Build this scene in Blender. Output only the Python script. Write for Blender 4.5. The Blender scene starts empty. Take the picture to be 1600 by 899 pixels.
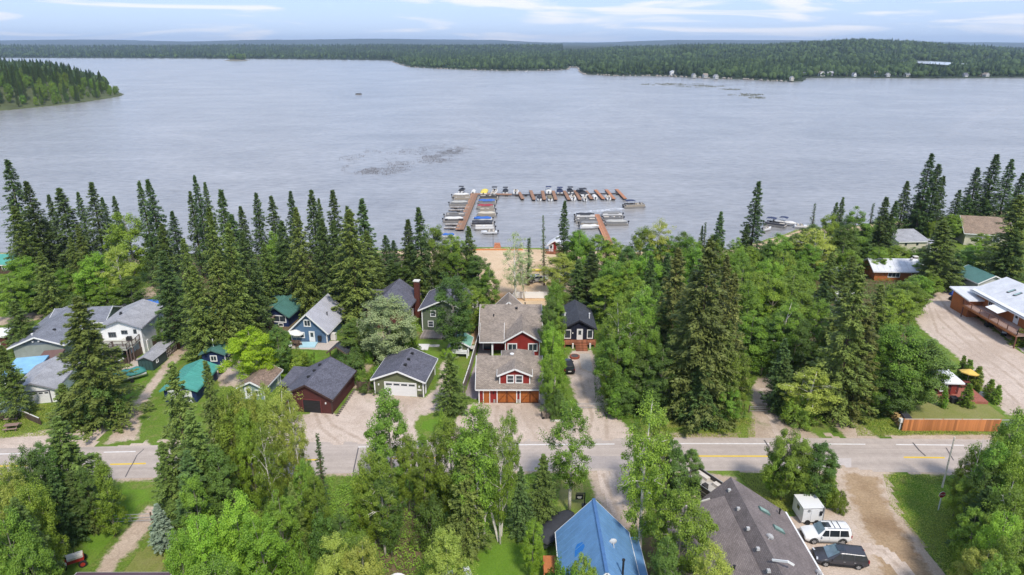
import bpy, math, random
import numpy as np
from mathutils import Vector, Matrix
random.seed(7); RNG = np.random.default_rng(7)
SC = bpy.context.scene; COL = SC.collection
# ---------------------------------------------------------------- camera
F = 1067.0; PITCH = math.radians(19.6); CAMH = 50.0
cam = bpy.data.cameras.new('camera'); camo = bpy.data.objects.new('camera', cam); COL.objects.link(camo)
camo.location = (0, 0, CAMH); camo.rotation_euler = (math.radians(90) - PITCH, 0, 0)
cam.sensor_width = 36; cam.lens = 36 * F / 1600; cam.clip_start = 0.5; cam.clip_end = 60000
SC.camera = camo
# ---------------------------------------------------------------- sky, sun, exposure
SUN_EL = math.radians(52); SUN_AZ = math.radians(160)      # compass style: 0 = +Y (away), clockwise; behind the camera, to the right
world = bpy.data.worlds.new("World"); SC.world = world; world.use_nodes = True
wn = world.node_tree.nodes; wl = world.node_tree.links; wn.clear()
wo = wn.new('ShaderNodeOutputWorld'); bg = wn.new('ShaderNodeBackground'); sky = wn.new('ShaderNodeTexSky')
sky.sky_type = 'NISHITA'; sky.sun_disc = False; sky.sun_elevation = SUN_EL; sky.sun_rotation = SUN_AZ
sky.altitude = 500; sky.air_density = 1.0; sky.dust_density = 1.0; sky.ozone_density = 3.0
bg.inputs['Strength'].default_value = 0.125
tc = wn.new('ShaderNodeTexCoord'); sep = wn.new('ShaderNodeSeparateXYZ'); wl.new(tc.outputs['Generated'], sep.inputs[0])
def wmath(op, a, b=None, c=None):
    n = wn.new('ShaderNodeMath'); n.operation = op
    for i, v in enumerate((a, b, c)):
        if v is None: continue
        if isinstance(v, (int, float)): n.inputs[i].default_value = v
        else: wl.new(v, n.inputs[i])
    return n.outputs[0]
# flat fair-weather clouds, the same all round the sky
cmb = wn.new('ShaderNodeMapping'); wl.new(tc.outputs['Generated'], cmb.inputs[0]); cmb.inputs['Scale'].default_value = (2.4, 2.4, 30.0)
cn = wn.new('ShaderNodeTexNoise'); wl.new(cmb.outputs[0], cn.inputs['Vector']); cn.inputs['Scale'].default_value = 1.9
cn.inputs['Detail'].default_value = 6; cn.inputs['Roughness'].default_value = 0.52; cn.inputs['Distortion'].default_value = .9
cr = wn.new('ShaderNodeValToRGB'); wl.new(cn.outputs['Fac'], cr.inputs[0])
cr.color_ramp.elements[0].position = .515; cr.color_ramp.elements[0].color = (0, 0, 0, 1)
cr.color_ramp.elements[1].position = .64; cr.color_ramp.elements[1].color = (1, 1, 1, 1)
mixc = wn.new('ShaderNodeMixRGB'); wl.new(wmath('MULTIPLY', cr.outputs[0], .8), mixc.inputs[0])
# a pale summer veil over the clear sky, everywhere
veil = wn.new('ShaderNodeMixRGB'); veil.inputs[0].default_value = .8
wl.new(sky.outputs[0], veil.inputs[1]); veil.inputs[2].default_value = (2.15, 2.85, 4.35, 1)
wl.new(veil.outputs[0], mixc.inputs[1]); mixc.inputs[2].default_value = (4.6, 4.5, 4.6, 1)
wl.new(mixc.outputs[0], bg.inputs['Color']); wl.new(bg.outputs[0], wo.inputs[0])
sl = bpy.data.lights.new('sun', 'SUN'); sl.energy = 2.2; sl.angle = math.radians(8); sl.color = (1.0, .93, .82)
so = bpy.data.objects.new('sun', sl); COL.objects.link(so); so.location = (60, -60, 120)
so.rotation_euler = (math.radians(90) - SUN_EL, 0, math.pi - SUN_AZ)   # lamp shines from azimuth SUN_AZ
SC.view_settings.view_transform = 'Standard'; SC.view_settings.look = 'None'; SC.view_settings.exposure = 0.98
SC.view_settings.gamma = 1; SC.view_settings.use_curve_mapping = False
SC.render.engine = 'CYCLES'
try:
    SC.cycles.max_bounces = 6; SC.cycles.transparent_max_bounces = 6; SC.cycles.volume_bounces = 0
except Exception: pass

# ---------------------------------------------------------------- geometry helpers
CP, SP = math.cos(PITCH), math.sin(PITCH)
def W(px, py, z=0.0):
    """a point of the place: photo pixel -> where its sight line meets height z"""
    x = (px - 800) / F; y = -(py - 449.5) / F
    d = (x, CP + y * SP, -SP + y * CP); t = (z - CAMH) / d[2]
    return Vector((d[0] * t, d[1] * t, z))
def tag(o, label=None, cat=None, group=None, kind=None):
    if label: o['label'] = label
    if cat: o['category'] = cat
    if group: o['group'] = group
    if kind: o['kind'] = kind
    return o
def empty(name, loc, rz=0, label=None, cat=None, group=None):
    o = bpy.data.objects.new(name, None); COL.objects.link(o); o.empty_display_size = .5
    o.location = loc; o.rotation_euler = (0, 0, rz); return tag(o, label, cat, group)
def link(name, me, parent=None, mat=None):
    o = bpy.data.objects.new(name, me); COL.objects.link(o)
    if parent: o.parent = parent
    if mat:
        if not me.materials: me.materials.append(mat)
    return o
def npmesh(name, V, Fc, nper, attrs=None, uv=None, smooth=False):
    """fast mesh from arrays, all faces with nper corners"""
    V = np.asarray(V, np.float32).reshape(-1, 3); Fc = np.asarray(Fc, np.int32).reshape(-1, nper)
    me = bpy.data.meshes.new(name); me.vertices.add(len(V)); me.vertices.foreach_set('co', V.ravel())
    me.loops.add(Fc.size); me.loops.foreach_set('vertex_index', Fc.ravel())
    me.polygons.add(len(Fc)); me.polygons.foreach_set('loop_start', np.arange(len(Fc), dtype=np.int32) * nper)
    try: me.polygons.foreach_set('loop_total', np.full(len(Fc), nper, np.int32))
    except Exception: pass
    if attrs:
        for k, v in attrs.items():
            a = me.attributes.new(k, 'FLOAT', 'POINT'); a.data.foreach_set('value', np.asarray(v, np.float32))
    if smooth: me.polygons.foreach_set('use_smooth', np.ones(len(Fc), bool))
    me.update(calc_edges=True); return me
class MB:
    def __init__(s): s.v = []; s.f = []; s.uv = []; s.hasuv = False
    def face(s, pts, uv=None):
        n = len(s.v); s.v += [tuple(p) for p in pts]; s.f.append(tuple(range(n, n + len(pts))))
        s.uv.append(uv or [(0, 0)] * len(pts)); s.hasuv |= uv is not None; return s
    def box(s, cx, cy, cz, w, d, h, rz=0, rx=0, ry=0, top=1.0):
        m = Matrix.Rotation(rz, 3, 'Z') @ Matrix.Rotation(ry, 3, 'Y') @ Matrix.Rotation(rx, 3, 'X')
        P = []
        for z in (-h / 2, h / 2):
            k = 1 if z < 0 else top
            for x, y in ((-1, -1), (1, -1), (1, 1), (-1, 1)):
                P.append(m @ Vector((x * w / 2 * k, y * d / 2 * k, z)) + Vector((cx, cy, cz)))
        n = len(s.v); s.v += [tuple(p) for p in P]
        for q in ((0, 3, 2, 1), (4, 5, 6, 7), (0, 1, 5, 4), (1, 2, 6, 5), (2, 3, 7, 6), (3, 0, 4, 7)):
            s.f.append(tuple(n + i for i in q)); s.uv.append([(0, 0)] * 4)
        return s
    def bar(s, a, b, w, h=None):
        """square bar from a to b"""
        a = Vector(a); b = Vector(b); h = h or w; d = b - a; L = d.length
        if L < 1e-6: return s
        d /= L; up = Vector((0, 0, 1)) if abs(d.z) < .95 else Vector((0, 1, 0))
        x = d.cross(up).normalized(); y = x.cross(d)
        P = [p + x * sx * w / 2 + y * sy * h / 2 for p in (a, b) for sx, sy in ((-1, -1), (1, -1), (1, 1), (-1, 1))]
        n = len(s.v); s.v += [tuple(p) for p in P]
        for q in ((0, 3, 2, 1), (4, 5, 6, 7), (0, 1, 5, 4), (1, 2, 6, 5), (2, 3, 7, 6), (3, 0, 4, 7)):
            s.f.append(tuple(n + i for i in q)); s.uv.append([(0, 0)] * 4)
        return s
    def tube(s, pts, rad, n=8, cap=True):
        rings = []
        pts = [Vector(p) for p in pts]
        if not hasattr(rad, '__len__'): rad = [rad] * len(pts)
        for i, p in enumerate(pts):
            d = (pts[min(i + 1, len(pts) - 1)] - pts[max(i - 1, 0)]).normalized()
            up = Vector((0, 0, 1)) if abs(d.z) < .9 else Vector((1, 0, 0))
            x = d.cross(up).normalized(); y = x.cross(d); b = len(s.v)
            for k in range(n):
                a = 2 * math.pi * k / n; s.v.append(tuple(p + (x * math.cos(a) + y * math.sin(a)) * rad[i]))
            rings.append(b)
        for r0, r1 in zip(rings, rings[1:]):
            for k in range(n):
                s.f.append((r0 + k, r0 + (k + 1) % n, r1 + (k + 1) % n, r1 + k)); s.uv.append([(0, 0)] * 4)
        if cap:
            s.f.append(tuple(rings[0] + k for k in range(n))[::-1]); s.uv.append([(0, 0)] * n)
            s.f.append(tuple(rings[-1] + k for k in range(n))); s.uv.append([(0, 0)] * n)
        return s
    def loft(s, rings, cap=True, close=True):
        n = len(rings[0]); base = len(s.v)
        for r in rings: s.v += [tuple(p) for p in r]
        for i in range(len(rings) - 1):
            for k in range(n if close else n - 1):
                a = base + i * n; b = a + n
                s.f.append((a + k, a + (k + 1) % n, b + (k + 1) % n, b + k)); s.uv.append([(0, 0)] * 4)
        if cap:
            s.f.append(tuple(base + k for k in range(n))[::-1]); s.uv.append([(0, 0)] * n)
            e = base + (len(rings) - 1) * n; s.f.append(tuple(e + k for k in range(n))); s.uv.append([(0, 0)] * n)
        return s
    def prism(s, poly, z0, z1):
        n = len(poly); b = [(x, y, z0) for x, y in poly]; t = [(x, y, z1) for x, y in poly]
        s.face(b[::-1]); s.face(t)
        for i in range(n): s.face([b[i], b[(i + 1) % n], t[(i + 1) % n], t[i]])
        return s
    def slab(s, a, b, c, d, t):
        """a-b eave, d-c ridge; thickness t below; uv in metres"""
        a, b, c, d = map(Vector, (a, b, c, d)); n = (b - a).cross(d - a).normalized() * t
        if n.z < 0: n = -n
        u = (b - a).length; v = (d - a).length; q = [p - n for p in (a, b, c, d)]
        s.face([a, b, c, d], [(0, 0), (u, 0), (u, v), (0, v)]); s.face(q[::-1])
        P = [a, b, c, d]
        for i in range(4): j = (i + 1) % 4; s.face([P[i], q[i], q[j], P[j]])
        return s
    def mesh(s, name, smooth=False):
        me = bpy.data.meshes.new(name); me.from_pydata(s.v, [], s.f)
        if s.hasuv:
            ul = me.uv_layers.new(name='UVMap'); fl = [c for u in s.uv for p in u for c in p]
            ul.data.foreach_set('uv', fl)
        if smooth: me.polygons.foreach_set('use_smooth', [True] * len(me.polygons))
        me.update(); return me
    def build(s, name, mat, parent=None, smooth=False, loc=None, rz=0):
        me = s.mesh(name, smooth); me.materials.append(mat)
        o = bpy.data.objects.new(name, me); COL.objects.link(o)
        if parent: o.parent = parent
        if loc is not None: o.location = loc
        if rz: o.rotation_euler = (0, 0, rz)
        return o
def copy_tree(o, parent=None, mats=None):
    c = o.copy(); COL.objects.link(c); c.parent = parent
    for ch in list(o.children): copy_tree(ch, c)
    return c

# ---------------------------------------------------------------- materials
class NT:
    def __init__(s, name):
        s.m = bpy.data.materials.new(name); s.m.use_nodes = True; s.n = s.m.node_tree.nodes; s.l = s.m.node_tree.links
        s.b = s.n['Principled BSDF']; s.out = s.n['Material Output']
        s.b.inputs['Specular IOR Level'].default_value = .3
    def put(s, sock, v):
        if isinstance(v, (int, float)): sock.default_value = v
        elif isinstance(v, tuple): sock.default_value = v if len(v) == len(sock.default_value) else (*v, 1)
        else: s.l.new(v, sock)
    def node(s, t, **kw):
        n = s.n.new('ShaderNode' + t)
        for k, v in kw.items():
            if k.startswith('_'): setattr(n, k[1:], v)
            else: s.put(n.inputs[k.replace('__', ' ')], v)
        return n
    def math(s, op, a, b=0.0, c=0.0):
        n = s.n.new('ShaderNodeMath'); n.operation = op
        s.put(n.inputs[0], a); s.put(n.inputs[1], b); s.put(n.inputs[2], c); return n.outputs[0]
    def mix(s, f, a, b, mode='MIX'):
        n = s.n.new('ShaderNodeMixRGB'); n.blend_type = mode; s.put(n.inputs[0], f); s.put(n.inputs[1], a); s.put(n.inputs[2], b); return n.outputs[0]
    def noise(s, vec, sc, det=4, rough=.55, dist=0):
        n = s.node('TexNoise', Scale=float(sc), Detail=float(det), Roughness=rough, Distortion=float(dist))
        if vec is not None: s.l.new(vec, n.inputs['Vector'])
        return n.outputs['Fac']
    def ramp(s, f, stops):
        n = s.n.new('ShaderNodeValToRGB'); s.l.new(f, n.inputs[0]); e = n.color_ramp.elements
        while len(e) < len(stops): e.new(.5)
        for k, (p, c) in zip(e, stops): k.position = p; k.color = (c, c, c, 1) if isinstance(c, (int, float)) else (*c, 1)
        return n.outputs[0]
    def coord(s, k='Object'): return s.n.new('ShaderNodeTexCoord').outputs[k]
    def pos(s): return s.n.new('ShaderNodeNewGeometry').outputs['Position']
    def attr(s, name): n = s.n.new('ShaderNodeAttribute'); n.attribute_name = name; return n.outputs['Fac']
    def bump(s, h, st=.3, dist=.05):
        n = s.node('Bump', Strength=st, Distance=dist, Height=h); s.l.new(n.outputs[0], s.b.inputs['Normal'])
    def col(s, c): s.put(s.b.inputs['Base Color'], c)
def sc3(c, k): return tuple(x * k for x in c)
def M(name, c, rough=.6, var=.18, scale=2.5, bump=.15, metal=0.0, spec=.3, streak=False, ov=0.0):
    t = NT(name); co = t.coord(); t.b.inputs['Roughness'].default_value = rough; t.b.inputs['Metallic'].default_value = metal
    t.b.inputs['Specular IOR Level'].default_value = spec
    if streak:
        mp = t.node('Mapping', Scale=(1.0, 1.0, .12)); t.l.new(co, mp.inputs[0]); co2 = mp.outputs[0]
    else: co2 = co
    n = t.noise(co2, scale, 6, .65); f = t.ramp(n, [(.25, 0.), (.75, 1.)])
    cc = t.mix(f, sc3(c, 1 - var), sc3(c, 1 + var))
    if ov: oi = t.n.new('ShaderNodeObjectInfo'); cc = t.mix(1.0, cc, t.ramp(oi.outputs['Random'], [(0, 1 - ov), (1, 1 + ov)]), 'MULTIPLY')
    t.col(cc)
    if bump: t.bump(t.noise(co, scale * 9, 3), bump, .02)
    return t.m
def m_shingle(name, c, var=.22, w=.33, h=.16):
    t = NT(name); uv = t.coord('UV'); t.b.inputs['Roughness'].default_value = .85
    b = t.node('TexBrick', Color1=(*sc3(c, 1 - var), 1), Color2=(*sc3(c, 1 + var), 1), Mortar=(*sc3(c, .45), 1), Scale=1.0, Mortar__Size=.012, Bias=0.0, Brick__Width=w, Row__Height=h)
    t.l.new(uv, b.inputs['Vector'])
    n = t.noise(uv, .5, 5, .6); n2 = t.noise(uv, 7, 3)
    c1 = t.mix(.8, b.outputs['Color'], t.ramp(n, [(.3, .72), (.7, 1.25)]), 'MULTIPLY')
    t.col(t.mix(.5, c1, t.ramp(n2, [(.3, .75), (.7, 1.25)]), 'MULTIPLY'))
    t.bump(b.outputs['Fac'], -.5 if False else .5, .02); return t.m
def m_metalroof(name, c, rough=.42, pitch=.3):
    t = NT(name); uv = t.coord('UV'); t.b.inputs['Roughness'].default_value = rough; t.b.inputs['Specular IOR Level'].default_value = .45
    sx = t.node('SeparateXYZ'); t.l.new(uv, sx.inputs[0])
    fr = t.math('FRACT', t.math('DIVIDE', sx.outputs[0], pitch)); rib = t.math('LESS_THAN', fr, .14)
    n = t.noise(uv, .6, 5, .6); n2 = t.noise(uv, 6, 4)
    cc = t.mix(.9, (*c, 1), t.ramp(n, [(.3, .82), (.7, 1.14)]), 'MULTIPLY'); cc = t.mix(.6, cc, t.ramp(n2, [(.3, .9), (.7, 1.08)]), 'MULTIPLY')
    t.col(t.mix(t.math('MULTIPLY', rib, .10), cc, (*sc3(c, .6), 1))); t.bump(rib, .35, .02); return t.m
def m_siding(name, c, pitch=.22, vertical=False, var=.12):
    t = NT(name); co = t.coord(); t.b.inputs['Roughness'].default_value = .7
    sx = t.node('SeparateXYZ'); t.l.new(co, sx.inputs[0])
    k = t.math('ADD', sx.outputs[0], sx.outputs[1]) if vertical else sx.outputs[2]
    fr = t.math('FRACT', t.math('DIVIDE', k, pitch)); line = t.math('LESS_THAN', fr, .1)
    n = t.noise(co, 1.1, 5, .6)
    cc = t.mix(1.0, (*c, 1), t.ramp(n, [(.3, 1 - var), (.7, 1 + var)]), 'MULTIPLY')
    t.col(t.mix(t.math('MULTIPLY', line, .3), cc, (*sc3(c, .5), 1))); t.bump(fr, .35, .02); return t.m
def m_planks(name, c, pitch=.16, axis=0, var=.25, rough=.75):
    t = NT(name); co = t.coord(); t.b.inputs['Roughness'].default_value = rough
    sx = t.node('SeparateXYZ'); t.l.new(co, sx.inputs[0]); k = t.math('DIVIDE', sx.outputs[axis], pitch)
    fr = t.math('FRACT', k); line = t.math('LESS_THAN', fr, .08); fl = t.math('FLOOR', k)
    wn_ = t.node('TexWhiteNoise', _noise_dimensions='1D', W=fl)
    n = t.noise(co, 1.7, 6, .65)
    cc = t.mix(1.0, (*c, 1), t.ramp(wn_.outputs['Value'], [(0, 1 - var), (1, 1 + var)]), 'MULTIPLY')
    cc = t.mix(.8, cc, t.ramp(n, [(.3, .75), (.7, 1.2)]), 'MULTIPLY')
    t.col(t.mix(t.math('MULTIPLY', line, .6), cc, (*sc3(c, .3), 1))); t.bump(line, -.4, .02); return t.m
def m_glass(name='window_glass', c=(.03, .04, .05)):
    t = NT(name); t.b.inputs['Roughness'].default_value = .06; t.b.inputs['Specular IOR Level'].default_value = .8
    n = t.noise(t.coord(), 1.5, 2); t.col(t.mix(n, sc3(c, .5), sc3(c, 1.8))); return t.m
def m_leaf(name, dark, light, trans=.25, hv=.04, gloss=.35):
    t = NT(name); a = t.attr('tint'); oi = t.n.new('ShaderNodeObjectInfo')
    n = t.noise(t.coord(), .35, 3)
    f = t.math('ADD', t.math('MULTIPLY', a, .75), t.math('MULTIPLY', n, .35))
    c = t.mix(t.ramp(f, [(.1, 0.), (.9, 1.)]), (*dark, 1), (*light, 1))
    h = t.node('HueSaturation', Color=c, Hue=t.math('ADD', .510 - hv, t.math('MULTIPLY', oi.outputs['Random'], hv)),
               Value=t.math('ADD', .8, t.math('MULTIPLY', t.math('FRACT', t.math('MULTIPLY', oi.outputs['Random'], 7.3)), .42)), Saturation=1.0)
    c = h.outputs[0]; t.col(c); t.b.inputs['Roughness'].default_value = .55; t.b.inputs['Specular IOR Level'].default_value = gloss
    tr = t.node('BsdfTranslucent'); t.l.new(t.mix(1.0, c, (1.25, 1.35, .7, 1), 'MULTIPLY'), tr.inputs[0])
    mx = t.node('MixShader', Fac=trans); t.l.new(t.b.outputs[0], mx.inputs[1]); t.l.new(tr.outputs[0], mx.inputs[2]); t.l.new(mx.outputs[0], t.out.inputs[0])
    return t.m
def grass_col(t):
    p = t.pos(); a = t.noise(p, .045, 4, .6); b = t.noise(p, .6, 5, .65); d = t.noise(p, 5, 4, .7)
    c = t.mix(t.ramp(a, [(.38, 0.), (.62, 1.)]), (.085, .150, .018, 1), (.135, .200, .030, 1))
    c = t.mix(t.ramp(b, [(.5, 0.), (.78, 1.)]), c, (.20, .185, .07, 1))
    return t.mix(1.0, c, t.ramp(d, [(.25, .5), (.75, 1.5)]), 'MULTIPLY'), d
def m_ground(name, colfn, soft=.6, bump=.4, under=None):
    """sheet of earth whose ragged rim gives way to the grass around it (edge = metres inside its outline)"""
    t = NT(name); g = under(t) if under else grass_col(t)[0]; t.b.inputs['Roughness'].default_value = .95; t.b.inputs['Specular IOR Level'].default_value = .15
    c = colfn(t); e = t.attr('edge'); p = t.pos()
    k = t.math('ADD', e, t.math('MULTIPLY', t.math('SUBTRACT', t.noise(p, .9, 5, .7), .5), soft * 4))
    f = t.ramp(t.math('ADD', t.math('MULTIPLY', k, .5 / soft), .5), [(.3, 0.), (.7, 1.)])
    t.col(t.mix(f, g, c)); t.bump(t.noise(p, 6, 4), bump, .06); return t.m
def mc(a, b, s1=.35, s2=6., cc=None, k=.6, weeds=0.):
    def fn(t):
        p = t.pos(); n = t.noise(p, s1, 6, .62, .5); n2 = t.noise(p, s2, 4, .75); n3 = t.noise(p, .09, 4, .6)
        c = t.mix(t.ramp(n, [(.3, 0.), (.7, 1.)]), (*a, 1), (*b, 1))
        if cc: c = t.mix(t.math('MULTIPLY', t.ramp(n3, [(.48, 0.), (.62, 1.)]), k), c, (*cc, 1))
        if weeds: c = t.mix(t.math('MULTIPLY', t.ramp(t.noise(p, .33, 7, .72, .8), [(.60, 0.), (.70, 1.)]), weeds), c, (.14, .17, .055, 1)); c = t.mix(t.math('MULTIPLY', t.ramp(t.noise(p, .16, 3, .5, 2.5), [(.47, 0.), (.5, 1.), (.53, 0.)]), .35), c, (*sc3(a, .72), 1))
        return t.mix(1.0, c, t.ramp(n2, [(.25, .68), (.75, 1.28)]), 'MULTIPLY')
    return fn
# ---------------------------------------------------------------- sheets of ground
def pip(P, poly):
    x, y = P[:, 0], P[:, 1]; ins = np.zeros(len(P), bool); n = len(poly)
    for i in range(n):
        x1, y1 = poly[i]; x2, y2 = poly[(i + 1) % n]
        c = ((y1 > y) != (y2 > y)) & (x < (x2 - x1) * (y - y1) / (y2 - y1 + 1e-12) + x1); ins ^= c
    return ins
def pdist(P, poly, closed=True):
    d = np.full(len(P), 1e9); n = len(poly)
    for i in range(n if closed else n - 1):
        a = np.array(poly[i]); b = np.array(poly[(i + 1) % n]); ab = b - a; t = np.clip(((P - a) @ ab) / (ab @ ab + 1e-9), 0, 1)
        d = np.minimum(d, np.linalg.norm(P - (a + t[:, None] * ab), axis=1))
    return d
ZL = [0]
def sheet(name, poly, mat, z, cell=.7, margin=.9, label=None):
    ZL[0] += 1; z = z + ZL[0] * .00017
    poly = [(p[0], p[1]) for p in poly]; A = np.array(poly); lo = A.min(0) - margin - cell; hi = A.max(0) + margin + cell
    nx = int((hi[0] - lo[0]) / cell) + 2; ny = int((hi[1] - lo[1]) / cell) + 2
    X, Y = np.meshgrid(lo[0] + np.arange(nx) * cell, lo[1] + np.arange(ny) * cell, indexing='ij')
    P = np.stack([X.ravel(), Y.ravel()], 1); s = pdist(P, poly); s = np.where(pip(P, poly), s, -s)
    idx = np.arange(nx * ny).reshape(nx, ny); q = np.stack([idx[:-1, :-1], idx[1:, :-1], idx[1:, 1:], idx[:-1, 1:]], -1).reshape(-1, 4)
    q = q[(s[q] > -margin).any(1)]; used = np.unique(q); rm = np.full(nx * ny, -1); rm[used] = np.arange(len(used))
    V = np.column_stack([P[used], np.full(len(used), z)])
    o = link(name, npmesh(name, V, rm[q], 4, {'edge': np.clip(s[used], -3, 3)}), None, mat); tag(o, kind='structure'); return o
def px(*pts): return [tuple(W(a, b)[:2]) for a, b in pts]
def strip(pts, w):
    """polyline (world xy) with width(s) -> polygon"""
    pts = [Vector(p[:2]) for p in pts]; L = []; R = []
    if not hasattr(w, '__len__'): w = [w] * len(pts)
    for i, p in enumerate(pts):
        d = (pts[min(i + 1, len(pts) - 1)] - pts[max(i - 1, 0)]).normalized(); n = Vector((-d.y, d.x))
        L.append(tuple(p + n * w[i] / 2)); R.append(tuple(p - n * w[i] / 2))
    return L + R[::-1]
# ---------------------------------------------------------------- palette
white = M('white_paint', (.72, .72, .72), .5, .06); offw = M('off_white', (.6, .58, .54), .6, .1); black = M('black_paint', (.02, .02, .022), .5, .3)
wood_red = m_planks('red_brown_deck', (.30, .115, .06), .3, 0); wood_grey = m_planks('weathered_deck', (.26, .22, .19), .3, 0)
wood_orange = M('orange_cedar', (.42, .16, .055), .65, .25, 3, streak=True, ov=.3); wood_dark = M('dark_wood', (.10, .07, .05), .75, .25, 3, streak=True, ov=.25)
bark = M('conifer_bark', (.13, .09, .065), .9, .3, 4, .5, streak=True)
def m_birch():
    t = NT('birch_bark'); co = t.coord(); mp = t.node('Mapping', Scale=(1.5, 1.5, 6.)); t.l.new(co, mp.inputs[0])
    n = t.noise(mp.outputs[0], .8, 4, .7); t.col(t.mix(t.ramp(n, [(.56, 0.), (.64, 1.)]), (.62, .57, .50, 1), (.06, .05, .045, 1)))
    t.b.inputs['Roughness'].default_value = .7; return t.m
birch = m_birch(); deadwood = M('bleached_dead_wood', (.5, .46, .42), .8, .2, 5, .3, streak=True); greybark = M('grey_green_bark', (.22, .20, .16), .85, .3, 4, .4, streak=True)
glass = m_glass(); carglass = m_glass('car_glass', (.02, .025, .03)); rubber = M('tyre_rubber', (.02, .02, .02), .8, .2); alu = M('brushed_metal', (.45, .46, .47), .4, .12, metal=.6)
concrete = M('concrete', (.42, .39, .36), .85, .14, 1.2, .3)
gravel = m_ground('gravel_earth', mc((.40, .31, .235), (.50, .405, .325), .4, 5, (.31, .235, .165), weeds=.7))
gcol = mc((.40, .31, .235), (.50, .405, .325), .4, 5, (.31, .235, .165))
gravel_pale = m_ground('pale_gravel', mc((.45, .36, .295), (.54, .45, .38), .4, 5, (.36, .28, .22), weeds=.5))
dirt_wet = m_ground('brown_dirt', mc((.29, .20, .12), (.37, .27, .17), .3, 4, (.19, .12, .07)), .8, under=gcol)
sand = m_ground('beach_sand', mc((.50, .365, .235), (.58, .445, .305), .25, 4, (.42, .29, .18)), .8)
lawnm = m_ground('mown_lawn', mc((.095, .185, .016), (.125, .22, .024), .5, 5, (.17, .19, .045)), .7)
weedy = m_ground('dry_grass', mc((.17, .19, .045), (.24, .22, .09), .4, 5, (.13, .18, .03)), .9)
litter = m_ground('needle_litter', mc((.12, .085, .05), (.18, .13, .08), .5, 5, (.06, .08, .02)), .9)
def m_road():
    t = NT('worn_asphalt'); p = t.pos(); n = t.noise(p, .12, 5, .6); n2 = t.noise(p, 9, 3, .7); n3 = t.noise(p, 1.2, 5, .7)
    mp = t.node('Mapping', Scale=(.02, .9, 1.)); t.l.new(p, mp.inputs[0]); tr = t.noise(mp.outputs[0], 1.0, 3, .6)
    c = t.mix(t.ramp(n, [(.3, 0.), (.7, 1.)]), (.37, .315, .275, 1), (.435, .37, .325, 1)); c = t.mix(.6, c, t.ramp(tr, [(.35, .82), (.65, 1.12)]), 'MULTIPLY')
    c = t.mix(.7, c, t.ramp(n3, [(.3, .86), (.7, 1.1)]), 'MULTIPLY'); t.col(t.mix(.8, c, t.ramp(n2, [(.25, .82), (.75, 1.15)]), 'MULTIPLY'))
    t.b.inputs['Roughness'].default_value = .9; t.bump(n2, .2, .02); return t.m
road_m = m_road()
def m_land():
    t = NT('grass_and_moss'); g, d = grass_col(t); t.col(g); t.b.inputs['Roughness'].default_value = .95; t.b.inputs['Specular IOR Level'].default_value = .1
    t.bump(d, .6, .1); return t.m
land_m = m_land()
def m_water():
    t = NT('lake_water'); p = t.pos()
    mp = t.node('Mapping', Scale=(.55, 1.0, 1.)); t.l.new(p, mp.inputs[0]); v = mp.outputs[0]
    big = t.noise(p, .009, 6, .65, 1.5); med = t.noise(v, .05, 4, .6)
    w1 = t.noise(v, .42, 4, .6); w2 = t.noise(v, 1.6, 3, .6); st = t.node('Mapping', Scale=(.16, .8, 1.)); t.l.new(p, st.inputs[0]); w3 = t.noise(st.outputs[0], .06, 5, .6, .6)
    c = t.mix(t.ramp(big, [(.35, 0.), (.65, 1.)]), (.215, .212, .215, 1), (.285, .280, .280, 1))
    c = t.mix(.7, c, t.ramp(w3, [(.35, .90), (.65, 1.09)]), 'MULTIPLY'); c = t.mix(.75, c, t.ramp(w1, [(.3, .76), (.7, 1.24)]), 'MULTIPLY')
    t.col(c); t.b.inputs['Roughness'].default_value = .22; t.b.inputs['IOR'].default_value = 1.33; t.b.inputs['Specular IOR Level'].default_value = .5
    h = t.math('ADD', t.math('MULTIPLY', w1, 1.0), t.math('ADD', t.math('MULTIPLY', w2, .3), t.math('MULTIPLY', med, 1.2)))
    t.bump(h, 1.0, .28); return t.m
water_m = m_water()
WZ = -.45
# ---------------------------------------------------------------- lake and land
def plane(name, x0, y0, x1, y1, z, mat):
    o = MB().face([(x0, y0, z), (x1, y0, z), (x1, y1, z), (x0, y1, z)]).build(name, mat); return tag(o, kind='structure')
SHORE = [(-900, 440), (-400, 405), (0, 396), (120, 398), (300, 404), (500, 398), (620, 396), (700, 391), (770, 388), (860, 391), (940, 394), (1040, 394), (1150, 390), (1195, 377), (1250, 360), (1350, 352), (1450, 342), (1600, 326), (1900, 300), (2600, 260)]
shore = [W(a, b) for a, b in SHORE]
def dense(pl, step, jit):
    out = []
    for a, b in zip(pl, pl[1:]):
        n = max(1, int((b - a).length / step))
        for i in range(n): out.append(a.lerp(b, i / n) + Vector((random.uniform(-jit, jit), random.uniform(-jit, jit), 0)))
    return out + [pl[-1]]
sh = dense(shore, 2.0, .35)
mb = MB(); lo = [Vector((p.x, p.y, 0)) for p in sh]; out = [Vector((p.x, p.y + 4, WZ - .5)) for p in sh]
mb2 = MB()
for i in range(len(lo) - 1):
    mb2.face([lo[i], lo[i + 1], out[i + 1], out[i]])
    mb.face([(lo[i].x, -400, 0), (lo[i + 1].x, -400, 0), lo[i + 1], lo[i]])
mb.face([(-1600, -400, 0), (lo[0].x, -400, 0), lo[0], (-1600, lo[0].y - 20, 0)]); mb.face([(lo[-1].x, -400, 0), (2500, -400, 0), (2500, lo[-1].y + 40, 0), lo[-1]])
tag(mb.build('ground', land_m), kind='structure')
bk = mb2.build('lake_bank', sand); tag(bk, kind='structure'); a_ = bk.data.attributes.new('edge', 'FLOAT', 'POINT'); a_.data.foreach_set('value', [3.] * len(bk.data.vertices))
plane('lake', -16000, -60, 16000, 14000, WZ, water_m)
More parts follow.
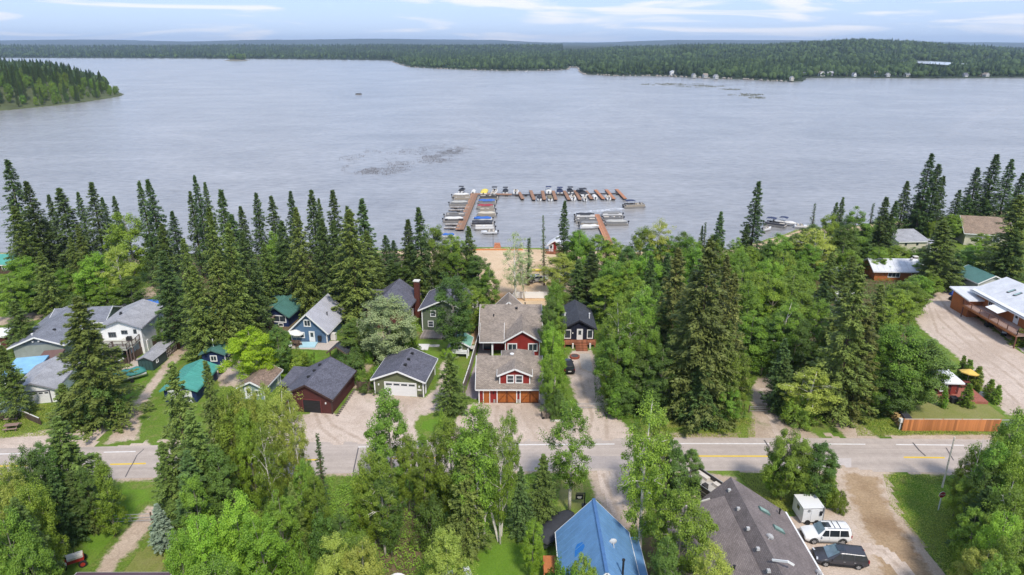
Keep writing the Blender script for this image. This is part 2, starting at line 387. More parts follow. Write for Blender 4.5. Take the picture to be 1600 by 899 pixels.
# ---------------------------------------------------------------- sheets
Z = .004
def inland(pts, off):  # shoreline strip
    return [(p.x, p.y) for p in pts]
band = [p for p in sh if -260 < p.x < 260]
sheet('beach', [(p.x, p.y - .3) for p in band] + [(p.x, p.y - (5 if p.x < -60 or p.x > 45 else 9)) for p in band[::-1]], sand, Z, 1.0, .3)
sheet('sandy_lot', px((560, 394), (700, 391), (770, 388), (860, 391), (960, 394), (970, 420), (940, 455), (905, 470), (900, 480), (850, 478), (790, 484), (745, 490), (720, 470), (660, 450), (590, 445), (560, 420)), sand, 2 * Z)
sheet('wet_sand_lane', px((775, 460), (850, 458), (850, 467), (790, 468), (765, 500), (745, 535), (735, 535), (752, 495)), m_ground('damp_sand', mc((.40, .235, .115), (.46, .28, .145), .3, 4), under=mc((.52, .35, .20), (.60, .43, .27), .25, 4, (.42, .27, .15))), 3 * Z)
# highway
FAR = [(-900, 735), (-300, 712), (0, 701), (150, 698.5), (350, 693.5), (540, 690.5), (760, 687), (1060, 684.5), (1300, 685), (1480, 686.5), (1700, 690), (2500, 715)]
NEAR = [(-900, 812), (-300, 762), (0, 751), (180, 748.5), (350, 744), (540, 740), (760, 737), (930, 736), (1180, 736), (1440, 738.5), (1700, 743), (2500, 775)]
def curve_at(C, x):
    for (a, b), (c, d) in zip(C, C[1:]):
        if a <= x <= c: return b + (d - b) * (x - a) / (c - a)
    return C[-1][1]
def rline(x, f): return curve_at(FAR, x) + f * (curve_at(NEAR, x) - curve_at(FAR, x))
def road_strip(name, x0, x1, f0, f1, z, mat, step=25):
    xs = list(np.arange(x0, x1, step)) + [x1]; m = MB()
    for a, b in zip(xs, xs[1:]):
        m.face([W(a, rline(a, f1), 0) + Vector((0, 0, z)), W(b, rline(b, f1), 0) + Vector((0, 0, z)), W(b, rline(b, f0), 0) + Vector((0, 0, z)), W(a, rline(a, f0), 0) + Vector((0, 0, z))])
    o = m.build(name, mat); return tag(o, kind='structure')
shoulder = [(x, rline(x, -.13 - .05 * random.random())) for x in range(-900, 2500, 40)] + [(x, rline(x, 1.06 + .05 * random.random())) for x in range(2500, -901, -40)]
sheet('road_shoulder', [tuple(W(a, b)[:2]) for a, b in shoulder], gravel, 4 * Z, 1.0)
road_strip('road', -900, 2500, 0, 1, 7 * Z, road_m)
yl = M('yellow_road_paint', (.62, .43, .05), .7, .12, 2); wl_ = M('white_road_paint', (.66, .64, .62), .7, .2, 2); tar = M('tar_seam', (.10, .09, .09), .7, .3)
for a, b in ((-60, 44), (172, 228), (442, 498), (610, 690), (1088, 1200), (1412, 1476), (1640, 1740)): road_strip('centre_line_dash', a, b, .535, .578, 8 * Z, yl)
for a, b in ((-80, 38), (162, 212), (560, 760), (800, 960), (1062, 1202), (1272, 1352), (1400, 1506)): road_strip('edge_line', a, b, .165, .19, 8 * Z, wl_)
def tar_line(pts, w=.13):
    p = [W(a, b) for a, b in pts]; q = strip(p, w); n = len(q) // 2; m = MB()
    for i in range(n - 1): m.face([(*q[2 * n - 1 - i], 9 * Z), (*q[2 * n - 2 - i], 9 * Z), (*q[i + 1], 9 * Z), (*q[i], 9 * Z)])
    tag(m.build('tar_seam', tar), kind='structure')
tar_line([(225, 702), (214, 712), (208, 724), (203, 732), (196, 746)]); tar_line([(1426, 692), (1436, 704), (1446, 713)], .2); tar_line([(1194, 688), (1201, 699)], .2); tar_line([(560, 700), (552, 738)], .15); tar_line([(1478, 700), (1490, 720)], .15)
RUTS = [(((505, 645), (520, 665), (570, 690)), 1.), (((492, 646), (500, 668), (530, 692)), .9), (((612, 622), (610, 650), (600, 690)), 1.), (((634, 624), (632, 655), (640, 690)), 1.), (((778, 634), (775, 660), (790, 688)), 1.), (((795, 634), (792, 660), (812, 688)), 1.), (((815, 634), (822, 660), (840, 687)), .9), (((834, 634), (846, 660), (870, 687)), .9), (((905, 585), (915, 620), (925, 650), (918, 686)), .9), (((925, 585), (936, 620), (948, 650), (948, 686)), .9),
        (((1440, 455), (1470, 500), (1520, 545), (1580, 590), (1640, 640)), 1.1), (((1458, 452), (1492, 500), (1545, 545), (1605, 588), (1680, 640)), 1.1), (((1448, 470), (1465, 520), (1530, 570), (1590, 630)), .8), (((1195, 610), (1205, 640), (1222, 685)), .8), (((942, 740), (955, 775), (975, 820)), .8), (((962, 740), (978, 775), (996, 815)), .8), (((1300, 870), (1340, 855), (1380, 862), (1420, 900)), .9)]
def ruts():
    m_ = m_ground('rut_gravel', mc((.35, .275, .215), (.43, .345, .28), .5, 6), .3, under=mc((.45, .36, .295), (.54, .45, .38), .4, 5, (.36, .28, .22)))
    for P_, w_ in RUTS: sheet('wheel_rut', strip([W(a, b) for a, b in P_], w_ * .55), m_, 8 * Z, .35, .45)
# driveways, tracks, lots
sheet('gravel_apron', px((395, 696), (398, 672), (440, 655), (480, 648), (528, 648), (552, 612), (562, 598), (575, 600), (585, 612), (665, 622), (686, 600), (690, 570), (700, 560), (705, 600), (700, 640), (655, 650), (645, 668), (655, 684), (560, 692)), gravel_pale, 5 * Z)
sheet('gravel_forecourt', px((696, 690), (712, 655), (735, 632), (755, 628), (845, 630), (862, 642), (868, 662), (905, 640), (892, 600), (884, 575), (893, 548), (925, 548), (932, 580), (940, 612), (950, 638), (972, 660), (1000, 684), (960, 689)), gravel_pale, 5 * Z)
sheet('left_verge_gravel', px((-300, 704), (-100, 690), (20, 683), (70, 672), (140, 662), (175, 648), (225, 640), (232, 658), (215, 672), (236, 700), (140, 702), (0, 704)), gravel_pale, 5 * Z)
sheet('wheel_track', strip([W(a, b) for a, b in ((190, 690), (205, 655), (222, 625), (240, 600), (262, 572), (280, 552), (300, 536))], [4, 2.2, 1.6, 1.5, 1.8, 2, 2]), gravel, 6 * Z, .5)
sheet('cabin_yard_gravel', px((338, 565), (352, 560), (380, 565), (400, 575), (380, 602), (365, 606), (345, 604), (340, 590)), gravel_pale, 5 * Z)
sheet('garden_path', strip([W(a, b) for a, b in ((560, 606), (562, 588), (570, 565), (575, 545), (590, 530), (610, 525))], [1.6, 2.2, 3.2, 4.5, 5.5, 5.]), gravel, 6 * Z, .5)
sheet('back_dirt_road', strip([W(a, b) for a, b in ((-200, 530), (-40, 507), (60, 494), (130, 484), (190, 474), (235, 456), (275, 440))], [5, 5, 5, 6, 7, 6, 5]), gravel, 5 * Z)
sheet('woods_driveway', px((1168, 690), (1178, 640), (1172, 610), (1185, 590), (1215, 590), (1222, 625), (1236, 655), (1290, 690)), gravel, 5 * Z)
sheet('woods_lane', px((1330, 690), (1290, 655), (1262, 620), (1252, 580), (1290, 572), (1300, 615), (1325, 650), (1382, 690)), gravel, 5 * Z)
sheet('gravel_lot', px((1415, 430), (1470, 445), (1500, 462), (1512, 486), (1555, 520), (1640, 552), (1800, 600), (1900, 720), (1640, 655), (1575, 648), (1545, 620), (1515, 575), (1480, 545), (1440, 515), (1420, 480)), gravel_pale, 5 * Z)
sheet('cottage_driveway', px((918, 733), (990, 733), (1004, 780), (1012, 826), (958, 828), (940, 800), (926, 765)), gravel, 5 * Z)
sheet('boat_pad', px((1062, 748), (1110, 740), (1150, 745), (1130, 780), (1080, 800), (1050, 780)), gravel, 5 * Z)
sheet('dirt_road', px((1318, 734), (1400, 734), (1380, 752), (1386, 785), (1425, 835), (1475, 900), (1530, 980), (1260, 980), (1290, 905), (1322, 860), (1352, 830), (1346, 790), (1330, 762)), gravel, 5 * Z)
sheet('parking_pad', px((1240, 820), (1335, 800), (1362, 850), (1385, 930), (1270, 940), (1240, 870)), m_ground('pad_gravel', mc((.45, .36, .29), (.53, .44, .37), .4, 5, (.36, .28, .21)), under=gcol), 6 * Z)
sheet('worn_wheelway', strip([W(a, b) for a, b in ((1345, 742), (1352, 770), (1368, 805), (1392, 845), (1420, 900), (1440, 960))], [4, 3.8, 3.6, 4, 5, 5]), dirt_wet, 7 * Z, .5)
sheet('farm_track', strip([W(a, b) for a, b in ((240, 792), (222, 820), (200, 848), (175, 875), (158, 905))], [1.6, 2.2, 2.4, 1.9, 1.2]), gravel, 5 * Z, .4)
for nm, P in (('lawn', ((100, 672), (175, 640), (235, 570), (262, 545), (285, 545), (262, 575), (235, 605), (215, 640), (150, 668))), ('lawn', ((430, 600), (450, 545), (490, 548), (500, 560), (470, 580), (450, 605))), ('lawn', ((640, 535), (700, 540), (735, 560), (700, 580), (685, 560), (650, 548))), ('lawn', ((1380, 742), (1480, 742), (1520, 850), (1560, 950), (1480, 905), (1430, 840), (1388, 788))), ('lawn', ((150, 755), (235, 750), (238, 790), (215, 815), (185, 850), (150, 880), (130, 900), (100, 905), (130, 850), (150, 800))),
              ('lawn', ((780, 850), (850, 850), (865, 899), (870, 960), (740, 960), (720, 880))), ('lawn', ((1330, 650), (1400, 660), (1420, 678), (1560, 678), (1600, 684), (1382, 684))), ('lawn', ((640, 655), (690, 648), (700, 660), (690, 682), (655, 684))), ('lawn', ((0, 655), (60, 640), (80, 610), (60, 600), (20, 640))), ('lawn', ((100, 520), (70, 505), (30, 512), (0, 515), (0, 535), (60, 530)))):
    sheet(nm, px(*P), lawnm, 2 * Z)
for P in (((1395, 640), (1470, 615), (1560, 625), (1580, 655), (1440, 660)), ((1040, 660), (1170, 655), (1185, 684), (1010, 684)), ((1140, 738), (1215, 740), (1260, 790), (1215, 805), (1160, 770)), ((860, 740), (925, 738), (938, 790), (900, 800), (860, 780)), ((200, 850), (262, 850), (262, 905), (170, 905)), ((1240, 655), (1310, 655), (1325, 684), (1290, 684))):
    sheet('dry_grass', px(*P), weedy, 2 * Z)
for P in (((1000, 560), (1170, 560), (1180, 655), (1010, 655)), ((230, 400), (640, 400), (640, 500), (240, 540)), ((1240, 430), (1420, 430), (1420, 640), (1240, 600)), ((540, 780), (700, 780), (650, 900), (590, 940)), ((830, 790), (900, 790), (900, 820), (840, 820)), ((1010, 800), (1090, 820), (1060, 950), (1000, 950)), ((560, 520), (660, 520), (650, 565), (600, 600), (585, 560))):
    sheet('forest_floor', px(*P), litter, 1 * Z, 1.2)
for P, nm in ((((18, 572), (34, 560), (92, 560), (60, 580)), 'concrete_pad'), (((166, 576), (240, 552), (222, 574), (180, 594)), 'patio'), (((450, 545), (455, 533), (540, 533), (520, 548)), 'patio'), (((1500, 466), (1512, 462), (1620, 545), (1600, 552)), 'lodge_slab')):
    sheet(nm, px(*P), m_ground(nm + '_m', mc((.42, .36, .31), (.48, .42, .37), .4, 5), .12), 6 * Z, .4, .3)

ruts()
for a, b, f0, f1, k in ((300, 395, .08, .42, 1), (880, 990, .55, .93, 1), (1220, 1330, .6, .95, 0), (60, 150, .3, .5, 1)): road_strip('road_patch', a, b, f0, f1, 7.5 * Z, M('patched_asphalt', ((.33, .29, .27) if k else (.46, .41, .385)), .9, .12, 2, .2))
# ---------------------------------------------------------------- foliage
def leaf_quads(C, D, U, L, Wd, tint):
    """rhombic leaves: centre C, long axis D, side axis U (arrays)"""
    n = len(C); L = np.asarray(L)[:, None]; Wd = np.asarray(Wd)[:, None]
    V = np.stack([C - D * L / 2, C + U * Wd / 2 - D * L * .05, C + D * L / 2, C - U * Wd / 2 - D * L * .05], 1).reshape(-1, 3)
    return V, np.arange(n * 4).reshape(-1, 4), np.repeat(tint, 4)
def unit(a): return a / (np.linalg.norm(a, axis=-1, keepdims=True) + 1e-9)
def spruce_mesh(seed, H=20., R=2.9, nb=190, nl=58, base=.07, leaf=.44, ragged=.35, power=.64, droop=.5, lw=.34):
    r = np.random.default_rng(seed); C = []; D = []; T = []; LL = []
    for i in range(nb):
        t = base + (1 - base) * ((i + r.random()) / nb) ** .92; z0 = H * t
        env = (1 - t) ** power * (1 if t > base + .12 else .55 + .45 * (t - base) / .12)
        L = max(.26, R * env * (1 + ragged * (r.random() * 2 - 1.25)))
        az = i * 2.39996 + r.normal() * .35
        o = np.array([math.cos(az), math.sin(az), 0]); p = np.array([-o[1], o[0], 0.])
        n = int(nl * (.3 + .7 * L / R)) + 4; s = r.random(n) ** .62 * .86 + .14
        up = .35 if t > .85 else 0
        zc = -droop * L * (s - .35 * s ** 3) + up * L * s
        wid = (.30 * L * (1 - s) + .13) * (.8 + .4 * r.random()); lat = (r.random(n) * 2 - 1) * wid
        hang = -np.abs(r.normal(size=n)) * .16 * L ** .5
        c = o * (L * s)[:, None] + p * lat[:, None]; c[:, 2] = z0 + zc + hang
        d = o[None] * .8 + p[None] * (np.sign(lat) * .65)[:, None] + r.normal(size=(n, 3)) * .28; d[:, 2] += -.35 + .25 * s
        bt = r.random() * .45
        C.append(c); D.append(unit(d)); T.append(bt + r.random(n) * .4 + .15 * (s > .8)); LL.append(leaf * (.65 + .6 * r.random(n)))
    C = np.concatenate(C); D = np.concatenate(D); T = np.concatenate(T); LL = np.concatenate(LL)
    U = unit(np.cross(D, r.normal(size=D.shape) * .45 + np.array([0, 0, 1.])))
    V, Fq, tt = leaf_quads(C, D, U, LL, LL * lw, T)
    return npmesh('spruce_crown', V, Fq, 4, {'tint': tt})
def trunk_mesh(name, pts, rad, n=7, extra=()):
    m = MB(); m.tube(pts, rad, n)
    for p, q in extra: m.tube(p, q, 5, False)
    return m.mesh(name, True)
def broad_mesh(seed, H=12., R=3., base=.3, nlimb=16, nclump=170, per=74, leaf=.23, shape='round', cr=.62, lean=0., gap=1.0, sub=3):
    """limbs first, then leaf clumps along their outer halves"""
    r = np.random.default_rng(seed); limbs = []; tips = []
    bend = r.normal(size=2) * .03 * H
    def axis(t): return np.array([bend[0] * math.sin(t * 3) + lean * t * H, bend[1] * math.sin(t * 2.3), H * t])
    def env(t):
        u = (t - base) / (1 - base)
        if shape == 'round': return max(.12, math.sin(math.pi * min(1, max(0, u * .86 + .12))) ** .6)
        if shape == 'cone': return max(.08, (1 - u) ** .65 * min(1, .45 + u * 3))
        if shape == 'oval': return max(.1, math.sin(math.pi * min(1, max(0, u * .93 + .05))) ** .8)
        return 1
    for i in range(nlimb):
        t = base * .9 + (1 - base) * .92 * ((i + r.random() * .8) / nlimb); a = axis(max(base * .55, t - .16)); az = i * 2.4 + r.normal() * .4
        rr = R * env(t) * (.72 + .4 * r.random()); e = axis(t) + np.array([math.cos(az) * rr, math.sin(az) * rr, r.normal() * .25])
        mid = a * .5 + e * .5 + np.array([0, 0, .1 * rr]); limbs.append((a, mid, e))
        for k in range(sub):
            s = .45 + .5 * r.random(); b = a + (e - a) * s; q = b + unit(np.array([math.cos(az + r.normal() * .9), math.sin(az + r.normal() * .9), r.normal() * .5 + .2])) * rr * .38
            limbs.append((b, (b + q) / 2, q))
    top = axis(.97); limbs.append((axis(.8), axis(.9), top))
    segs = limbs; C = []; D = []; T = []
    NN = []
    for i in range(nclump):
        if i % 5 < 3:
            a, m_, e = segs[r.integers(len(segs))]; s = .35 + .7 * r.random(); p = a + (e - a) * s + r.normal(size=3) * .28 * gap
        else:
            t = base + (1 - base) * r.random() ** .85 * .97; az = r.random() * 6.28; rr = R * env(t) * (.55 + .42 * r.random()) * (1 if gap < 1.2 else .9); p = axis(t) + np.array([math.cos(az) * rr, math.sin(az) * rr, r.normal() * .3])
        n = int(per * (.5 + r.random())); u_ = unit(r.normal(size=(n, 3))); q = u_ * (r.random(n) ** .4 * cr * (.55 + .7 * r.random()))[:, None]; q[:, 2] *= .85
        C.append(p + q); NN.append(u_); D.append(unit(r.normal(size=(n, 3)) + np.array([0, 0, -.25]))); T.append(r.random() * .45 + r.random(n) * .55)
    NN = np.concatenate(NN)
    C = np.concatenate(C); D = np.concatenate(D); T = np.concatenate(T)
    # leaves face roughly up and out, as real ones do, with scatter
    cen = np.array([0, 0, H * (base + .45 * (1 - base))]); N = unit(unit(C - cen) * .6 + NN * .6 + np.array([0, 0, .55]) + r.normal(size=C.shape) * .5)
    U = unit(np.cross(D, N)); D = np.cross(N, U); LL = leaf * (.65 + .7 * r.random(len(C)))
    V, Fq, tt = leaf_quads(C, D, U, LL, LL * .72, T)
    cm = npmesh('broad_crown', V, Fq, 4, {'tint': tt})
    tr = [tuple(axis(t)) for t in (0, .15, .35, .55, .75, .95)]; r0 = .0125 * H
    ex = [([tuple(a), tuple(m_), tuple(e)], [r0 * .26, r0 * .13, r0 * .04]) for a, m_, e in limbs]
    tm = trunk_mesh('trunk', tr, [r0 * 1.15, r0, r0 * .85, r0 * .65, r0 * .42, r0 * .15], 8, ex)
    return cm, tm
def strunk(seed, H=20.):
    r = random.Random(seed); ex = []
    for i in range(14):
        a = r.random() * 6.28; z = H * r.uniform(.1, .6); L = r.uniform(.6, 1.6)
        ex.append(([(0, 0, z), (math.cos(a) * L, math.sin(a) * L, z - .2)], [.05, .02]))
    return trunk_mesh('trunk', [(0, 0, -.2), (.05, 0, H * .4), (0, .05, H * .75), (0, 0, H * .985)], [.27, .2, .11, .02], 7, ex)
PROTO = {}
def addp(kind, cm, tm, H, R): PROTO.setdefault(kind, []).append((cm, tm, H, R))
for i in range(4): addp('spruce', spruce_mesh(10 + i, 20, 2.9, 225, 62, .06 + .03 * i, ragged=.38), strunk(i), 20, 2.9)
for i in range(4): addp('full', spruce_mesh(20 + i, 20, 3.9, 250, 84, .03, leaf=.43, ragged=.42, power=.68, droop=.45, lw=.38), strunk(5 + i), 20, 3.9)
for i in range(3): addp('thin', spruce_mesh(30 + i, 16, 1.35, 110, 26, .12, leaf=.34, ragged=.5, power=.6), strunk(9 + i, 16), 16, 1.35)
for i in range(2): addp('young', spruce_mesh(34 + i, 4, 1.25, 90, 90, .02, leaf=.17, ragged=.2, power=.6, droop=.25, lw=.5), strunk(12, 4), 4, 1.25)
for i in range(4): addp('round', *broad_mesh(40 + i, 12, 3.3, .2, 18, 270, 112, .17, 'round'), 12, 3.3)
for i in range(4): addp('oval', *broad_mesh(50 + i, 14, 2.7, .17, 20, 250, 108, .17, 'oval'), 14, 2.7)
for i in range(3): addp('cone', *broad_mesh(60 + i, 9, 2.1, .08, 20, 190, 90, .15, 'cone', .45), 9, 2.1)
for i in range(4): addp('birch', *broad_mesh(70 + i, 16, 2.9, .3, 17, 200, 84, .165, 'oval', .62, gap=1.5, lean=.03 * (i - 1.5)), 16, 2.9)
for i in range(2): addp('airy', *broad_mesh(80 + i, 15, 2.6, .36, 15, 110, 60, .16, 'oval', .6, gap=1.6), 15, 2.6)
for i in range(3): addp('bush', *broad_mesh(90 + i, 3, 1.9, .03, 14, 110, 90, .13, 'round', .45), 3, 1.9)
for i in range(2): addp('dead', npmesh('none', np.zeros((3, 3)), [[0, 1, 2]], 3), broad_mesh(95 + i, 12, 2.5, .35, 11, 2, 2, .2, 'oval', sub=3)[1], 12, 2.5)
LM = {
 'S': m_leaf('dark_spruce_needles', (.030, .064, .020), (.125, .195, .052), .06, .03, .25),
 'O': m_leaf('olive_spruce_needles', (.050, .088, .020), (.200, .275, .060), .08, .03, .25),
 'R': m_leaf('brownish_spruce_needles', (.062, .086, .024), (.205, .240, .064), .12, .03, .25),
 'B': m_leaf('blue_spruce_needles', (.112, .163, .116), (.315, .383, .275), .08, .01, .3),
 'G': m_leaf('green_leaves', (.046, .104, .014), (.235, .385, .040), .22, .04),
 'U': m_leaf('yellow_lime_leaves', (.22, .33, .010), (.52, .68, .04), .35, .01),
 'D': m_leaf('deep_green_leaves', (.036, .078, .016), (.140, .240, .038), .18, .03),
 'L': m_leaf('lime_leaves', (.100, .210, .015), (.320, .490, .050), .28, .02),
 'P': m_leaf('silver_green_leaves', (.180, .234, .094), (.450, .511, .237), .2, .02),
 'Y': m_leaf('yellow_green_leaves', (.165, .227, .033), (.420, .483, .094), .3, .03)}
KIND = {  # code -> proto, foliage, bark, words
 'S': ('spruce', 'S', bark, 'dark green spruce'), 'O': ('full', 'O', bark, 'full olive-green spruce'), 'R': ('full', 'R', bark, 'big brownish cone-hung spruce'), 'T': ('thin', 'S', bark, 'thin spindly spruce'),
 'B': ('spruce', 'B', bark, 'pale blue spruce'), 'U': ('round', 'U', greybark, 'vivid yellow-lime tree'), 'C': ('young', 'G', bark, 'small cone-shaped evergreen'), 'M': ('full', 'S', bark, 'broad dark spruce'),
 'G': ('round', 'G', greybark, 'round green tree'), 'A': ('oval', 'G', greybark, 'upright green aspen'), 'D': ('oval', 'D', greybark, 'deep green leafy tree'),
 'L': ('round', 'L', greybark, 'bright lime-green leafy tree'), 'P': ('round', 'P', greybark, 'silvery grey-green tree'), 'Q': ('airy', 'P', birch, 'sparse pale-leaved birch'),
 'K': ('birch', 'G', birch, 'green birch with white trunk'), 'Y': ('birch', 'Y', birch, 'yellow-green birch with white limbs'), 'N': ('cone', 'G', greybark, 'young pointed green poplar'),
 'H': ('bush', 'G', greybark, 'rounded green shrub'), 'I': ('bush', 'L', greybark, 'bright green shrub'), 'J': ('bush', 'D', greybark, 'dark green shrub'), 'X': ('dead', 'S', deadwood, 'bare bleached dead tree'),
 'V': ('round', 'Y', greybark, 'pale yellow-green leafy tree')}
NAME = {'S': 'spruce_tree', 'O': 'spruce_tree', 'R': 'spruce_tree', 'T': 'spruce_tree', 'B': 'blue_spruce_tree', 'C': 'clipped_evergreen', 'M': 'spruce_tree', 'G': 'leafy_tree', 'A': 'aspen_tree', 'D': 'leafy_tree', 'L': 'leafy_tree', 'U': 'leafy_tree', 'P': 'leafy_tree', 'Q': 'birch_tree', 'K': 'birch_tree', 'Y': 'birch_tree', 'N': 'poplar_tree', 'H': 'shrub', 'I': 'shrub', 'J': 'shrub', 'X': 'dead_tree', 'V': 'leafy_tree'}
TREES = []; tcount = {}
def place_tree(code, base, H, R, where, rnd=None):
    pk, lm, bk_, words = KIND[code]; pr = PROTO[pk]; k = tcount.get(pk, 0); tcount[pk] = k + 1
    cm, tm, h0, r0 = pr[k % len(pr)]
    root = empty(NAME[code], base, random.uniform(0, 6.28)); root.rotation_euler[0] = random.gauss(0, .018); root.rotation_euler[1] = random.gauss(0, .018)
    sz = H / h0; sx = R / r0 if R else sz * random.uniform(.92, 1.1)
    for nm, me, mt in (('crown', cm, LM[lm]), ('trunk', tm, bk_)):
        if code == 'X' and nm == 'crown': continue
        if not me.materials: me.materials.append(None)
        o = bpy.data.objects.new(nm, me); COL.objects.link(o); o.parent = root; o.scale = (sx, sx * random.uniform(.93, 1.07), sz)
        if nm == 'trunk': o.scale = ((sx + sz) / 2 if pk in ('spruce', 'full') else sx, (sx + sz) / 2 if pk in ('spruce', 'full') else sx, sz)
        o.material_slots[0].link = 'OBJECT'; o.material_slots[0].material = mt
    TREES.append((code, where, root, base, H)); return root
def tree(code, tx, ty, by, w, where):
    """top seen at (tx,ty), foot at image height by, crown w photo pixels wide"""
    g = W(tx, by); yy = -(ty - 449.5) / F; dz = -SP + yy * CP; dy = CP + yy * SP
    t = g.y / dy; H = CAMH + t * dz; X = (tx - 800) / F * t
    zc = g.y * CP + (CAMH - H * .4) * SP; return place_tree(code, (X, g.y, 0), max(1., H), w / 2 * zc / F * random.uniform(.9, 1.15) * (1.34 if KIND[code][0] == 'spruce' else 1.16 if KIND[code][0] == 'full' else 1.03 if by < 745 else .90) if w else None, where)
def rows(where, txt):
    for it in txt.split(';'):
        p = it.split()
        if len(p) >= 4: tree(p[0], float(p[1]), float(p[2]), float(p[3]), float(p[4]) if len(p) > 4 else None, where)
rows('on the far left lakeshore', 'S 6 250 440 48; S 42 283 446 46; S 73 305 425 26; S 95 293 440 52; S 122 300 420 26; S 137 285 432 40; S 163 308 415 26; S 179 306 412 24; O 22 322 458 60; O 120 352 450 40; D 62 340 440 44')
rows('in the left-hand lakeshore row', 'S 221 283 446 34; S 238 279 448 42; S 268 330 425 26; S 296 298 432 24; S 309 273 436 30; S 318 285 430 28; S 343 296 470 44; S 376 322 436 28; S 397 302 446 34; S 424 305 440 30; S 452 298 440 32; S 485 296 462 42; S 497 310 430 24; S 518 297 462 40; S 541 322 450 34; S 569 310 468 42; M 360 335 480 56; M 440 345 482 56; M 500 340 486 56')
rows('on the shore just left of the pier', 'S 602 368 440 26; S 615 376 430 22; S 634 342 462 36; S 656 323 470 40; A 676 350 460 42; A 703 364 462 38; A 720 372 455 36; O 735 352 466 46; D 690 390 470 40; S 640 380 468 36; S 590 400 470 30')
rows('along the dirt road behind the grey bungalow', 'O 60 392 500 46; L 34 402 482 62; G 12 430 500 50; L 147 397 482 60; Y 182 384 484 40; G 100 420 466 40; G 190 336 446 62; O 110 370 470 44; G 165 440 490 50; D 45 440 490 50; G 75 452 488 40; G 130 430 478 44; J 118 462 500 36; D 200 430 486 40')
rows('between the white house and blue cottage', 'S 252 392 545 56; O 250 350 480 50; O 290 370 552 56; O 322 325 548 64; O 350 348 536 60; M 380 360 520 60; O 300 415 560 60; O 335 400 555 60; O 412 380 490 50; O 463 325 492 58; A 432 362 470 40; O 365 410 530 56; D 270 430 500 40; O 395 400 500 50; S 405 420 480 40')
rows('between blue cottage and brick chimney', 'O 545 328 505 80; M 520 345 490 50; O 575 360 480 50; S 560 400 500 40; G 480 420 480 34; O 590 395 470 44; M 610 405 468 44; D 625 410 470 40; O 655 400 474 44')
rows('in the gardens behind the green garage', 'U 388 514 592 70; D 433 508 585 42; D 560 500 556 50; P 602 463 568 78; J 555 545 576 26; C 448 545 568 12; J 538 558 588 34; J 553 560 590 34; H 460 548 578 32; H 478 550 572 22; I 575 548 568 16; H 590 575 592 20; D 640 520 558 20; I 632 505 560 34; J 650 540 560 20; H 566 582 604 22; J 575 600 614 24')
rows('beside the sage-green two-storey house', 'D 706 428 556 68; A 735 445 520 40; A 765 420 492 34; D 748 400 478 44; M 735 400 470 40; A 712 395 474 46; I 700 545 560 22')
rows('right of the green garage', 'O 702 552 645 52; N 690 640 690 20; N 660 680 700 18')
rows('in the yards by the white house', 'O 118 462 660 124; O 2 540 650 66; O 22 470 548 50; O 95 600 668 60; I 25 580 604 26; H 165 572 590 24; H 250 500 548 20; J 150 600 662 60; I 172 570 590 18')
rows('on the sand behind the red house', 'Q 807 366 478 40; T 826 372 446 22; T 852 337 446 16; S 882 313 442 26; A 900 358 440 44; Y 872 398 466 56; A 872 440 500 30; Q 820 392 470 28')
rows('between the red house and navy cabin', 'A 866 440 540 32; D 860 462 566 28; L 864 512 618 36; G 864 556 646 34; G 868 470 540 28; J 872 610 652 32; G 858 500 600 30')
rows('in the woods behind the navy cabin', 'A 935 366 450 46; M 926 392 478 58; M 905 405 480 44; A 960 372 450 42; D 985 385 470 44; A 1005 353 450 40; Y 1036 343 455 48; A 1069 360 452 44; A 1045 372 460 40; G 960 405 500 54; G 990 410 500 50; L 1010 395 500 50; A 948 430 505 44; M 1040 395 500 44; A 1090 375 450 34; G 952 420 490 34; G 905 360 448 40; D 1020 380 460 40; G 1080 372 470 44')
rows('right of the navy cabin driveway', 'K 968 462 622 50; K 985 478 618 56; K 958 486 600 34; G 970 520 640 54; D 975 585 650 52; A 1005 450 600 54; A 1020 505 640 46; A 995 430 560 50; D 1003 540 640 50; J 964 602 646 34; D 1020 590 655 40; Q 1000 455 600 40; G 955 545 636 34; N 965 600 655 30')
rows('in the dark mid-picture woods', 'R 1062 388 600 76; R 1111 374 655 112; R 1085 420 640 84; R 1148 428 640 66; R 1118 480 655 76; M 1035 470 600 50; O 1070 520 650 60; O 1136 500 658 60; M 1100 560 665 70; A 1070 500 610 46; D 1095 540 640 44; R 1140 400 600 60; D 1040 540 650 44; A 1090 470 590 44; S 1010 470 560 36; M 1020 400 520 40')
rows('on the shore left of the beached boats', 'S 1128 330 450 34; T 1104 347 448 14; S 1186 283 428 40; A 1120 365 450 36; G 1160 392 470 44; A 1175 385 450 34; S 1097 352 446 14; A 1150 372 452 34; D 1198 380 440 40; G 1215 368 440 50; G 1165 410 490 50; A 1090 385 480 40; D 1245 365 430 50; S 1165 350 430 24')
rows('right of the big brownish spruces', 'G 1190 425 520 56; A 1180 490 586 50; G 1158 548 652 48; L 1180 455 540 50; D 1200 500 588 46; K 1232 468 592 60; M 1230 560 644 44; M 1230 530 640 50; A 1215 430 540 56; G 1240 425 530 60; A 1170 440 560 44; G 1155 440 540 44; D 1250 490 590 50; L 1205 405 500 50; G 1225 395 490 56; A 1255 410 510 46; G 1138 600 662 40; A 1260 450 560 50; G 1285 470 570 50')
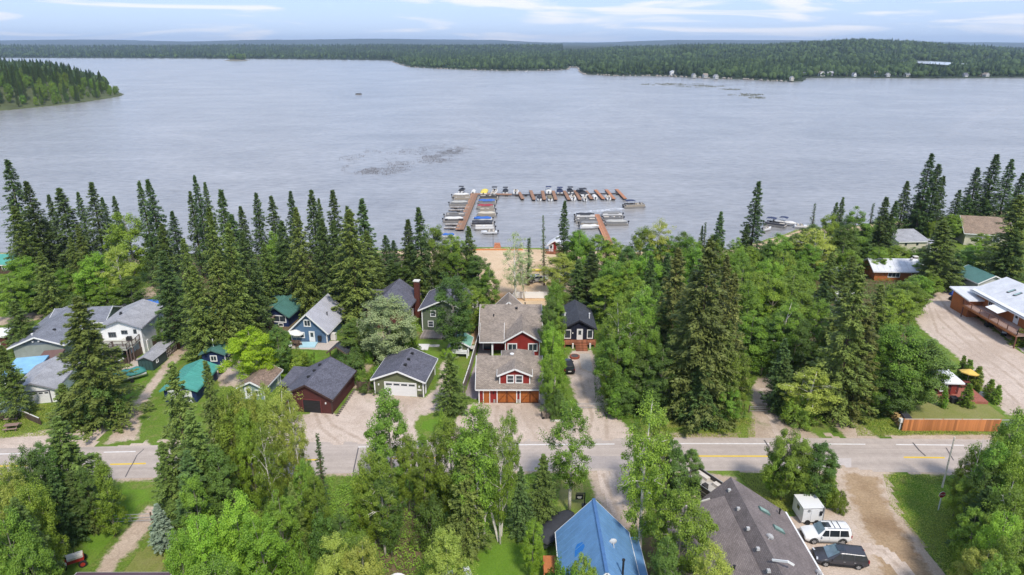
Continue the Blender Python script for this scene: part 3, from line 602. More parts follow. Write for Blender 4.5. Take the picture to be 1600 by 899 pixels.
rows('around the white-roofed log cabin', 'G 1240 370 420 44; D 1270 350 420 44; S 1317 308 400 22; S 1308 316 400 20; T 1275 318 395 14; G 1300 335 415 40; A 1345 326 420 44; D 1325 350 430 40; Y 1282 360 440 60; X 1292 358 440 34; S 1352 350 420 36; O 1372 350 405 36; G 1386 335 388 36; S 1387 308 408 36; S 1396 314 408 28; G 1404 384 424 46; D 1446 388 428 36; G 1375 385 430 36; T 1366 318 405 16; A 1330 390 450 40; O 1300 395 470 44; G 1265 385 450 50; O 1332 400 470 44; G 1455 400 440 36; X 1438 375 428 10; D 1428 386 426 24')
rows('in the tall right-hand shore group', 'S 1455 240 378 40; S 1467 256 376 36; S 1477 275 374 30; S 1418 283 374 28; M 1442 320 376 40; S 1499 297 372 26; S 1531 262 360 34; S 1557 240 358 38; S 1583 249 358 38; S 1515 305 362 28; M 1586 310 372 44; D 1480 340 376 36; S 1545 300 360 26; G 1490 335 378 34; S 1437 300 374 24; S 1600 270 356 34; G 1465 345 384 30')
rows('behind the log lodge', 'O 1480 344 452 70; O 1600 305 450 84; G 1540 366 408 34; L 1530 380 428 34; D 1512 388 436 34; G 1566 388 434 34; M 1498 400 450 36; M 1590 360 456 60; M 1575 390 450 50; G 1510 415 440 24; S 1462 400 446 34; G 1455 430 462 36; G 1545 395 436 30')
rows('in the thicket left of the gravel lot', 'O 1346 414 652 100; O 1325 440 600 70; R 1360 470 645 80; O 1378 445 560 56; M 1310 470 560 60; G 1420 440 500 60; A 1440 430 490 44; G 1418 505 645 76; D 1445 530 645 80; G 1395 520 640 60; D 1400 570 650 60; G 1444 545 640 42; D 1424 580 652 52; G 1362 590 650 36; X 1273 474 560 44; G 1300 500 590 50; Y 1262 574 660 78; H 1250 622 662 50; A 1405 450 530 50; G 1385 480 560 50; D 1300 540 600 56; M 1290 440 520 50; G 1290 585 640 40')
rows('on the grass round the red hut', 'C 1517 562 598 26; C 1508 556 592 20; C 1531 573 606 28; C 1551 593 620 24; C 1562 602 630 22; C 1517 600 634 30; C 1480 606 636 16; C 1597 514 540 26')
rows('in the bottom left thicket', 'O 92 648 806 84; D 40 700 850 60; G 16 730 880 80; G 36 752 915 70; O 20 780 960 80; N 150 712 838 44; M 80 730 846 66; S 112 735 832 44; D 122 730 832 42; G 10 800 980 90; H 30 860 970 60; O 132 762 832 30; D 60 690 830 50; G 36 840 990 66; V 5 725 900 70')
rows('beside the farm track', 'B 243 788 862 32')
rows('below the highway, left of maroon garage', 'O 264 566 800 88; O 300 640 830 86; O 320 562 790 56; M 290 700 850 70; V 375 598 785 56; V 405 606 790 46; V 345 606 785 44; A 350 610 790 56; Y 372 620 770 60; O 250 690 820 60; G 385 640 800 56; L 310 800 960 90; L 360 778 960 90; L 400 800 970 80; L 280 830 1000 70; D 340 700 840 60; G 335 860 1040 90; A 300 740 880 50')
rows('below the highway by the maroon garage', 'Y 432 598 790 70; Y 450 610 800 50; K 415 660 840 50; T 495 678 800 30; A 470 712 840 44; O 455 755 875 44; G 490 745 860 50; N 480 728 850 40; J 500 810 890 60; D 530 800 900 40; G 425 770 900 60; H 470 860 960 60')
rows('in the woods below the green garage', 'A 600 612 790 76; G 575 700 860 60; K 590 715 870 60; D 603 740 870 50; A 655 690 820 44; J 672 780 860 50; G 560 830 960 80; V 520 838 990 80; V 566 840 1000 76; G 632 680 800 44; N 560 740 860 44')
rows('in the woods below the red garage', 'A 735 634 850 70; K 752 625 850 60; A 705 652 820 56; O 728 700 862 64; K 780 655 850 56; M 815 730 840 40; O 848 708 826 54; A 680 665 810 44; C 812 778 832 28; X 745 700 860 30; K 790 640 800 40')
rows('beside the blue-roofed house', 'K 895 632 800 84; L 831 812 905 36; V 690 836 960 76; G 905 866 1000 56; K 1020 616 880 96; D 1052 680 800 70; G 1070 760 920 96; G 1010 700 800 50; V 1115 862 1010 90; D 1040 840 980 50; H 870 890 1000 60; D 1085 700 780 40; A 1030 650 800 50')
rows('beside the white trailer', 'G 1238 666 782 72; D 1284 692 790 62; G 1222 700 778 44; N 1303 715 792 36; G 1262 696 786 56; H 1314 770 800 26')
rows('in the thicket behind the stop sign', 'G 1585 645 820 80; X 1540 672 815 46; A 1515 708 806 34; G 1530 735 835 52; D 1555 720 850 60; M 1545 760 870 60; G 1590 760 900 80; L 1575 800 940 70; G 1530 800 900 60; D 1526 770 850 36; V 1550 860 980 80; G 1600 700 860 70; A 1575 690 850 56; H 1545 850 940 70; G 1600 830 980 80; K 1560 680 830 44; G 1516 740 815 28; X 1580 740 900 40; H 1522 856 920 44; H 1512 806 850 24; D 1590 650 790 60; G 1570 870 1010 80')
# labels: look, place, and the rank from the left among those of one kind in one place
ORD = ['leftmost', 'second from left', 'third from left', 'fourth from left', 'fifth from left', 'sixth from left', 'seventh from left', 'eighth from left', 'ninth from left', 'tenth from left', 'eleventh from left', 'twelfth from left', 'thirteenth from left', 'fourteenth from left', 'fifteenth from left', 'sixteenth from left', 'seventeenth from left', 'eighteenth from left']
grp = {}
for t in TREES: grp.setdefault((t[0], t[1]), []).append(t)
for (code, where), L in grp.items():
    L.sort(key=lambda t: t[3][0] / t[3][1]); w = KIND[code][3]
    for i, t in enumerate(L):
        lab = f'{w} {where}' if len(L) == 1 else f'{w} {where}, {ORD[min(i, 17)]}'
        tag(t[2], lab, 'shrub' if code in 'HIJ' else 'tree', ('shrubs ' if code in 'HIJ' else 'trees ') + where)
# ---------------------------------------------------------------- far country
def smooth(a, b, x): t = np.clip((x - a) / (b - a), 0, 1); return t * t * (3 - 2 * t)
def vnoise(x, y, s, seed=0):
    r = np.random.default_rng(seed); G = r.random((64, 64)); u = x / s % 64; v = y / s % 64
    i = np.floor(u).astype(int) % 64; j = np.floor(v).astype(int) % 64; fu = u - np.floor(u); fv = v - np.floor(v); fu = fu * fu * (3 - 2 * fu); fv = fv * fv * (3 - 2 * fv)
    a = G[i, j]; b = G[(i + 1) % 64, j]; c = G[i, (j + 1) % 64]; d = G[(i + 1) % 64, (j + 1) % 64]
    return (a * (1 - fu) + b * fu) * (1 - fv) + (c * (1 - fu) + d * fu) * fv
m_forestfloor = M('forest_ground', (.025, .038, .016), .95, .3, .02, 0)
far_leaf = None
def m_farleaf():
    t = NT('distant_foliage'); a = t.attr('tint'); p = t.pos(); n = t.noise(p, .006, 5, .65)
    c = t.mix(t.ramp(a, [(0, 0.), (1, 1.)]), (.014, .028, .016, 1), (.070, .108, .036, 1)); c = t.mix(1.0, c, t.ramp(n, [(.35, .62), (.65, 1.3)]), 'MULTIPLY')
    t.col(c); t.b.inputs['Roughness'].default_value = .8; t.b.inputs['Specular IOR Level'].default_value = .1; return t.m
far_leaf = m_farleaf()
def cone_tpl(seed, n=5):  # two ragged skirts
    r = np.random.default_rng(seed); V = []; Fc = []
    for z0, z1, R in ((.08, .62, .20), (.40, 1.0, .13)):
        b = len(V); 
        for k in range(n): a = 2 * math.pi * (k + r.random() * .5) / n; q = R * (.75 + .5 * r.random()); V.append((math.cos(a) * q, math.sin(a) * q, z0 + r.random() * .06))
        V.append((0, 0, z1)); Fc += [(b + k, b + (k + 1) % n, b + n) for k in range(n)]
    return np.array(V), np.array(Fc)
def blob_tpl(seed):
    r = np.random.default_rng(seed); V = [(0, 0, 1.0)]; Fc = []
    for z, R in ((.78, .24), (.42, .33), (.12, .2)):
        off = r.random()
        for k in range(5): a = 2 * math.pi * (k + off) / 5; q = R * (.7 + .6 * r.random()); V.append((math.cos(a) * q, math.sin(a) * q, z + .12 * (r.random() - .5)))
    Fc += [(0, 1 + k, 1 + (k + 1) % 5) for k in range(5)]
    for s in (0, 1):
        for k in range(5):
            a, b, c, d = 1 + 5 * s + k, 1 + 5 * s + (k + 1) % 5, 6 + 5 * s + k, 6 + 5 * s + (k + 1) % 5; Fc += [(a, c, d), (a, d, b)]
    return np.array(V), np.array(Fc)
TPL = [cone_tpl(i) for i in range(5)] + [blob_tpl(i) for i in range(5)]
def forest(name, P, Hh, conif, label, bright=0.):
    """P: n x 3 feet of trees, one joined mesh"""
    n = len(P); isC = RNG.random(n) < conif; k = np.where(isC, RNG.integers(0, 5, n), RNG.integers(5, 10, n)); VV = []; FF = []; TT = []; base = 0
    tn = np.where(isC, RNG.random(n) * .38, .42 + RNG.random(n) * .5) + bright
    for q in range(10):
        s = np.where(k == q)[0]
        if not len(s): continue
        V, Fc = TPL[q]; a = RNG.random(len(s)) * 6.28; h = Hh[s]; ca, sa = np.cos(a)[:, None], np.sin(a)[:, None]; wd = h * (.8 + .5 * RNG.random(len(s)))
        x = (V[None, :, 0] * ca - V[None, :, 1] * sa) * wd[:, None] * 1.15; y = (V[None, :, 0] * sa + V[None, :, 1] * ca) * wd[:, None] * 1.15; z = V[None, :, 2] * (h * (1.1 if q < 5 else .82))[:, None]
        VV.append(np.stack([x + P[s, 0:1], y + P[s, 1:2], z + P[s, 2:3]], -1).reshape(-1, 3))
        FF.append((Fc[None] + (np.arange(len(s)) * len(V))[:, None, None] + base).reshape(-1, 3)); base += len(s) * len(V); TT.append(np.repeat(tn[s], len(V)))
    o = link(name, npmesh(name, np.concatenate(VV), np.concatenate(FF), 3, {'tint': np.concatenate(TT)}), None, far_leaf); tag(o, label, 'forest', None, 'stuff'); return o
def polar_grid(a0, a1, d0, d1, k):
    """scatter with spacing growing with distance"""
    out = []; d = d0
    while d < d1:
        s = k * d; n = int((a1 - a0) * d / s); a = a0 + (np.arange(n) + RNG.random(n)) / n * (a1 - a0); dd = d + (RNG.random(n) - .5) * s * 1.6
        out.append(np.stack([np.sin(a) * dd, np.cos(a) * dd], 1)); d += s * 1.0
    return np.concatenate(out)
def land(name, height, poly, step0, step1, mat):
    """polar terrain patch: azimuth a0..a1, rows growing with distance"""
    a0, a1, d0, d1, na, nd = poly; A = np.linspace(a0, a1, na); Dd = d0 * (d1 / d0) ** np.linspace(0, 1, nd); a, d = np.meshgrid(A, Dd, indexing='ij'); x = np.sin(a) * d; y = np.cos(a) * d
    z = height(x, y); idx = np.arange(na * nd).reshape(na, nd); q = np.stack([idx[:-1, :-1], idx[1:, :-1], idx[1:, 1:], idx[:-1, 1:]], -1).reshape(-1, 4)
    return tag(link(name, npmesh(name, np.stack([x, y, z], -1).reshape(-1, 3), q, 4, smooth=True), None, mat), kind='structure')
PEN = [(612, 96.5), (622, 100), (640, 105), (700, 108), (780, 110.5), (860, 110), (888, 108.5), (890, 105.2), (903, 105.5), (905, 112), (912, 116), (960, 118.5), (1020, 118.5), (1080, 121), (1160, 124), (1230, 127.5), (1255, 127), (1262, 121.5), (1350, 121.5), (1470, 122.5), (1600, 121), (1800, 120), (2300, 121)]
pen = np.array([tuple(W(a, b)[:2]) for a, b in PEN]); penpoly = [tuple(p) for p in pen] + [(pen[-1][0] * 2.6, 5200), (2500, 5600), (300, 5600), (pen[0][0] + 100, 4200), (pen[0][0] + 40, 2800)]
def pen_h(x, y):
    P = np.stack([np.ravel(x), np.ravel(y)], 1); s = pdist(P, penpoly); ins = pip(P, penpoly); r = np.ravel(x) / np.maximum(np.ravel(y), 1)
    top = 26 + 46 * smooth(.33, .52, r) * smooth(1500, 2700, P[:, 1]) + 8 * smooth(.0, .12, r) * (1 - smooth(.35, .45, r))
    h = 1.2 + top * smooth(40, 1500, s) + (vnoise(P[:, 0], P[:, 1], 190, 3) - .4) * 11 * smooth(60, 500, s)
    return np.where(ins, h, -4).reshape(np.shape(x))
land('peninsula', pen_h, (math.atan2(-.19, 1), math.radians(52), 950, 5400, 420, 200), 0, 0, m_forestfloor)
pond_c = W(1458, 101.5, 10)
Pp = polar_grid(math.atan2(-.19, 1), math.radians(42), 1020, 4600, .0072); Pp = Pp[pip(Pp, penpoly)]; sdist = pdist(Pp, penpoly[:len(pen)], False); Pp = Pp[sdist > 5]
pd_ = W(1457, 103, 6); keep = ~((np.abs(Pp[:, 0] / Pp[:, 1] - pd_.x / pd_.y) < .024) & (Pp[:, 1] > pd_.y - 250) & (Pp[:, 1] < pd_.y + 130)); Pp = Pp[keep]
zz = pen_h(Pp[:, 0], Pp[:, 1]); nb_ = vnoise(Pp[:, 0], Pp[:, 1], 90, 8); cf = .62 - .45 * (nb_ > .55)
H_ = (8.5 + 10 * RNG.random(len(Pp)) ** 1.3) * (1 + .22 * smooth(1200, 3500, Pp[:, 1])) * np.where(pdist(Pp, penpoly[:len(pen)], False) < 30, .72, 1)
near_ = Pp[:, 1] < 1900
forest('peninsula_forest', np.column_stack([Pp, zz])[near_], H_[near_], .52, 'dense mixed green forest covering the peninsula across the lake, cabins at its foot')
forest('hillside_forest', np.column_stack([Pp, zz])[~near_], H_[~near_], .5, 'dense forest on the long ridge rising behind the peninsula')
BACK = [(-700, 96), (-200, 92), (0, 90.5), (160, 91), (300, 91.5), (500, 93), (580, 94), (640, 95.5), (700, 96)]
bk2 = [tuple(W(a, b)[:2]) for a, b in BACK]; backpoly = bk2 + [(1500, 6500), (3000, 14000), (-9000, 14000), (-7000, 3000)]
def back_h(x, y):
    P = np.stack([np.ravel(x), np.ravel(y)], 1); s = pdist(P, backpoly[:len(bk2)], False); ins = pip(P, backpoly)
    h = 1 + 24 * smooth(0, 1800, s) + 18 * (vnoise(P[:, 0], P[:, 1], 420, 5) - .3) * smooth(200, 1500, s) + 30 * smooth(3000, 6500, s) * vnoise(P[:, 0], P[:, 1], 900, 6); return np.where(ins, h, -4).reshape(np.shape(x))
land('far_shore', back_h, (math.radians(-60), math.radians(8), 2050, 9000, 300, 130), 0, 0, m_forestfloor)
Pb = polar_grid(math.radians(-42), math.radians(4), 2100, 5200, .0078); Pb = Pb[pip(Pb, backpoly)]
forest('far_shore_forest', np.column_stack([Pb, back_h(Pb[:, 0], Pb[:, 1])]), 14 + 8 * RNG.random(len(Pb)), .7, 'low dark forest along the far left shore of the lake')
def hill_h(x, y):
    return 18 + 78 * smooth(8200, 10500, y) * (.45 + .75 * vnoise(x + 500, y, 1500, 11)) + 34 * np.exp(-((x + 6900) / 900) ** 2 - ((y - 10800) / 1200) ** 2) + 20 * np.exp(-((x + 1200) / 1600) ** 2 - ((y - 10800) / 1500) ** 2) + vnoise(x, y, 120, 12) * 7
land('distant_hills', hill_h, (math.radians(-52), math.radians(52), 7400, 13500, 500, 60), 0, 0, M('distant_woods', (.020, .035, .022), .95, .25, .004, 0))
# pond beyond the shore trees
o = MB().face([(pd_.x + math.cos(a) * 42 * (1 + .25 * math.sin(3 * a)), pd_.y - 60 + math.sin(a) * 190, 11.5 + math.sin(a) * 3) for a in np.linspace(0, 2 * math.pi, 25)[:-1]]).build('pond', M('pond_water', (.5, .53, .58), .15, .05, .05, .1, spec=.5)); tag(o, kind='structure')
# wooded headland on the left and the islet
HL = [(-500, 200), (-200, 182), (-40, 175), (20, 171), (60, 167), (120, 161), (165, 154), (190, 149.5), (193, 147), (180, 142), (150, 134), (60, 122), (-100, 110), (-500, 105)]
hl = [tuple(W(a, b)[:2]) for a, b in HL]
def hl_h(x, y):
    P = np.stack([np.ravel(x), np.ravel(y)], 1); s = pdist(P, hl); ins = pip(P, hl); return np.where(ins, 13 * smooth(0, 60, s) - .2 * smooth(0, 3, s) + .4, -3 + 0 * s).reshape(np.shape(x))
land('headland', hl_h, (math.radians(-58), math.radians(-28), 560, 1500, 240, 160), 0, 0, M('headland_grass', (.075, .09, .035), .95, .3, .05, 0))
TREES.clear(); hh = np.array([(a, b) for a in np.arange(-1300, 20, 8.6) for b in np.arange(560, 1500, 9.5)]) * 1.0
hh[:, 0] -= 0; hh = hh + RNG.normal(size=hh.shape) * 3; hh = hh[pip(hh, hl)]; dd = pdist(hh, hl); hh = hh[dd > 3.5]
hz = hl_h(hh[:, 0], hh[:, 1]); sx_ = 800 + F * hh[:, 0] / (hh[:, 1] * CP + (CAMH - hz) * SP); vis = sx_ > -15; order = np.argsort(np.hypot(hh[:, 0], hh[:, 1]) + 1e6 * ~vis)
cnt = 0; rest = []
for i in order:
    if cnt < 230 and vis[i]:
        c = 'SGMSAGSG'[random.randrange(8)]; d0 = dd[dd > 3.5][i]; c = 'G' if d0 < 14 and random.random() < .6 else c
        r_ = place_tree(c, (hh[i, 0], hh[i, 1], hz[i] - .3), {'S': 19, 'M': 17, 'G': 10.5, 'A': 12}[c] * random.uniform(.75, 1.15) * (.7 if d0 < 14 else 1), None, '')
        w = {'S': 'tall dark spruce', 'M': 'broad dark spruce', 'G': 'green leafy tree', 'A': 'upright green aspen'}[c]
        tag(r_, w + ' in the wood on the headland at the upper left', 'tree', w + 's of the headland wood'); cnt += 1
    else: rest.append(i)
if rest: forest('headland_forest', np.column_stack([hh[rest], hz[rest] - .3]), 14 + 6 * RNG.random(len(rest)), .6, 'rear of the mixed wood on the headland at the left')
ic = W(371, 94.5); isl = MB(); rr = [[(ic.x + math.cos(a) * R * (1.0), ic.y + math.sin(a) * R * 2.0, z) for a in np.linspace(0, 2 * math.pi, 15)[:-1]] for R, z in ((38, -1), (27, 1.5), (12, 3.5))]; isl.loft(rr)
tag(isl.build('islet', M('islet_rock', (.16, .15, .10), .9, .3, .1, 0)), kind='structure')
for i in range(26):
    a = random.random() * 6.28; q = random.random() ** .5
    r_ = place_tree('G' if i % 3 else 'S', (ic.x + math.cos(a) * q * 24, ic.y + math.sin(a) * q * 34, 1.5), random.uniform(13, 20), random.uniform(5, 7.5), '')
    w = 'green leafy tree' if i % 3 else 'dark spruce'; tag(r_, w + ' on the tiny islet far out on the lake', 'tree', w + 's on the islet')
print('trees', cnt, len(Pp), len(Pb))
# ---------------------------------------------------------------- buildings
sh_slate = m_shingle('slate_grey_shingles', (.115, .115, .145)); sh_brown = m_shingle('brown_shingles', (.20, .165, .15), .18); sh_tan = m_shingle('tan_brown_shingles', (.27, .225, .19), .2)
sh_dark = m_shingle('dark_shingles', (.055, .06, .075)); sh_bluegrey = m_shingle('blue_grey_shingles', (.20, .21, .245), .12); sh_pale = m_shingle('pale_grey_shingles', (.34, .34, .36), .08); sh_old = m_shingle('mossy_old_shingles', (.24, .17, .13), .3); sh_rust = m_shingle('rusty_brown_shingles', (.26, .19, .14), .2)
mt_blue = m_metalroof('blue_metal_roof', (.125, .26, .46), .6); mt_white = m_metalroof('white_metal_roof', (.58, .59, .62)); mt_green = m_metalroof('dark_green_metal_roof', (.07, .17, .145)); mt_turq = m_metalroof('turquoise_metal_roof', (.075, .30, .25)); mt_mint = m_metalroof('mint_metal_roof', (.20, .42, .31)); mt_grey = m_metalroof('grey_metal_roof', (.42, .42, .46)); mt_sky = m_metalroof('light_blue_metal_roof', (.22, .44, .62)); mt_bronze = m_metalroof('weathered_brown_metal_roof', (.26, .20, .17)); mt_lodge = m_metalroof('white_lodge_roof', (.56, .57, .60), .5, .4)
s_red = m_siding('barn_red_siding', (.24, .025, .02)); s_maroon = m_siding('maroon_siding', (.078, .024, .022)); s_olive = m_siding('olive_siding', (.125, .14, .075)); s_sage = m_siding('sage_board_siding', (.105, .13, .085), .4, True); s_white = m_siding('white_siding', (.76, .76, .76)); s_navy = m_siding('navy_siding', (.012, .025, .085), .3, True); s_blueg = m_siding('slate_blue_siding', (.085, .15, .25)); s_black = m_siding('near_black_blue_siding', (.012, .014, .03)); s_grey = m_siding('grey_green_siding', (.24, .27, .25)); s_greyl = m_siding('light_grey_siding', (.42, .42, .40)); s_log = m_siding('orange_log_siding', (.36, .12, .035), .3); s_dwood = m_siding('dark_board_siding', (.09, .055, .04), .25, True); s_teal = m_siding('grey_teal_siding', (.20, .27, .28)); s_slateb = m_siding('slate_siding', (.12, .15, .19)); s_darkred = m_siding('dark_red_brown_siding', (.105, .03, .028)); s_cream = m_siding('cream_siding', (.5, .46, .36))
brick_m = m_shingle('red_brick', (.20, .06, .04), .25, .25, .09); gdoor_w = M('white_door', (.68, .68, .68), .5, .05); gdoor_c = M('orange_stained_wood', (.34, .105, .025), .5, .2, 4, streak=True); gdoor_cd = M('dark_stained_wood', (.15, .045, .015), .5, .2); gdoor_b = M('black_door', (.02, .02, .022), .5, .2)
class Bld:
    def __init__(s, name, label, cat, x, y, w, d, yaw, h, rise, wall, roof, ridge='f', ov=.45, trim=white, z0=0., th=.14, root=None, group=None, nowall=False, corner=True, ribs=0):
        yaw = math.radians(yaw); s.w, s.d, s.h, s.rise, s.ridge, s.ov = w, d, h, rise, ridge, ov
        if root is None: s.root = empty(name, (x, y, z0), yaw, label, cat, group); s.M = Matrix.Identity(4)
        else:
            s.root = root; rm = Matrix.Translation(root.location) @ Matrix.Rotation(root.rotation_euler[2], 4, 'Z'); s.M = rm.inverted() @ Matrix.Translation((x, y, z0)) @ Matrix.Rotation(yaw, 4, 'Z')
        X = w / 2; m = MB()
        if not nowall:
            if ridge == 'f': 
                P = [(-X, 0), (X, 0), (X, h), (0, h + rise), (-X, h)]; F_ = [(a, 0, b) for a, b in P]; B_ = [(a, d, b) for a, b in P]; m.face(F_); m.face(B_[::-1])
                m.face([B_[0], F_[0], F_[4], B_[4]]); m.face([F_[1], B_[1], B_[2], F_[2]])
            elif ridge == 's':
                P = [(0, 0), (d, 0), (d, h), (d / 2, h + rise), (0, h)]; L_ = [(-X, a, b) for a, b in P]; R_ = [(X, a, b) for a, b in P]; m.face(L_[::-1]); m.face(R_)
                m.face([L_[0], R_[0], R_[4], L_[4]]); m.face([R_[1], L_[1], L_[2], R_[2]])
            else: m.box(0, d / 2, h / 2, w, d, h)
            s.put(m, 'wall', wall)
            if corner and trim:
                m = MB()
                for a, b in ((-X, 0), (X, 0), (X, d), (-X, d)): m.box(a, b, h / 2, .16, .16, h)
                s.put(m, 'corner_trim', trim)
        m = MB(); f = MB(); o = ov
        if ridge == 'f':
            k = rise / X; e = h - k * o
            for sg in (-1, 1):
                a, b, c, dd = (sg * (X + o), -o, e), (sg * (X + o), d + o, e), (0, d + o, h + rise), (0, -o, h + rise)
                q = [Vector(p) + Vector((0, 0, th)) for p in (a, b, c, dd)]
                if sg < 0: m.slab(q[1], q[0], q[3], q[2], th)
                else: m.slab(q[0], q[1], q[2], q[3], th)
                f.bar((sg * (X + o + .02), -o - .03, e + .02), (0, -o - .03, h + rise + .02), .06, .24); f.bar((sg * (X + o + .02), d + o + .03, e + .02), (0, d + o + .03, h + rise + .02), .06, .24); f.bar((sg * (X + o + .04), -o, e + .0), (sg * (X + o + .04), d + o, e + .0), .06, .2)
                if ribs:
                    s.ribs(m, Vector(a), Vector(dd), Vector((0, 1, 0)), d + 2 * o, th, ribs)
            s.rz = lambda x, y: h + rise - k * abs(x) + th
        elif ridge == 's':
            k = rise / (d / 2); e = h - k * o
            for sg in (-1, 1):
                yy = -o if sg < 0 else d + o
                a, b, c, dd = (-X - o, yy, e), (X + o, yy, e), (X + o, d / 2, h + rise), (-X - o, d / 2, h + rise)
                q = [Vector(p) + Vector((0, 0, th)) for p in (a, b, c, dd)]
                if sg < 0: m.slab(*q, th)
                else: m.slab(q[1], q[0], q[3], q[2], th)
                for sx in (-1, 1): f.bar((sx * (X + o + .03), yy, e + .02), (sx * (X + o + .03), d / 2, h + rise + .02), .06, .24)
                f.bar((-X - o, yy + sg * .04, e), (X + o, yy + sg * .04, e), .06, .2)
                if ribs: s.ribs(m, Vector(a), Vector(dd), Vector((1, 0, 0)), w + 2 * o, th, ribs)
            s.rz = lambda x, y: h + rise - k * abs(y - d / 2) + th
        elif ridge in 'hp':
            hl = max(.02, (w - d) / 2) if w >= d else .02; dl = .02 if w >= d else (d - w) / 2
            A = [(-X - o, -o, h), (X + o, -o, h), (X + o, d + o, h), (-X - o, d + o, h)]; R = [(-hl, d / 2 - dl, h + rise), (hl, d / 2 - dl, h + rise), (hl, d / 2 + dl, h + rise), (-hl, d / 2 + dl, h + rise)]
            for i in range(4):
                j = (i + 1) % 4; u = (Vector(A[j]) - Vector(A[i])).length; v = (Vector(R[i]) - Vector(A[i])).length
                m.face([A[i], A[j], R[j], R[i]], [(0, 0), (u, 0), (u * .7, v), (u * .3, v)]); f.bar(Vector(A[i]) - Vector((0, 0, .1)), Vector(A[j]) - Vector((0, 0, .1)), .07, .2)
            m.face(R); m.face([(p[0], p[1], h - .03) for p in A][::-1]); s.rz = lambda x, y: h + .05 + rise * max(0, min(1, min((X - abs(x)) / X, min(y, d - y) / (d / 2))))
        elif ridge == 'm':   # single pitch, low at the front
            q = [Vector(p) for p in ((-X - o, -o, h + th), (X + o, -o, h + th), (X + o, d + o, h + rise + th), (-X - o, d + o, h + rise + th))]; m.slab(*q, th)
            f.bar((-X - o, -o - .04, h), (X + o, -o - .04, h), .06, .2)
            for sx in (-1, 1): f.bar((sx * (X + o + .03), -o, h), (sx * (X + o + .03), d + o, h + rise), .06, .2)
            if rise and not nowall: m2 = MB().box(0, d - .1, h + rise / 2, w, .1, rise); s.put(m2, 'wall', wall)
            s.rz = lambda x, y: h + rise * y / d + th
        s.put(m, 'roof', roof)
        if trim: s.put(f, 'fascia', trim)
    def ribs(s, m, a, dd, ax, L, th, sp):
        n = int(L / sp)
        for i in range(n + 1):
            p = a + ax * (i * L / n) + Vector((0, 0, th + .015)); q = dd + ax * (i * L / n) + Vector((0, 0, th + .015)); m.bar(p, q, .05, .05)
    def put(s, m, name, mat, parent=None):
        m.v = [tuple(s.M @ Vector(p)) for p in m.v]; return m.build(name, mat, parent or s.root)
    def fr(s, face, u, z):
        """frame on a face: origin, right, out"""
        X = s.w / 2
        if face == 'f': return Vector((u, 0, z)), Vector((1, 0, 0)), Vector((0, -1, 0))
        if face == 'b': return Vector((u, s.d, z)), Vector((-1, 0, 0)), Vector((0, 1, 0))
        if face == 'r': return Vector((X, u, z)), Vector((0, 1, 0)), Vector((1, 0, 0))
        return Vector((-X, u, z)), Vector((0, -1, 0)), Vector((-1, 0, 0))
    def rect(s, m, fr, a, b, z0, z1, o0, o1):
        O, R, N = fr; P = [O + R * x + N * o + Vector((0, 0, z)) for z in (z0, z1) for x, o in ((a, o0), (b, o0), (b, o1), (a, o1))]
        n = len(m.v); m.v += [tuple(p) for p in P]
        for q in ((0, 3, 2, 1), (4, 5, 6, 7), (0, 1, 5, 4), (1, 2, 6, 5), (2, 3, 7, 6), (3, 0, 4, 7)): m.f.append(tuple(n + i for i in q)); m.uv.append([(0, 0)] * 4)
    def win(s, face, u, z, w, h, cols=1, rows=1, fm=white, fw=.11, name='window', out=0.):
        fr = s.fr(face, u, z); m = MB(); o = out; a, b = -w / 2, w / 2
        s.rect(m, fr, a - fw, b + fw, h, h + fw, o - .02, o + .08); s.rect(m, fr, a - fw, b + fw, -fw, 0, o - .02, o + .1)
        s.rect(m, fr, a - fw, a, 0, h, o - .02, o + .075); s.rect(m, fr, b, b + fw, 0, h, o - .02, o + .075)
        for i in range(1, cols): s.rect(m, fr, a + w * i / cols - .035, a + w * i / cols + .035, 0, h, o - .02, o + .06)
        for j in range(1, rows): s.rect(m, fr, a, b, h * j / rows - .025, h * j / rows + .025, o - .02, o + .055)
        f = s.put(m, name, fm)
        for i in range(cols):
            g = MB(); s.rect(g, fr, a + w * i / cols, a + w * (i + 1) / cols, 0, h, o - .02, o + .03); s.put(g, 'pane', glass, f)
        return f
    def door(s, face, u, z, w=.95, h=2.05, mat=gdoor_w, fm=white, light=True):
        fr = s.fr(face, u, z); m = MB(); s.rect(m, fr, -w / 2 - .1, w / 2 + .1, h, h + .1, -.02, .08); s.rect(m, fr, -w / 2 - .1, -w / 2, 0, h, -.02, .08); s.rect(m, fr, w / 2, w / 2 + .1, 0, h, -.02, .08); s.put(m, 'door_frame', fm)
        m = MB(); s.rect(m, fr, -w / 2, w / 2, 0, h, -.02, .04); d = s.put(m, 'door', mat)
        if light: g = MB(); s.rect(g, fr, -w * .3, w * .3, h * .5, h * .9, 0, .055); s.put(g, 'pane', glass, d)
        k = MB(); s.rect(k, fr, w * .36, w * .42, h * .45, h * .5, .03, .1); s.put(k, 'handle', alu, d); return d
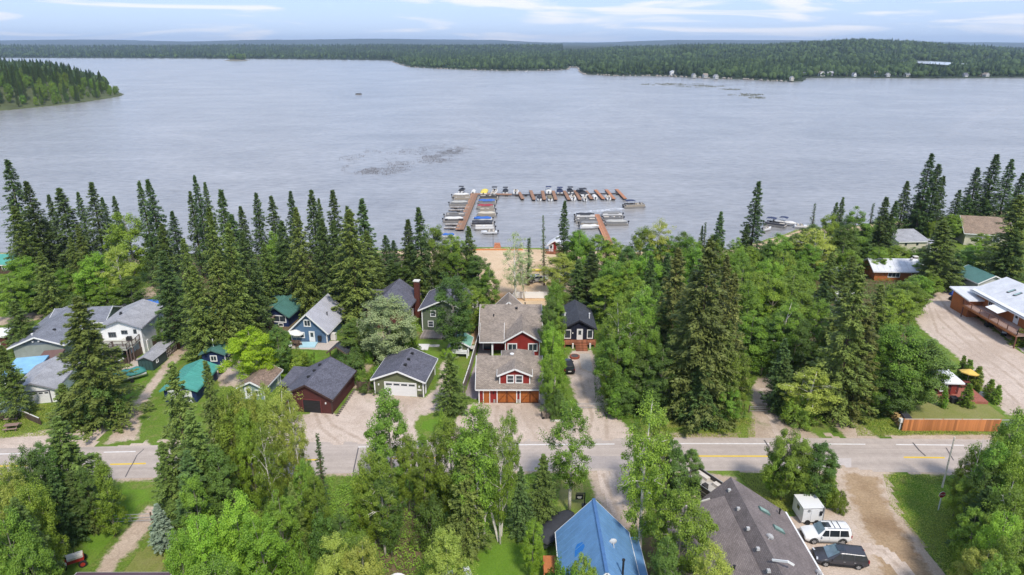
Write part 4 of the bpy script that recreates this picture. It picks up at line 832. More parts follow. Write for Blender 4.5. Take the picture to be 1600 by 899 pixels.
    def garage(s, face, u, w, h, mat, nrow=4, ncol=4, lights=True, fm=white, brace=None):
        fr = s.fr(face, u, 0); m = MB(); s.rect(m, fr, -w / 2 - .14, w / 2 + .14, h, h + .14, -.02, .09); s.rect(m, fr, -w / 2 - .14, -w / 2, 0, h, -.02, .09); s.rect(m, fr, w / 2, w / 2 + .14, 0, h, -.02, .09); s.put(m, 'door_frame', fm)
        m = MB(); s.rect(m, fr, -w / 2, w / 2, 0, h, -.02, .015); d = s.put(m, 'garage_door', mat)
        for r in range(nrow):
            for c in range(ncol):
                m = MB(); a = -w / 2 + w * c / ncol + .03; b = -w / 2 + w * (c + 1) / ncol - .03; z0 = h * r / nrow + .025; z1 = h * (r + 1) / nrow - .025
                s.rect(m, fr, a, b, z0, z1, 0, .045); s.put(m, 'panel', mat, d)
                if lights and r == nrow - 1: g = MB(); s.rect(g, fr, a + .1, b - .1, z0 + .1, z1 - .1, 0, .06); s.put(g, 'pane', glass, d)
        if brace:
            m = MB(); O, R, N = fr
            def P(x, z): return O + R * x + N * .07 + Vector((0, 0, z))
            for sg in (-1, 1): m.bar(P(sg * w / 2 * .96, h * .12), P(0, h * .85), .1, .05); m.bar(P(sg * .08, h * .04), P(sg * .08, h * .96), .1, .05)
            m.bar(P(-w / 2, h * .93), P(w / 2, h * .93), .12, .06); m.bar(P(-w / 2, h * .07), P(w / 2, h * .07), .12, .06); s.put(m, 'brace', brace, d)
        return d
    def vent(s, x, y, w=.4, h=.22, mat=None, name='roof_vent'):
        z = s.rz(x, y); m = MB(); m.box(x, y, z + h / 2 - .03, w, w, h, top=.8); m.box(x, y, z + h, w * 1.1, w * 1.1, .04); return s.put(m, name, mat or black)
    def pipe(s, x, y, h=.8, r=.09, mat=None, name='vent_pipe'):
        z = s.rz(x, y); m = MB(); m.tube([(x, y, z - .2), (x, y, z + h)], r, 8); m.tube([(x, y, z + h), (x, y, z + h + .12)], r * 1.5, 8); return s.put(m, name, mat or white)
    def chimney(s, x, y, h, w=.8, mat=None, z0=0):
        m = MB(); m.box(x, y, (z0 + h) / 2, w, w, h - z0); c = s.put(m, 'chimney', mat or brick_m); k = MB(); k.box(x, y, h + .08, w * 1.25, w * 1.25, .16); s.put(k, 'cap', offw, c); return c
    def skylight(s, x, y, w, l, ang, axis='x'):
        z = s.rz(x, y); m = MB(); m.box(x, y, z + .06, w, l, .16, ry=ang if axis == 'x' else 0, rx=ang if axis == 'y' else 0); f = s.put(m, 'skylight', M('skylight_frame', (.05, .05, .055), .5)); g = MB(); g.box(x, y, z + .12, w * .8, l * .84, .08, ry=ang if axis == 'x' else 0, rx=ang if axis == 'y' else 0); s.put(g, 'pane', m_glass('skylight_glass', (.22, .32, .30)), f)
def dish(x, y, z, az=2.6, label=None, parent=None, M_=None):
    m = MB(); n = 12; r0 = [(0, 0, 0)]; R = []
    for rr, dz in ((.02, 0), (.2, .03), (.38, .11)): R.append([(math.cos(a) * rr, dz * -1, math.sin(a) * rr * .9) for a in np.linspace(0, 2 * math.pi, n + 1)[:-1]])
    m.loft(R, cap=False); m.bar((0, .02, 0), (0, .3, -.45), .05); m.bar((0, 0, -.3), (0, -.5, -.1), .03); m.box(0, -.5, -.08, .1, .1, .1)
    rot = Matrix.Rotation(az, 4, 'Z'); m.v = [tuple(rot @ Vector(p) + Vector((x, y, z + .45))) for p in m.v]
    if M_ is not None: m.v = [tuple(M_ @ Vector(p)) for p in m.v]
    return m.build('satellite_dish', M('dish_grey', (.5, .5, .5), .5, .05), parent)
def deck(b, x0, x1, y0, y1, z, mat, sides='flr', post=1.6, rail=1.0, rmat=None, board=True, name='deck'):
    """platform in b's frame with posts and railings"""
    m = MB(); m.box((x0 + x1) / 2, (y0 + y1) / 2, z - .1, x1 - x0, y1 - y0, .2); D = b.put(m, name, mat); rm = rmat or mat
    if z > .7:
        for x in np.linspace(x0 + .1, x1 - .1, max(2, int((x1 - x0) / 2.6) + 1)):
            for y in (y0 + .1, y1 - .1): k = MB(); k.bar((x, y, 0), (x, y, z - .2), .18); b.put(k, 'post', rm, D)
    if rail:
        S = {'f': ((x0, y0), (x1, y0)), 'b': ((x0, y1), (x1, y1)), 'l': ((x0, y0), (x0, y1)), 'r': ((x1, y0), (x1, y1))}
        for c in sides:
            (a0, c0), (a1, c1) = S[c]; L = math.hypot(a1 - a0, c1 - c0); n = max(1, int(L / post)); m = MB()
            m.bar((a0, c0, z + rail), (a1, c1, z + rail), .1, .06); m.bar((a0, c0, z + .12), (a1, c1, z + .12), .06, .05)
            q = int(L / .16)
            for i in range(q): t = (i + .5) / q; p = (a0 + (a1 - a0) * t, c0 + (c1 - c0) * t); m.bar((*p, z + .12), (*p, z + rail), .025)
            R_ = b.put(m, 'railing', rm, D)
            for i in range(n + 1): t = i / n; p = (a0 + (a1 - a0) * t, c0 + (c1 - c0) * t); k = MB(); k.bar((*p, z), (*p, z + rail + .06), .1); b.put(k, 'baluster_post', rm, D)
    return D
# --- red house group ------------------------------------------------------
g = Bld('red_garage', 'red two-door garage with white-trimmed dormer, tan shingles and orange wooden doors', 'garage', -.4, 89.5, 8.9, 7.6, 0, 2.8, 3.0, s_red, sh_tan, 's', .5)
g.garage('f', -.35, 2.75, 2.15, gdoor_c, 4, 2, False, brace=gdoor_cd); g.garage('f', 3.05, 2.75, 2.15, gdoor_c, 4, 2, False, brace=gdoor_cd); g.door('f', -3.35, 0, .85, 2.0, gdoor_c, light=False)
m = MB(); m.box(-2.2, -.06, .3, .3, .14, .6); m.box(1.35, -.06, .3, .36, .14, .6); m.box(4.4, -.06, .3, .2, .14, .6); g.put(m, 'stone_base', M('stone_veneer', (.3, .28, .26), .9, .4, 8))
for x in (-2.3, 1.35, 4.5): m = MB(); m.box(x, -.1, 1.75, .14, .16, .26); g.put(m, 'wall_lamp', black)
dm = Bld('', '', '', .4, 89.72, 4.4, 3.7, 0, 1.55, .95, s_red, sh_tan, 'f', .38, root=g.root, z0=3.05); dm.win('f', -.64, .26, .85, 1.05, 1, 2, fw=.15); dm.win('f', .64, .26, .85, 1.05, 1, 2, fw=.15)
g.pipe(.4, 4.1, .3, .2, white)
cu = Bld('', '', '', .9, 95.2, 4.6, 4.6, 0, 3.6, 1.5, s_red, sh_tan, 'h', .3, root=g.root, corner=False)
rh = Bld('red_house', 'red lakeside house with broad tan-brown hipped roof and white-trimmed front gable', 'house', -.2, 108.0, 9.6, 12.5, 0, 3.3, 2.7, s_red, sh_tan, 's', .7)
fg = Bld('', '', '', 1.75, 104.9, 5.7, 9.0, 0, 3.3, 1.75, s_red, sh_tan, 'f', .45, root=rh.root); fg.win('f', 1.75, 1.4, 1.3, 1.15, 2, 1, fw=.16); fg.win('f', -1.7, 1.4, 1.3, 1.15, 2, 1, fw=.16)
po = Bld('', '', '', -3.4, 104.8, 3.4, 4.6, 0, 3.05, 1.3, s_grey, sh_tan, 'm', .35, root=rh.root, nowall=True)
m = MB(); m.box(-3.1, -3.1, 1.5, .28, .28, 3.0); rh.put(m, 'porch_post', white); rh.win('f', -2.6, 1.7, 1.3, .8, 1, 1); rh.win('f', -4.1, .3, 1.2, 2.0, 1, 1, fm=black)
rh.pipe(-3.0, 3.4, .35, .09, black); rh.pipe(2.6, 8.8, .35, .09, black); rh.vent(1.0, 5.2)
b2 = Bld('', '', '', -.6, 117.4, 4.6, 4.0, 0, 3.3, 2.2, s_red, sh_tan, 'f', .5, root=rh.root)
pc = MB(); pc.tube([(0, 0, .0), (0, 0, .72)], .05, 6); pc.tube([(0, 0, .72), (0, 0, .78)], .7, 14); tag(pc.build('patio_table', offw, None, loc=W(734 + 4, 549)), 'round white table on the path left of the red house', 'table')
# picket fences behind the red house
def fence(name, label, pts, h, mat, board=.3, th=.04, postw=.12, gap=.0, pm=None, rail=True, cap=None, step=2.4, boards=True):
    pts = [Vector((p[0], p[1], 0)) for p in pts]; root = empty(name, pts[0], 0, label, 'fence'); o = pts[0]; key = {}
    for a, b in zip(pts, pts[1:]):
        L = (b - a).length; d = (b - a) / L; rz = math.atan2(d.y, d.x); n = max(1, round(L / step))
        for i in range(n + (1 if b is pts[-1] else 0)):
            p = a + d * (L * i / n) - o
            if 'p' not in key: key['p'] = MB().box(0, 0, (h + .12) / 2, postw, postw, h + .12).mesh('post'); key['p'].materials.append(pm or mat)
            q = bpy.data.objects.new('post', key['p']); COL.objects.link(q); q.parent = root; q.location = p; q.rotation_euler[2] = rz
        if boards:
            nb = max(1, round(L / board))
            for i in range(nb):
                p = a + d * (L * (i + .5) / nb) - o; k = ('b', i % 4)
                if k not in key:
                    key[k] = MB().box(0, 0, h / 2 + .03, board * (1 - gap) - .02, th, h - .06 + random.uniform(-.03, .03)).mesh('board'); key[k].materials.append(mat)
                q = bpy.data.objects.new('board', key[k]); COL.objects.link(q); q.parent = root; q.location = p + Vector((d.y, -d.x, 0)) * .05; q.rotation_euler[2] = rz
        if rail:
            r_ = MB()
            for z in ((.25, h - .2) if boards else (.35, h * .55, h - .05)): r_.bar(a - o + Vector((0, 0, z)), b - o + Vector((0, 0, z)), .06, .09)
            r_.build('rail', pm or mat, root)
        if cap: r_ = MB(); r_.bar(a - o + Vector((0, 0, h + .05)), b - o + Vector((0, 0, h + .05)), .14, .05); r_.build('cap_rail', cap, root)
    return root
fence('white_fence', 'low white board fence closing the yard behind the red house', [W(795, 479), W(803, 466.5), W(862, 466.5)], 1.5, white, .9)
fence('vinyl_fence', 'long grey-brown board fence running back beside the red house path', [W(724, 616), W(734, 585), W(741, 560), W(748, 535), W(757, 500), W(763, 478)], 1.7, M('greybrown_boards', (.22, .19, .175), .8, .2, 2, streak=True), .6, cap=offw)
fence('dark_gate_fence', 'dark board fence between the garden path and the green garage', [W(559, 611), W(592, 611)], 1.6, wood_dark, .3)
sheet('paved_alley', px((726, 618), (736, 588), (745, 560), (750, 535), (762, 478), (772, 478), (768, 535), (766, 560), (757, 600), (745, 626)), m_ground('paver_alley', mc((.25, .21, .20), (.31, .265, .25), .4, 5), .15), 9 * Z, .4, .3)
sheet('paved_alley', px((690, 560), (713, 515), (735, 475), (750, 478), (735, 520), (716, 560)), m_ground('grey_alley', mc((.22, .20, .18), (.28, .25, .225), .4, 5), .15), 6 * Z, .4, .3)
# --- navy cabin -----------------------------------------------------------
nc = Bld('navy_cabin', 'near-black navy cabin with charcoal roof and white windows behind its wooden steps', 'house', 11.8, 110.7, 5.3, 9.2, 0, 3.1, 1.5, s_black, sh_dark, 'f', .45, trim=M('black_trim', (.03, .03, .04)), corner=False)
nc.win('f', -2.0, 1.15, .95, 1.45, 1, 1, fw=.13); nc.win('f', 1.95, 1.15, .8, 1.45, 1, 1, fw=.13); nc.door('f', .15, .75, .85, 2.0)
m = MB(); m.box(-1.1, -.08, 2.1, .16, .12, .22); nc.put(m, 'wall_lamp', white); nc.pipe(-2.2, 4.5, .5, .16); nc.pipe(2.1, 3.2, .9, .1)
dk = deck(nc, -2.7, 2.8, -1.7, -.1, .8, wood_red, 'f', 1.0, .7)
m = MB(); 
for i in range(5): m.box(.3, -1.85 - .3 * i, .66 - .15 * i - .04, 2.1, .32, .09)
nc.put(m, 'steps', wood_red)
nc.put(MB().box(-1.2, -2.0, .45, .28, .28, 1.0).box(1.8, -2.0, .45, .28, .28, 1.0), 'planter_post', offw)
sheet('concrete_path', px((905, 553), (922, 553), (926, 582), (908, 576)), m_ground('path_concrete', mc((.36, .32, .28), (.42, .38, .33), .4, 5), .15, under=gcol), 9 * Z, .4, .3)
m = MB(); m.tube([(0, 0, 0), (0, 0, .35)], .85, 14); fp = empty('fire_pit', W(898, 559), 0, 'round rusty-red fire pit in front of the navy cabin deck', 'fire pit'); m.build('ring', M('rusty_red', (.26, .07, .04), .8, .3), fp); MB().tube([(0, 0, .3), (0, 0, .37)], .65, 12).build('ash_bed', M('ash', (.08, .07, .07), .95, .3), fp)
# --- maroon garage, green garage, gazebo roof -------------------------------
mg = Bld('maroon_garage', 'maroon garage with slate-grey roof and open black door', 'garage', -29.3, 86.75, 7.2, 8.6, -8.5, 2.6, 1.9, s_maroon, sh_slate, 'f', .4, trim=M('dark_brown_trim', (.06, .035, .03)))
mg.garage('f', .6, 2.6, 2.05, gdoor_b, 4, 1, False, fm=M('maroon_frame', (.12, .03, .03))); m = MB(); m.box(2.75, -.08, 1.75, .16, .14, .24); mg.put(m, 'wall_lamp', white); mg.vent(-.75, 2.6); mg.vent(-.75, 4.6); mg.vent(-.75, 6.6)
m = MB()
f1 = MB(); f1.bar((4.02, -.4, 2.38), (4.02, 9.0, 2.38), .06, .14); mg.put(f1, 'gutter', offw)
lw = Bld('', '', '', -33.6, 90.8, 1.8, 5.0, -8.5, 2.1, .5, s_maroon, sh_slate, 'm', .3, root=mg.root, trim=None)
gg = Bld('green_garage', 'olive green garage with white double door and slate-grey roof', 'garage', -17.0, 91.7, 7.5, 7.4, -7, 2.75, 1.5, s_olive, sh_slate, 'f', .45)
gg.garage('f', .25, 4.7, 2.15, gdoor_w, 4, 4, True); gg.win('f', -2.95, .9, .35, .35, 1, 1, fw=.05) if False else None
for x in (-3.1, 3.15): gg.put(MB().box(x, -.08, 1.75, .18, .14, .26), 'wall_lamp', white)
gg.put(MB().box(3.15, -.04, 1.2, .62, .05, .28), 'number_plate', offw); gg.put(MB().box(-3.2, -.03, .22, 1.1, .06, .44).box(3.35, -.03, .22, .75, .06, .44), 'base_cladding', M('dark_cladding', (.06, .055, .05), .8))
gg.put(MB().box(3.8, 1.2, 1.25, .12, .5, 2.3), 'downpipe_board', white)
gg.vent(.6, 1.9, .42); gg.vent(.6, 3.9, .42); gg.vent(.6, 6.0, .42)
gz = Bld('garden_gazebo', 'small garden gazebo with black shingle roof behind the maroon garage', 'gazebo', *W(529, 568)[:2], 2.9, 3.0, -12, 2.1, 1.0, s_black, sh_dark, 'f', .35, nowall=True, trim=wood_dark)
for a, b in ((-1.4, .1), (1.4, .1), (1.4, 2.9), (-1.4, 2.9)): gz.put(MB().box(a, b, 1.05, .15, .15, 2.1), 'post', wood_dark)
# stepping stones along the maroon garage
st = empty('stepping_stone_path', W(527, 650), 0, 'row of dark stepping stones along the maroon garage wall', 'stepping stones'); sm = MB().box(0, 0, .03, .42, .3, .06).mesh('stone'); sm.materials.append(M('dark_stone', (.10, .08, .075), .9, .3))
for a in range(14):
    t = a / 13; p = W(527 + 27 * t, 650 - 40 * t); o = bpy.data.objects.new('stone', sm); COL.objects.link(o); o.parent = st; o.location = (p.x - st.location.x, p.y - st.location.y, .02); o.rotation_euler[2] = random.uniform(-.3, .3)
# --- green two-storey, chimney house, blue cottage ---------------------------
t2 = Bld('green_house', 'tall sage-green two-storey house with white corner boards behind the leafy tree', 'house', -12.5, 116.3, 8.1, 9.0, -5, 4.4, 1.9, s_sage, sh_slate, 'f', .6)
t2.win('f', -2.5, .9, .85, 1.0, 1, 2); t2.win('f', -2.0, 2.95, .8, 1.0, 1, 2); t2.win('f', 2.2, .9, .9, 1.0, 1, 2); t2.win('f', 2.0, 3.1, .8, 1.0, 1, 2); t2.win('r', 2.5, 2.9, 1.0, 1.2, 1, 1); deck(t2, 4.2, 5.2, 1.0, 8.5, 2.6, offw, 'r', 1.5, 1.0)
t2.put(MB().box(0, -2.0, .14, 7.6, 3.6, .28), 'porch_deck', wood_grey)
tag(MB().box(0, 0, .06, 2.9, 2.4, .12).build('concrete_slab', M('pale_slab', (.62, .60, .57), .8, .06), None, loc=W(657, 543)), 'white square slab lying on the lawn behind the green garage', 'slab'); tag(MB().box(0, 0, .05, 2.2, .9, .1).build('stepping_slab', concrete, None, loc=W(677, 541)), 'narrow pale slab beside the larger white slab on the lawn', 'slab')
ch = Bld('chimney_house', 'dark red-brown house with slate roof and tall brick chimney', 'house', -23.4, 117.4, 7.4, 9.0, -8, 4.0, 2.6, s_darkred, sh_slate, 'f', .5, trim=M('slate_trim', (.12, .11, .12)), corner=False)
ch.chimney(4.3, 6.6, 7.4, .95); ch.win('r', 2.0, 1.0, 1.0, 1.2, 2, 1); ch.win('r', 4.6, 1.0, 1.0, 1.2, 2, 1); ch.pipe(2.2, .9, .35, .09)
c2 = Bld('', '', '', -26.5, 120.2, 7, 5.2, -8, 3.6, 2.2, s_darkred, sh_slate, 's', .5, root=ch.root, trim=None)
bc = Bld('blue_cottage', 'slate-blue cottage with steep pale grey roof, white door and patio', 'house', -36.0, 111.3, 6.5, 9.4, -7, 2.4, 3.1, s_blueg, mt_grey, 'f', .5, ribs=.6)
bc.win('f', -.1, 3.2, 1.0, 1.0, 2, 1, fw=.16); bc.win('f', -1.9, .95, 1.9, .85, 3, 1, fw=.15); bc.door('f', .55, .1, .85, 2.0); bc.pipe(2.0, 4.0, .5, .09, black); bc.put(MB().box(2.0, -.2, 1.0, .6, .35, .9), 'grill', black); bc.put(MB().box(3.9, 1.5, .75, .9, .7, 1.3), 'propane_cabinet', offw)
def umbrella(loc, label, mat, tilt=.25, r=1.7, h=2.4):
    u = empty('patio_umbrella', loc, random.random(), label, 'umbrella'); m = MB(); n = 8; top = Vector((tilt, 0, h + .55)); R = [Vector((math.cos(a) * r + tilt * .6, math.sin(a) * r, h - math.cos(a) * tilt)) for a in np.linspace(0, 2 * math.pi, n + 1)[:-1]]
    for i in range(n): m.face([R[i], R[(i + 1) % n], top]); m.face([R[(i + 1) % n] - Vector((0, 0, .03)), R[i] - Vector((0, 0, .03)), top - Vector((0, 0, .05))]); m.face([R[i], R[i] - Vector((0, 0, .16)), R[(i + 1) % n] - Vector((0, 0, .16)), R[(i + 1) % n]])
    m.build('canopy', mat, u); MB().tube([(0, 0, 0), (tilt, 0, h + .5)], .035, 6).build('pole', alu, u); MB().box(0, 0, .06, .6, .6, .12).build('base', black, u); return u
umbrella(W(463, 536), 'open white patio umbrella over the dining table at the blue cottage', M('white_canvas', (.68, .66, .62), .8, .05), .25, 1.25, 2.0)
def table(loc, label, tm, sm_, r=.7, n=4, name='patio_table'):
    u = empty(name, loc, random.random(), label, 'table'); MB().tube([(0, 0, .68), (0, 0, .74)], r, 14).build('table_top', tm, u); MB().bar((-.3, -.3, 0), (.3, .3, .7), .06).bar((.3, -.3, 0), (-.3, .3, .7), .06).build('leg', sm_, u); return u
def chair(loc, rz, label, mat, group=None):
    u = empty('patio_chair', loc, rz, label, 'chair', group); MB().box(0, 0, .45, .5, .5, .06).build('seat', mat, u); MB().box(0, .24, .78, .5, .05, .6, rx=-.15).build('backrest', mat, u)
    for a, b in ((-.2, -.2), (.2, -.2), (.2, .2), (-.2, .2)): MB().bar((a, b, 0), (a, b, .43), .05).build('leg', mat, u)
    return u
table(W(464, 540), 'round brown patio table under the white umbrella', wood_dark, black)
brn = M('brown_wicker', (.10, .06, .045), .8, .3)
for i, (a, b, l) in enumerate(((458, 541, 'brown patio chair at the left of the umbrella table'), (470, 541, 'brown patio chair at the right of the umbrella table'), (464, 545, 'brown patio chair in front of the umbrella table'))): chair(W(a, b), i * 2.1, l, brn)
chair(W(454, 544), .5, 'white lounge chair at the left edge of the cottage patio', white)
tag(MB().box(0, 0, .12, 2.8, 2.1, .24).build('paddling_pool', M('pale_blue_cover', (.36, .55, .62), .6, .1), None, loc=W(482, 540)), 'low pale blue splash pool on the cottage patio', 'pool')
tq = M('turquoise_paint', (.03, .30, .36), .5, .1)
for i, (a, b, l) in enumerate(((568, 544, 'turquoise garden chair on the path by the fire ring'), (592, 543, 'turquoise garden chair under the silvery tree, left one'), (597, 545, 'turquoise garden chair under the silvery tree, right one'))): chair(W(a, b), 1.0 + i, l, tq)
for a, b, l in ((581, 551, 'dark garden chair nearest the silvery tree'), (590, 553, 'dark garden chair below the silvery tree trunk')): chair(W(a, b), 2.0, l, black)
def bench(loc, rz, label, mat=wood_dark):
    u = empty('garden_bench', loc, rz, label, 'bench'); MB().box(0, 0, .45, 1.6, .5, .07).build('seat', mat, u); MB().box(0, .25, .75, 1.6, .06, .5).build('backrest', mat, u)
    for a in (-.7, .7): MB().box(a, 0, .22, .08, .45, .42).build('leg', mat, u)
bench(W(590, 566), -.3, 'dark wooden bench in the garden beds behind the green garage'); bench(W(441, 573), .8, 'pale wooden seat on the lawn edge below the leafy shrub', offw)
# --- mint-roofed playhouse -------------------------------------------------
ph = Bld('green_playhouse', 'little green playhouse with mint metal roof and white balcony', 'playhouse', *W(720, 556)[:2], 2.7, 3.2, -4, 2.0, .75, s_olive, mt_mint, 'f', .4)
ph.win('f', -.1, 1.25, .55, .5, 1, 1); deck(ph, -1.3, 1.3, -1.0, -.05, 1.0, white, 'flr', .6, .5)
# --- navy cabin with green roof, turquoise garage, small sheds (left) -----------
b = Bld('navy_guest_cabin', 'navy cabin with dark green metal roof and one white window', 'cabin', -49.3, 102.2, 3.6, 8.4, 0, 2.1, .7, s_navy, mt_green, 'f', .35, ribs=.9, trim=M('green_trim', (.08, .17, .15)), corner=False); b.win('f', .1, .8, .85, .8, 2, 1, fw=.14); b.put(MB().bar((2.0, -.05, 2.0), (2.0, -.05, .2), .1).bar((1.2, -.05, .2), (2.0, -.05, .2), .1), 'downpipe', white); b.win('r', 2.2, 1.0, 1.2, .7, 2, 1, fw=.12); b.pipe(-.1, 1.0, 1.2, .06, white)
b = Bld('turquoise_garage', 'navy garage with bright turquoise metal roof half behind a spruce', 'garage', -49.0, 89.7, 4.7, 7.5, 0, 2.15, .95, s_navy, mt_turq, 'f', .4, ribs=.9, trim=M('turq_trim', (.09, .32, .27)), corner=False); b.garage('f', 0, 3.2, 1.9, gdoor_w, 4, 3, False); b.win('r', 5.5, 1.0, .9, .7, 1, 1, fm=black)
tag(MB().tube([(0, 0, 0), (0, 0, .9)], .42, 12).build('rain_barrel', black, None, loc=W(346, 583)), 'black rain barrel beside the turquoise-roofed garage', 'barrel')
b = Bld('little_grey_shed', 'little dark shed with pale peaked roof behind the navy guest cabin', 'shed', *(W(318, 551)[:2]), 1.9, 2.0, 0, 1.7, .7, s_black, sh_pale, 'f', .25, corner=False, trim=offw); b.door('f', 0, 0, .7, 1.5, s_black, light=False)
b = Bld('teal_roof_cabin', 'dark cabin with teal metal roof half hidden by spruces, white door', 'cabin', *(W(316, 526)[:2]), 4.4, 5.0, 8, 2.6, 1.2, s_black, m_metalroof('teal_roof', (.12, .34, .33)), 'f', .4, corner=False); b.door('f', -.6, 0, .85, 2.0)
b = Bld('navy_lake_cabin', 'navy cabin with dark green roof and a row of white windows, brown lean-to', 'cabin', *(W(434, 510)[:2]), 4.4, 8.5, -8, 2.4, 1.5, s_navy, mt_green, 'f', .5, ribs=.9, trim=M('green_trim2', (.08, .17, .15)), corner=False); b.win('f', 0, 1.0, 3.4, 1.1, 3, 1, fw=.16); b.win('f', .7, .1, .8, .5, 1, 1)
c = Bld('', '', '', *(W(420, 500)[:2]), 6.5, 6.5, -8, 2.3, 1.5, s_navy, mt_green, 's', .4, root=b.root, trim=None, ribs=.9); c = Bld('', '', '', *(W(404, 515)[:2]), 4.4, 4.6, -8, 1.7, .9, s_dwood, mt_bronze, 'm', .4, root=b.root, trim=wood_dark, ribs=.6, corner=False)
b = Bld('tan_shed', 'old shed with mossy reddish-brown roof and grey-teal walls beside the lawn', 'shed', *(W(396, 624)[:2]), 3.6, 5.6, -6, 2.1, .9, s_teal, sh_old, 'f', .4); b.door('f', -.6, 0, .9, 1.9); b.win('f', .9, .8, .8, .7, 2, 1); b.put(MB().box(1.85, 4.8, 1.05, .1, .5, 2.0), 'corner_panel', white)
# --- white two-storey ---------------------------------------------------------
wh = Bld('white_house', 'white two-storey house with pale grey roof and raised rear deck', 'house', -66.2, 106.4, 6.6, 9.0, 4, 5.1, 1.3, s_white, sh_pale, 'f', .5, trim=M('pale_trim', (.3, .3, .34)), corner=False)
wh.win('f', -1.5, 3.3, 1.1, .75, 3, 1, fm=M('dark_frame', (.12, .12, .13)), fw=.08); wh.win('f', .55, 3.8, .9, .55, 2, 1, fm=M('dark_frame2', (.12, .12, .13)), fw=.06); wh.door('f', 2.3, 2.75, .9, 2.0, gdoor_w); wh.win('f', -1.6, .9, 1.0, 1.2, 1, 1); wh.door('f', .3, 0, .95, 2.0, gdoor_b); wh.vent(-1.0, 3.0); wh.vent(-1.6, 4.2, .3)
D = deck(wh, -3.2, 2.9, -2.9, -.1, 2.7, M('pale_deck_boards', (.42, .42, .36), .8, .1), 'flr', 1.3, .95, M('brown_railing', (.13, .095, .085), .7)); D2 = deck(wh, -.3, 2.5, -4.1, -2.95, 2.7, M('pale_deck_boards2', (.42, .42, .36), .8, .1), 'flr', 1.3, .95, M('brown_railing2', (.13, .095, .085), .7), name='deck_bay')
wh.put(MB().box(3.36, 1.4, 1.0, .12, .7, 1.9), 'basement_hatch', white); wh.put(MB().box(1.4, -.6, 3.1, .7, .6, .75), 'barbecue', black); wh.put(MB().box(.6, -.5, 2.95, .6, .5, .5), 'deck_box', offw)
table(W(188, 568), 'glass patio table below the deck of the white house', M('glass_top', (.5, .52, .55), .2), black)
for i, (a, b, l) in enumerate(((181, 569, 'dark chair left of the patio table under the deck'), (195, 568, 'dark chair right of the patio table under the deck'), (188, 573, 'dark chair in front of the patio table under the deck'))): chair(W(a, b), i * 2, l, black)
def sofa(loc, rz, label, mat):
    u = empty('patio_sofa', loc, rz, label, 'sofa'); MB().box(0, 0, .25, 2.0, .8, .3).build('base', mat, u); MB().box(0, .35, .6, 2.0, .2, .5).build('backrest', mat, u); MB().box(0, -.05, .47, 1.8, .65, .14).build('cushion', M('grey_cushion', (.2, .2, .22), .9), u)
sofa(W(168, 557), .2, 'grey outdoor sofa in the shade below the deck', black)
# --- storage shed, boat under tarp, fence --------------------------------------
sd = Bld('storage_shed', 'dark green-black storage shed with pale curved roof beside the tarped boat', 'shed', *(W(229.5, 579)[:2]), 2.5, 4.0, -3, 1.75, .55, M('shed_metal', (.025, .05, .05), .5, .15), sh_pale, 'f', .18, trim=None, corner=False)
for x in (-.85, -.28, .28, .85): sd.put(MB().box(x, -.02, .85, .48, .05, 1.55), 'door_panel', M('shed_door', (.045, .085, .085), .5, .1))
sd.win('r', 1.2, 1.0, .4, .4, 1, 1)
s2 = Bld('lean_to_shed', 'grey flat-roofed lean-to with lattice side behind the storage shed', 'shed', *(W(249, 561)[:2]), 2.4, 3.6, -3, 1.7, .15, offw, sh_pale, 'm', .1, trim=None); 
lt = MB()
for i in range(7): lt.bar((1.24, .2 + .5 * i, .1), (1.24, .2 + .5 * i, 1.6), .08)
for z in (.3, .8, 1.3): lt.bar((1.24, .1, z), (1.24, 3.5, z), .06)
s2.put(lt, 'lattice', wood_dark)
fence('brown_yard_fence', 'long brown board fence from the tarped boat up past the white house', [W(176, 590), W(203, 566), W(229, 549), W(246, 535)], 1.25, wood_dark, .45)
# --- grey bungalow and sheds at far left -----------------------------------------
gb = Bld('grey_bungalow', 'grey-green bungalow with blue-grey roof at the far left', 'house', *(W(64, 560)[:2]), 7.6, 15, 10, 2.5, 1.5, s_grey, sh_bluegrey, 'f', .6, corner=False); 
gb.put(MB().face([(-3.7, -.04, 2.5), (3.7, -.04, 2.5), (0, -.04, 3.96)]), 'gable_panel', s_slateb); gb.put(MB().box(-.5, -.15, 3.2, .25, .25, .25).box(.4, -.15, 3.2, .25, .25, .25), 'flood_lamp', white); gb.vent(1.4, 3.5, .4); gb.pipe(-1.2, 1.5, .2, .12)
gb2 = Bld('', '', '', *(W(125, 523)[:2]), 9, 7.0, 8, 2.5, 1.4, s_grey, sh_bluegrey, 's', .5, root=gb.root, corner=False)
wg = Bld('white_garage', 'white garage with pale roof and a row of small black door windows', 'garage', *(W(58, 631)[:2]), 5.6, 8.4, 12, 2.35, 1.15, s_white, sh_pale, 'f', .4, trim=M('grey_trim', (.25, .25, .28))); wg.garage('f', -.25, 4.4, 1.9, gdoor_w, 4, 6, True, fm=M('dark_frame3', (.1, .1, .11)))
b = Bld('blue_carport', 'carport with light blue metal roof beside the white garage', 'carport', *(W(34, 604)[:2]), 4.4, 5.6, 14, 2.1, .25, white, mt_sky, 'm', .1, nowall=True, trim=M('blue_trim', (.1, .2, .33)), ribs=.8)
for a, c in ((-2.1, .1), (2.1, .1), (2.1, 5.5), (-2.1, 5.5)): b.put(MB().box(a, c, 1.05, .14, .14, 2.1), 'post', white)
b = Bld('brown_roof_lean_to', 'low lean-to with brown metal roof beside the light blue carport', 'shed', *(W(76, 581)[:2]), 2.8, 3.8, 14, 1.8, .2, s_slateb, M('brown_sheet', (.15, .085, .07), .6, .15), 'm', .12, trim=wood_dark, corner=False)
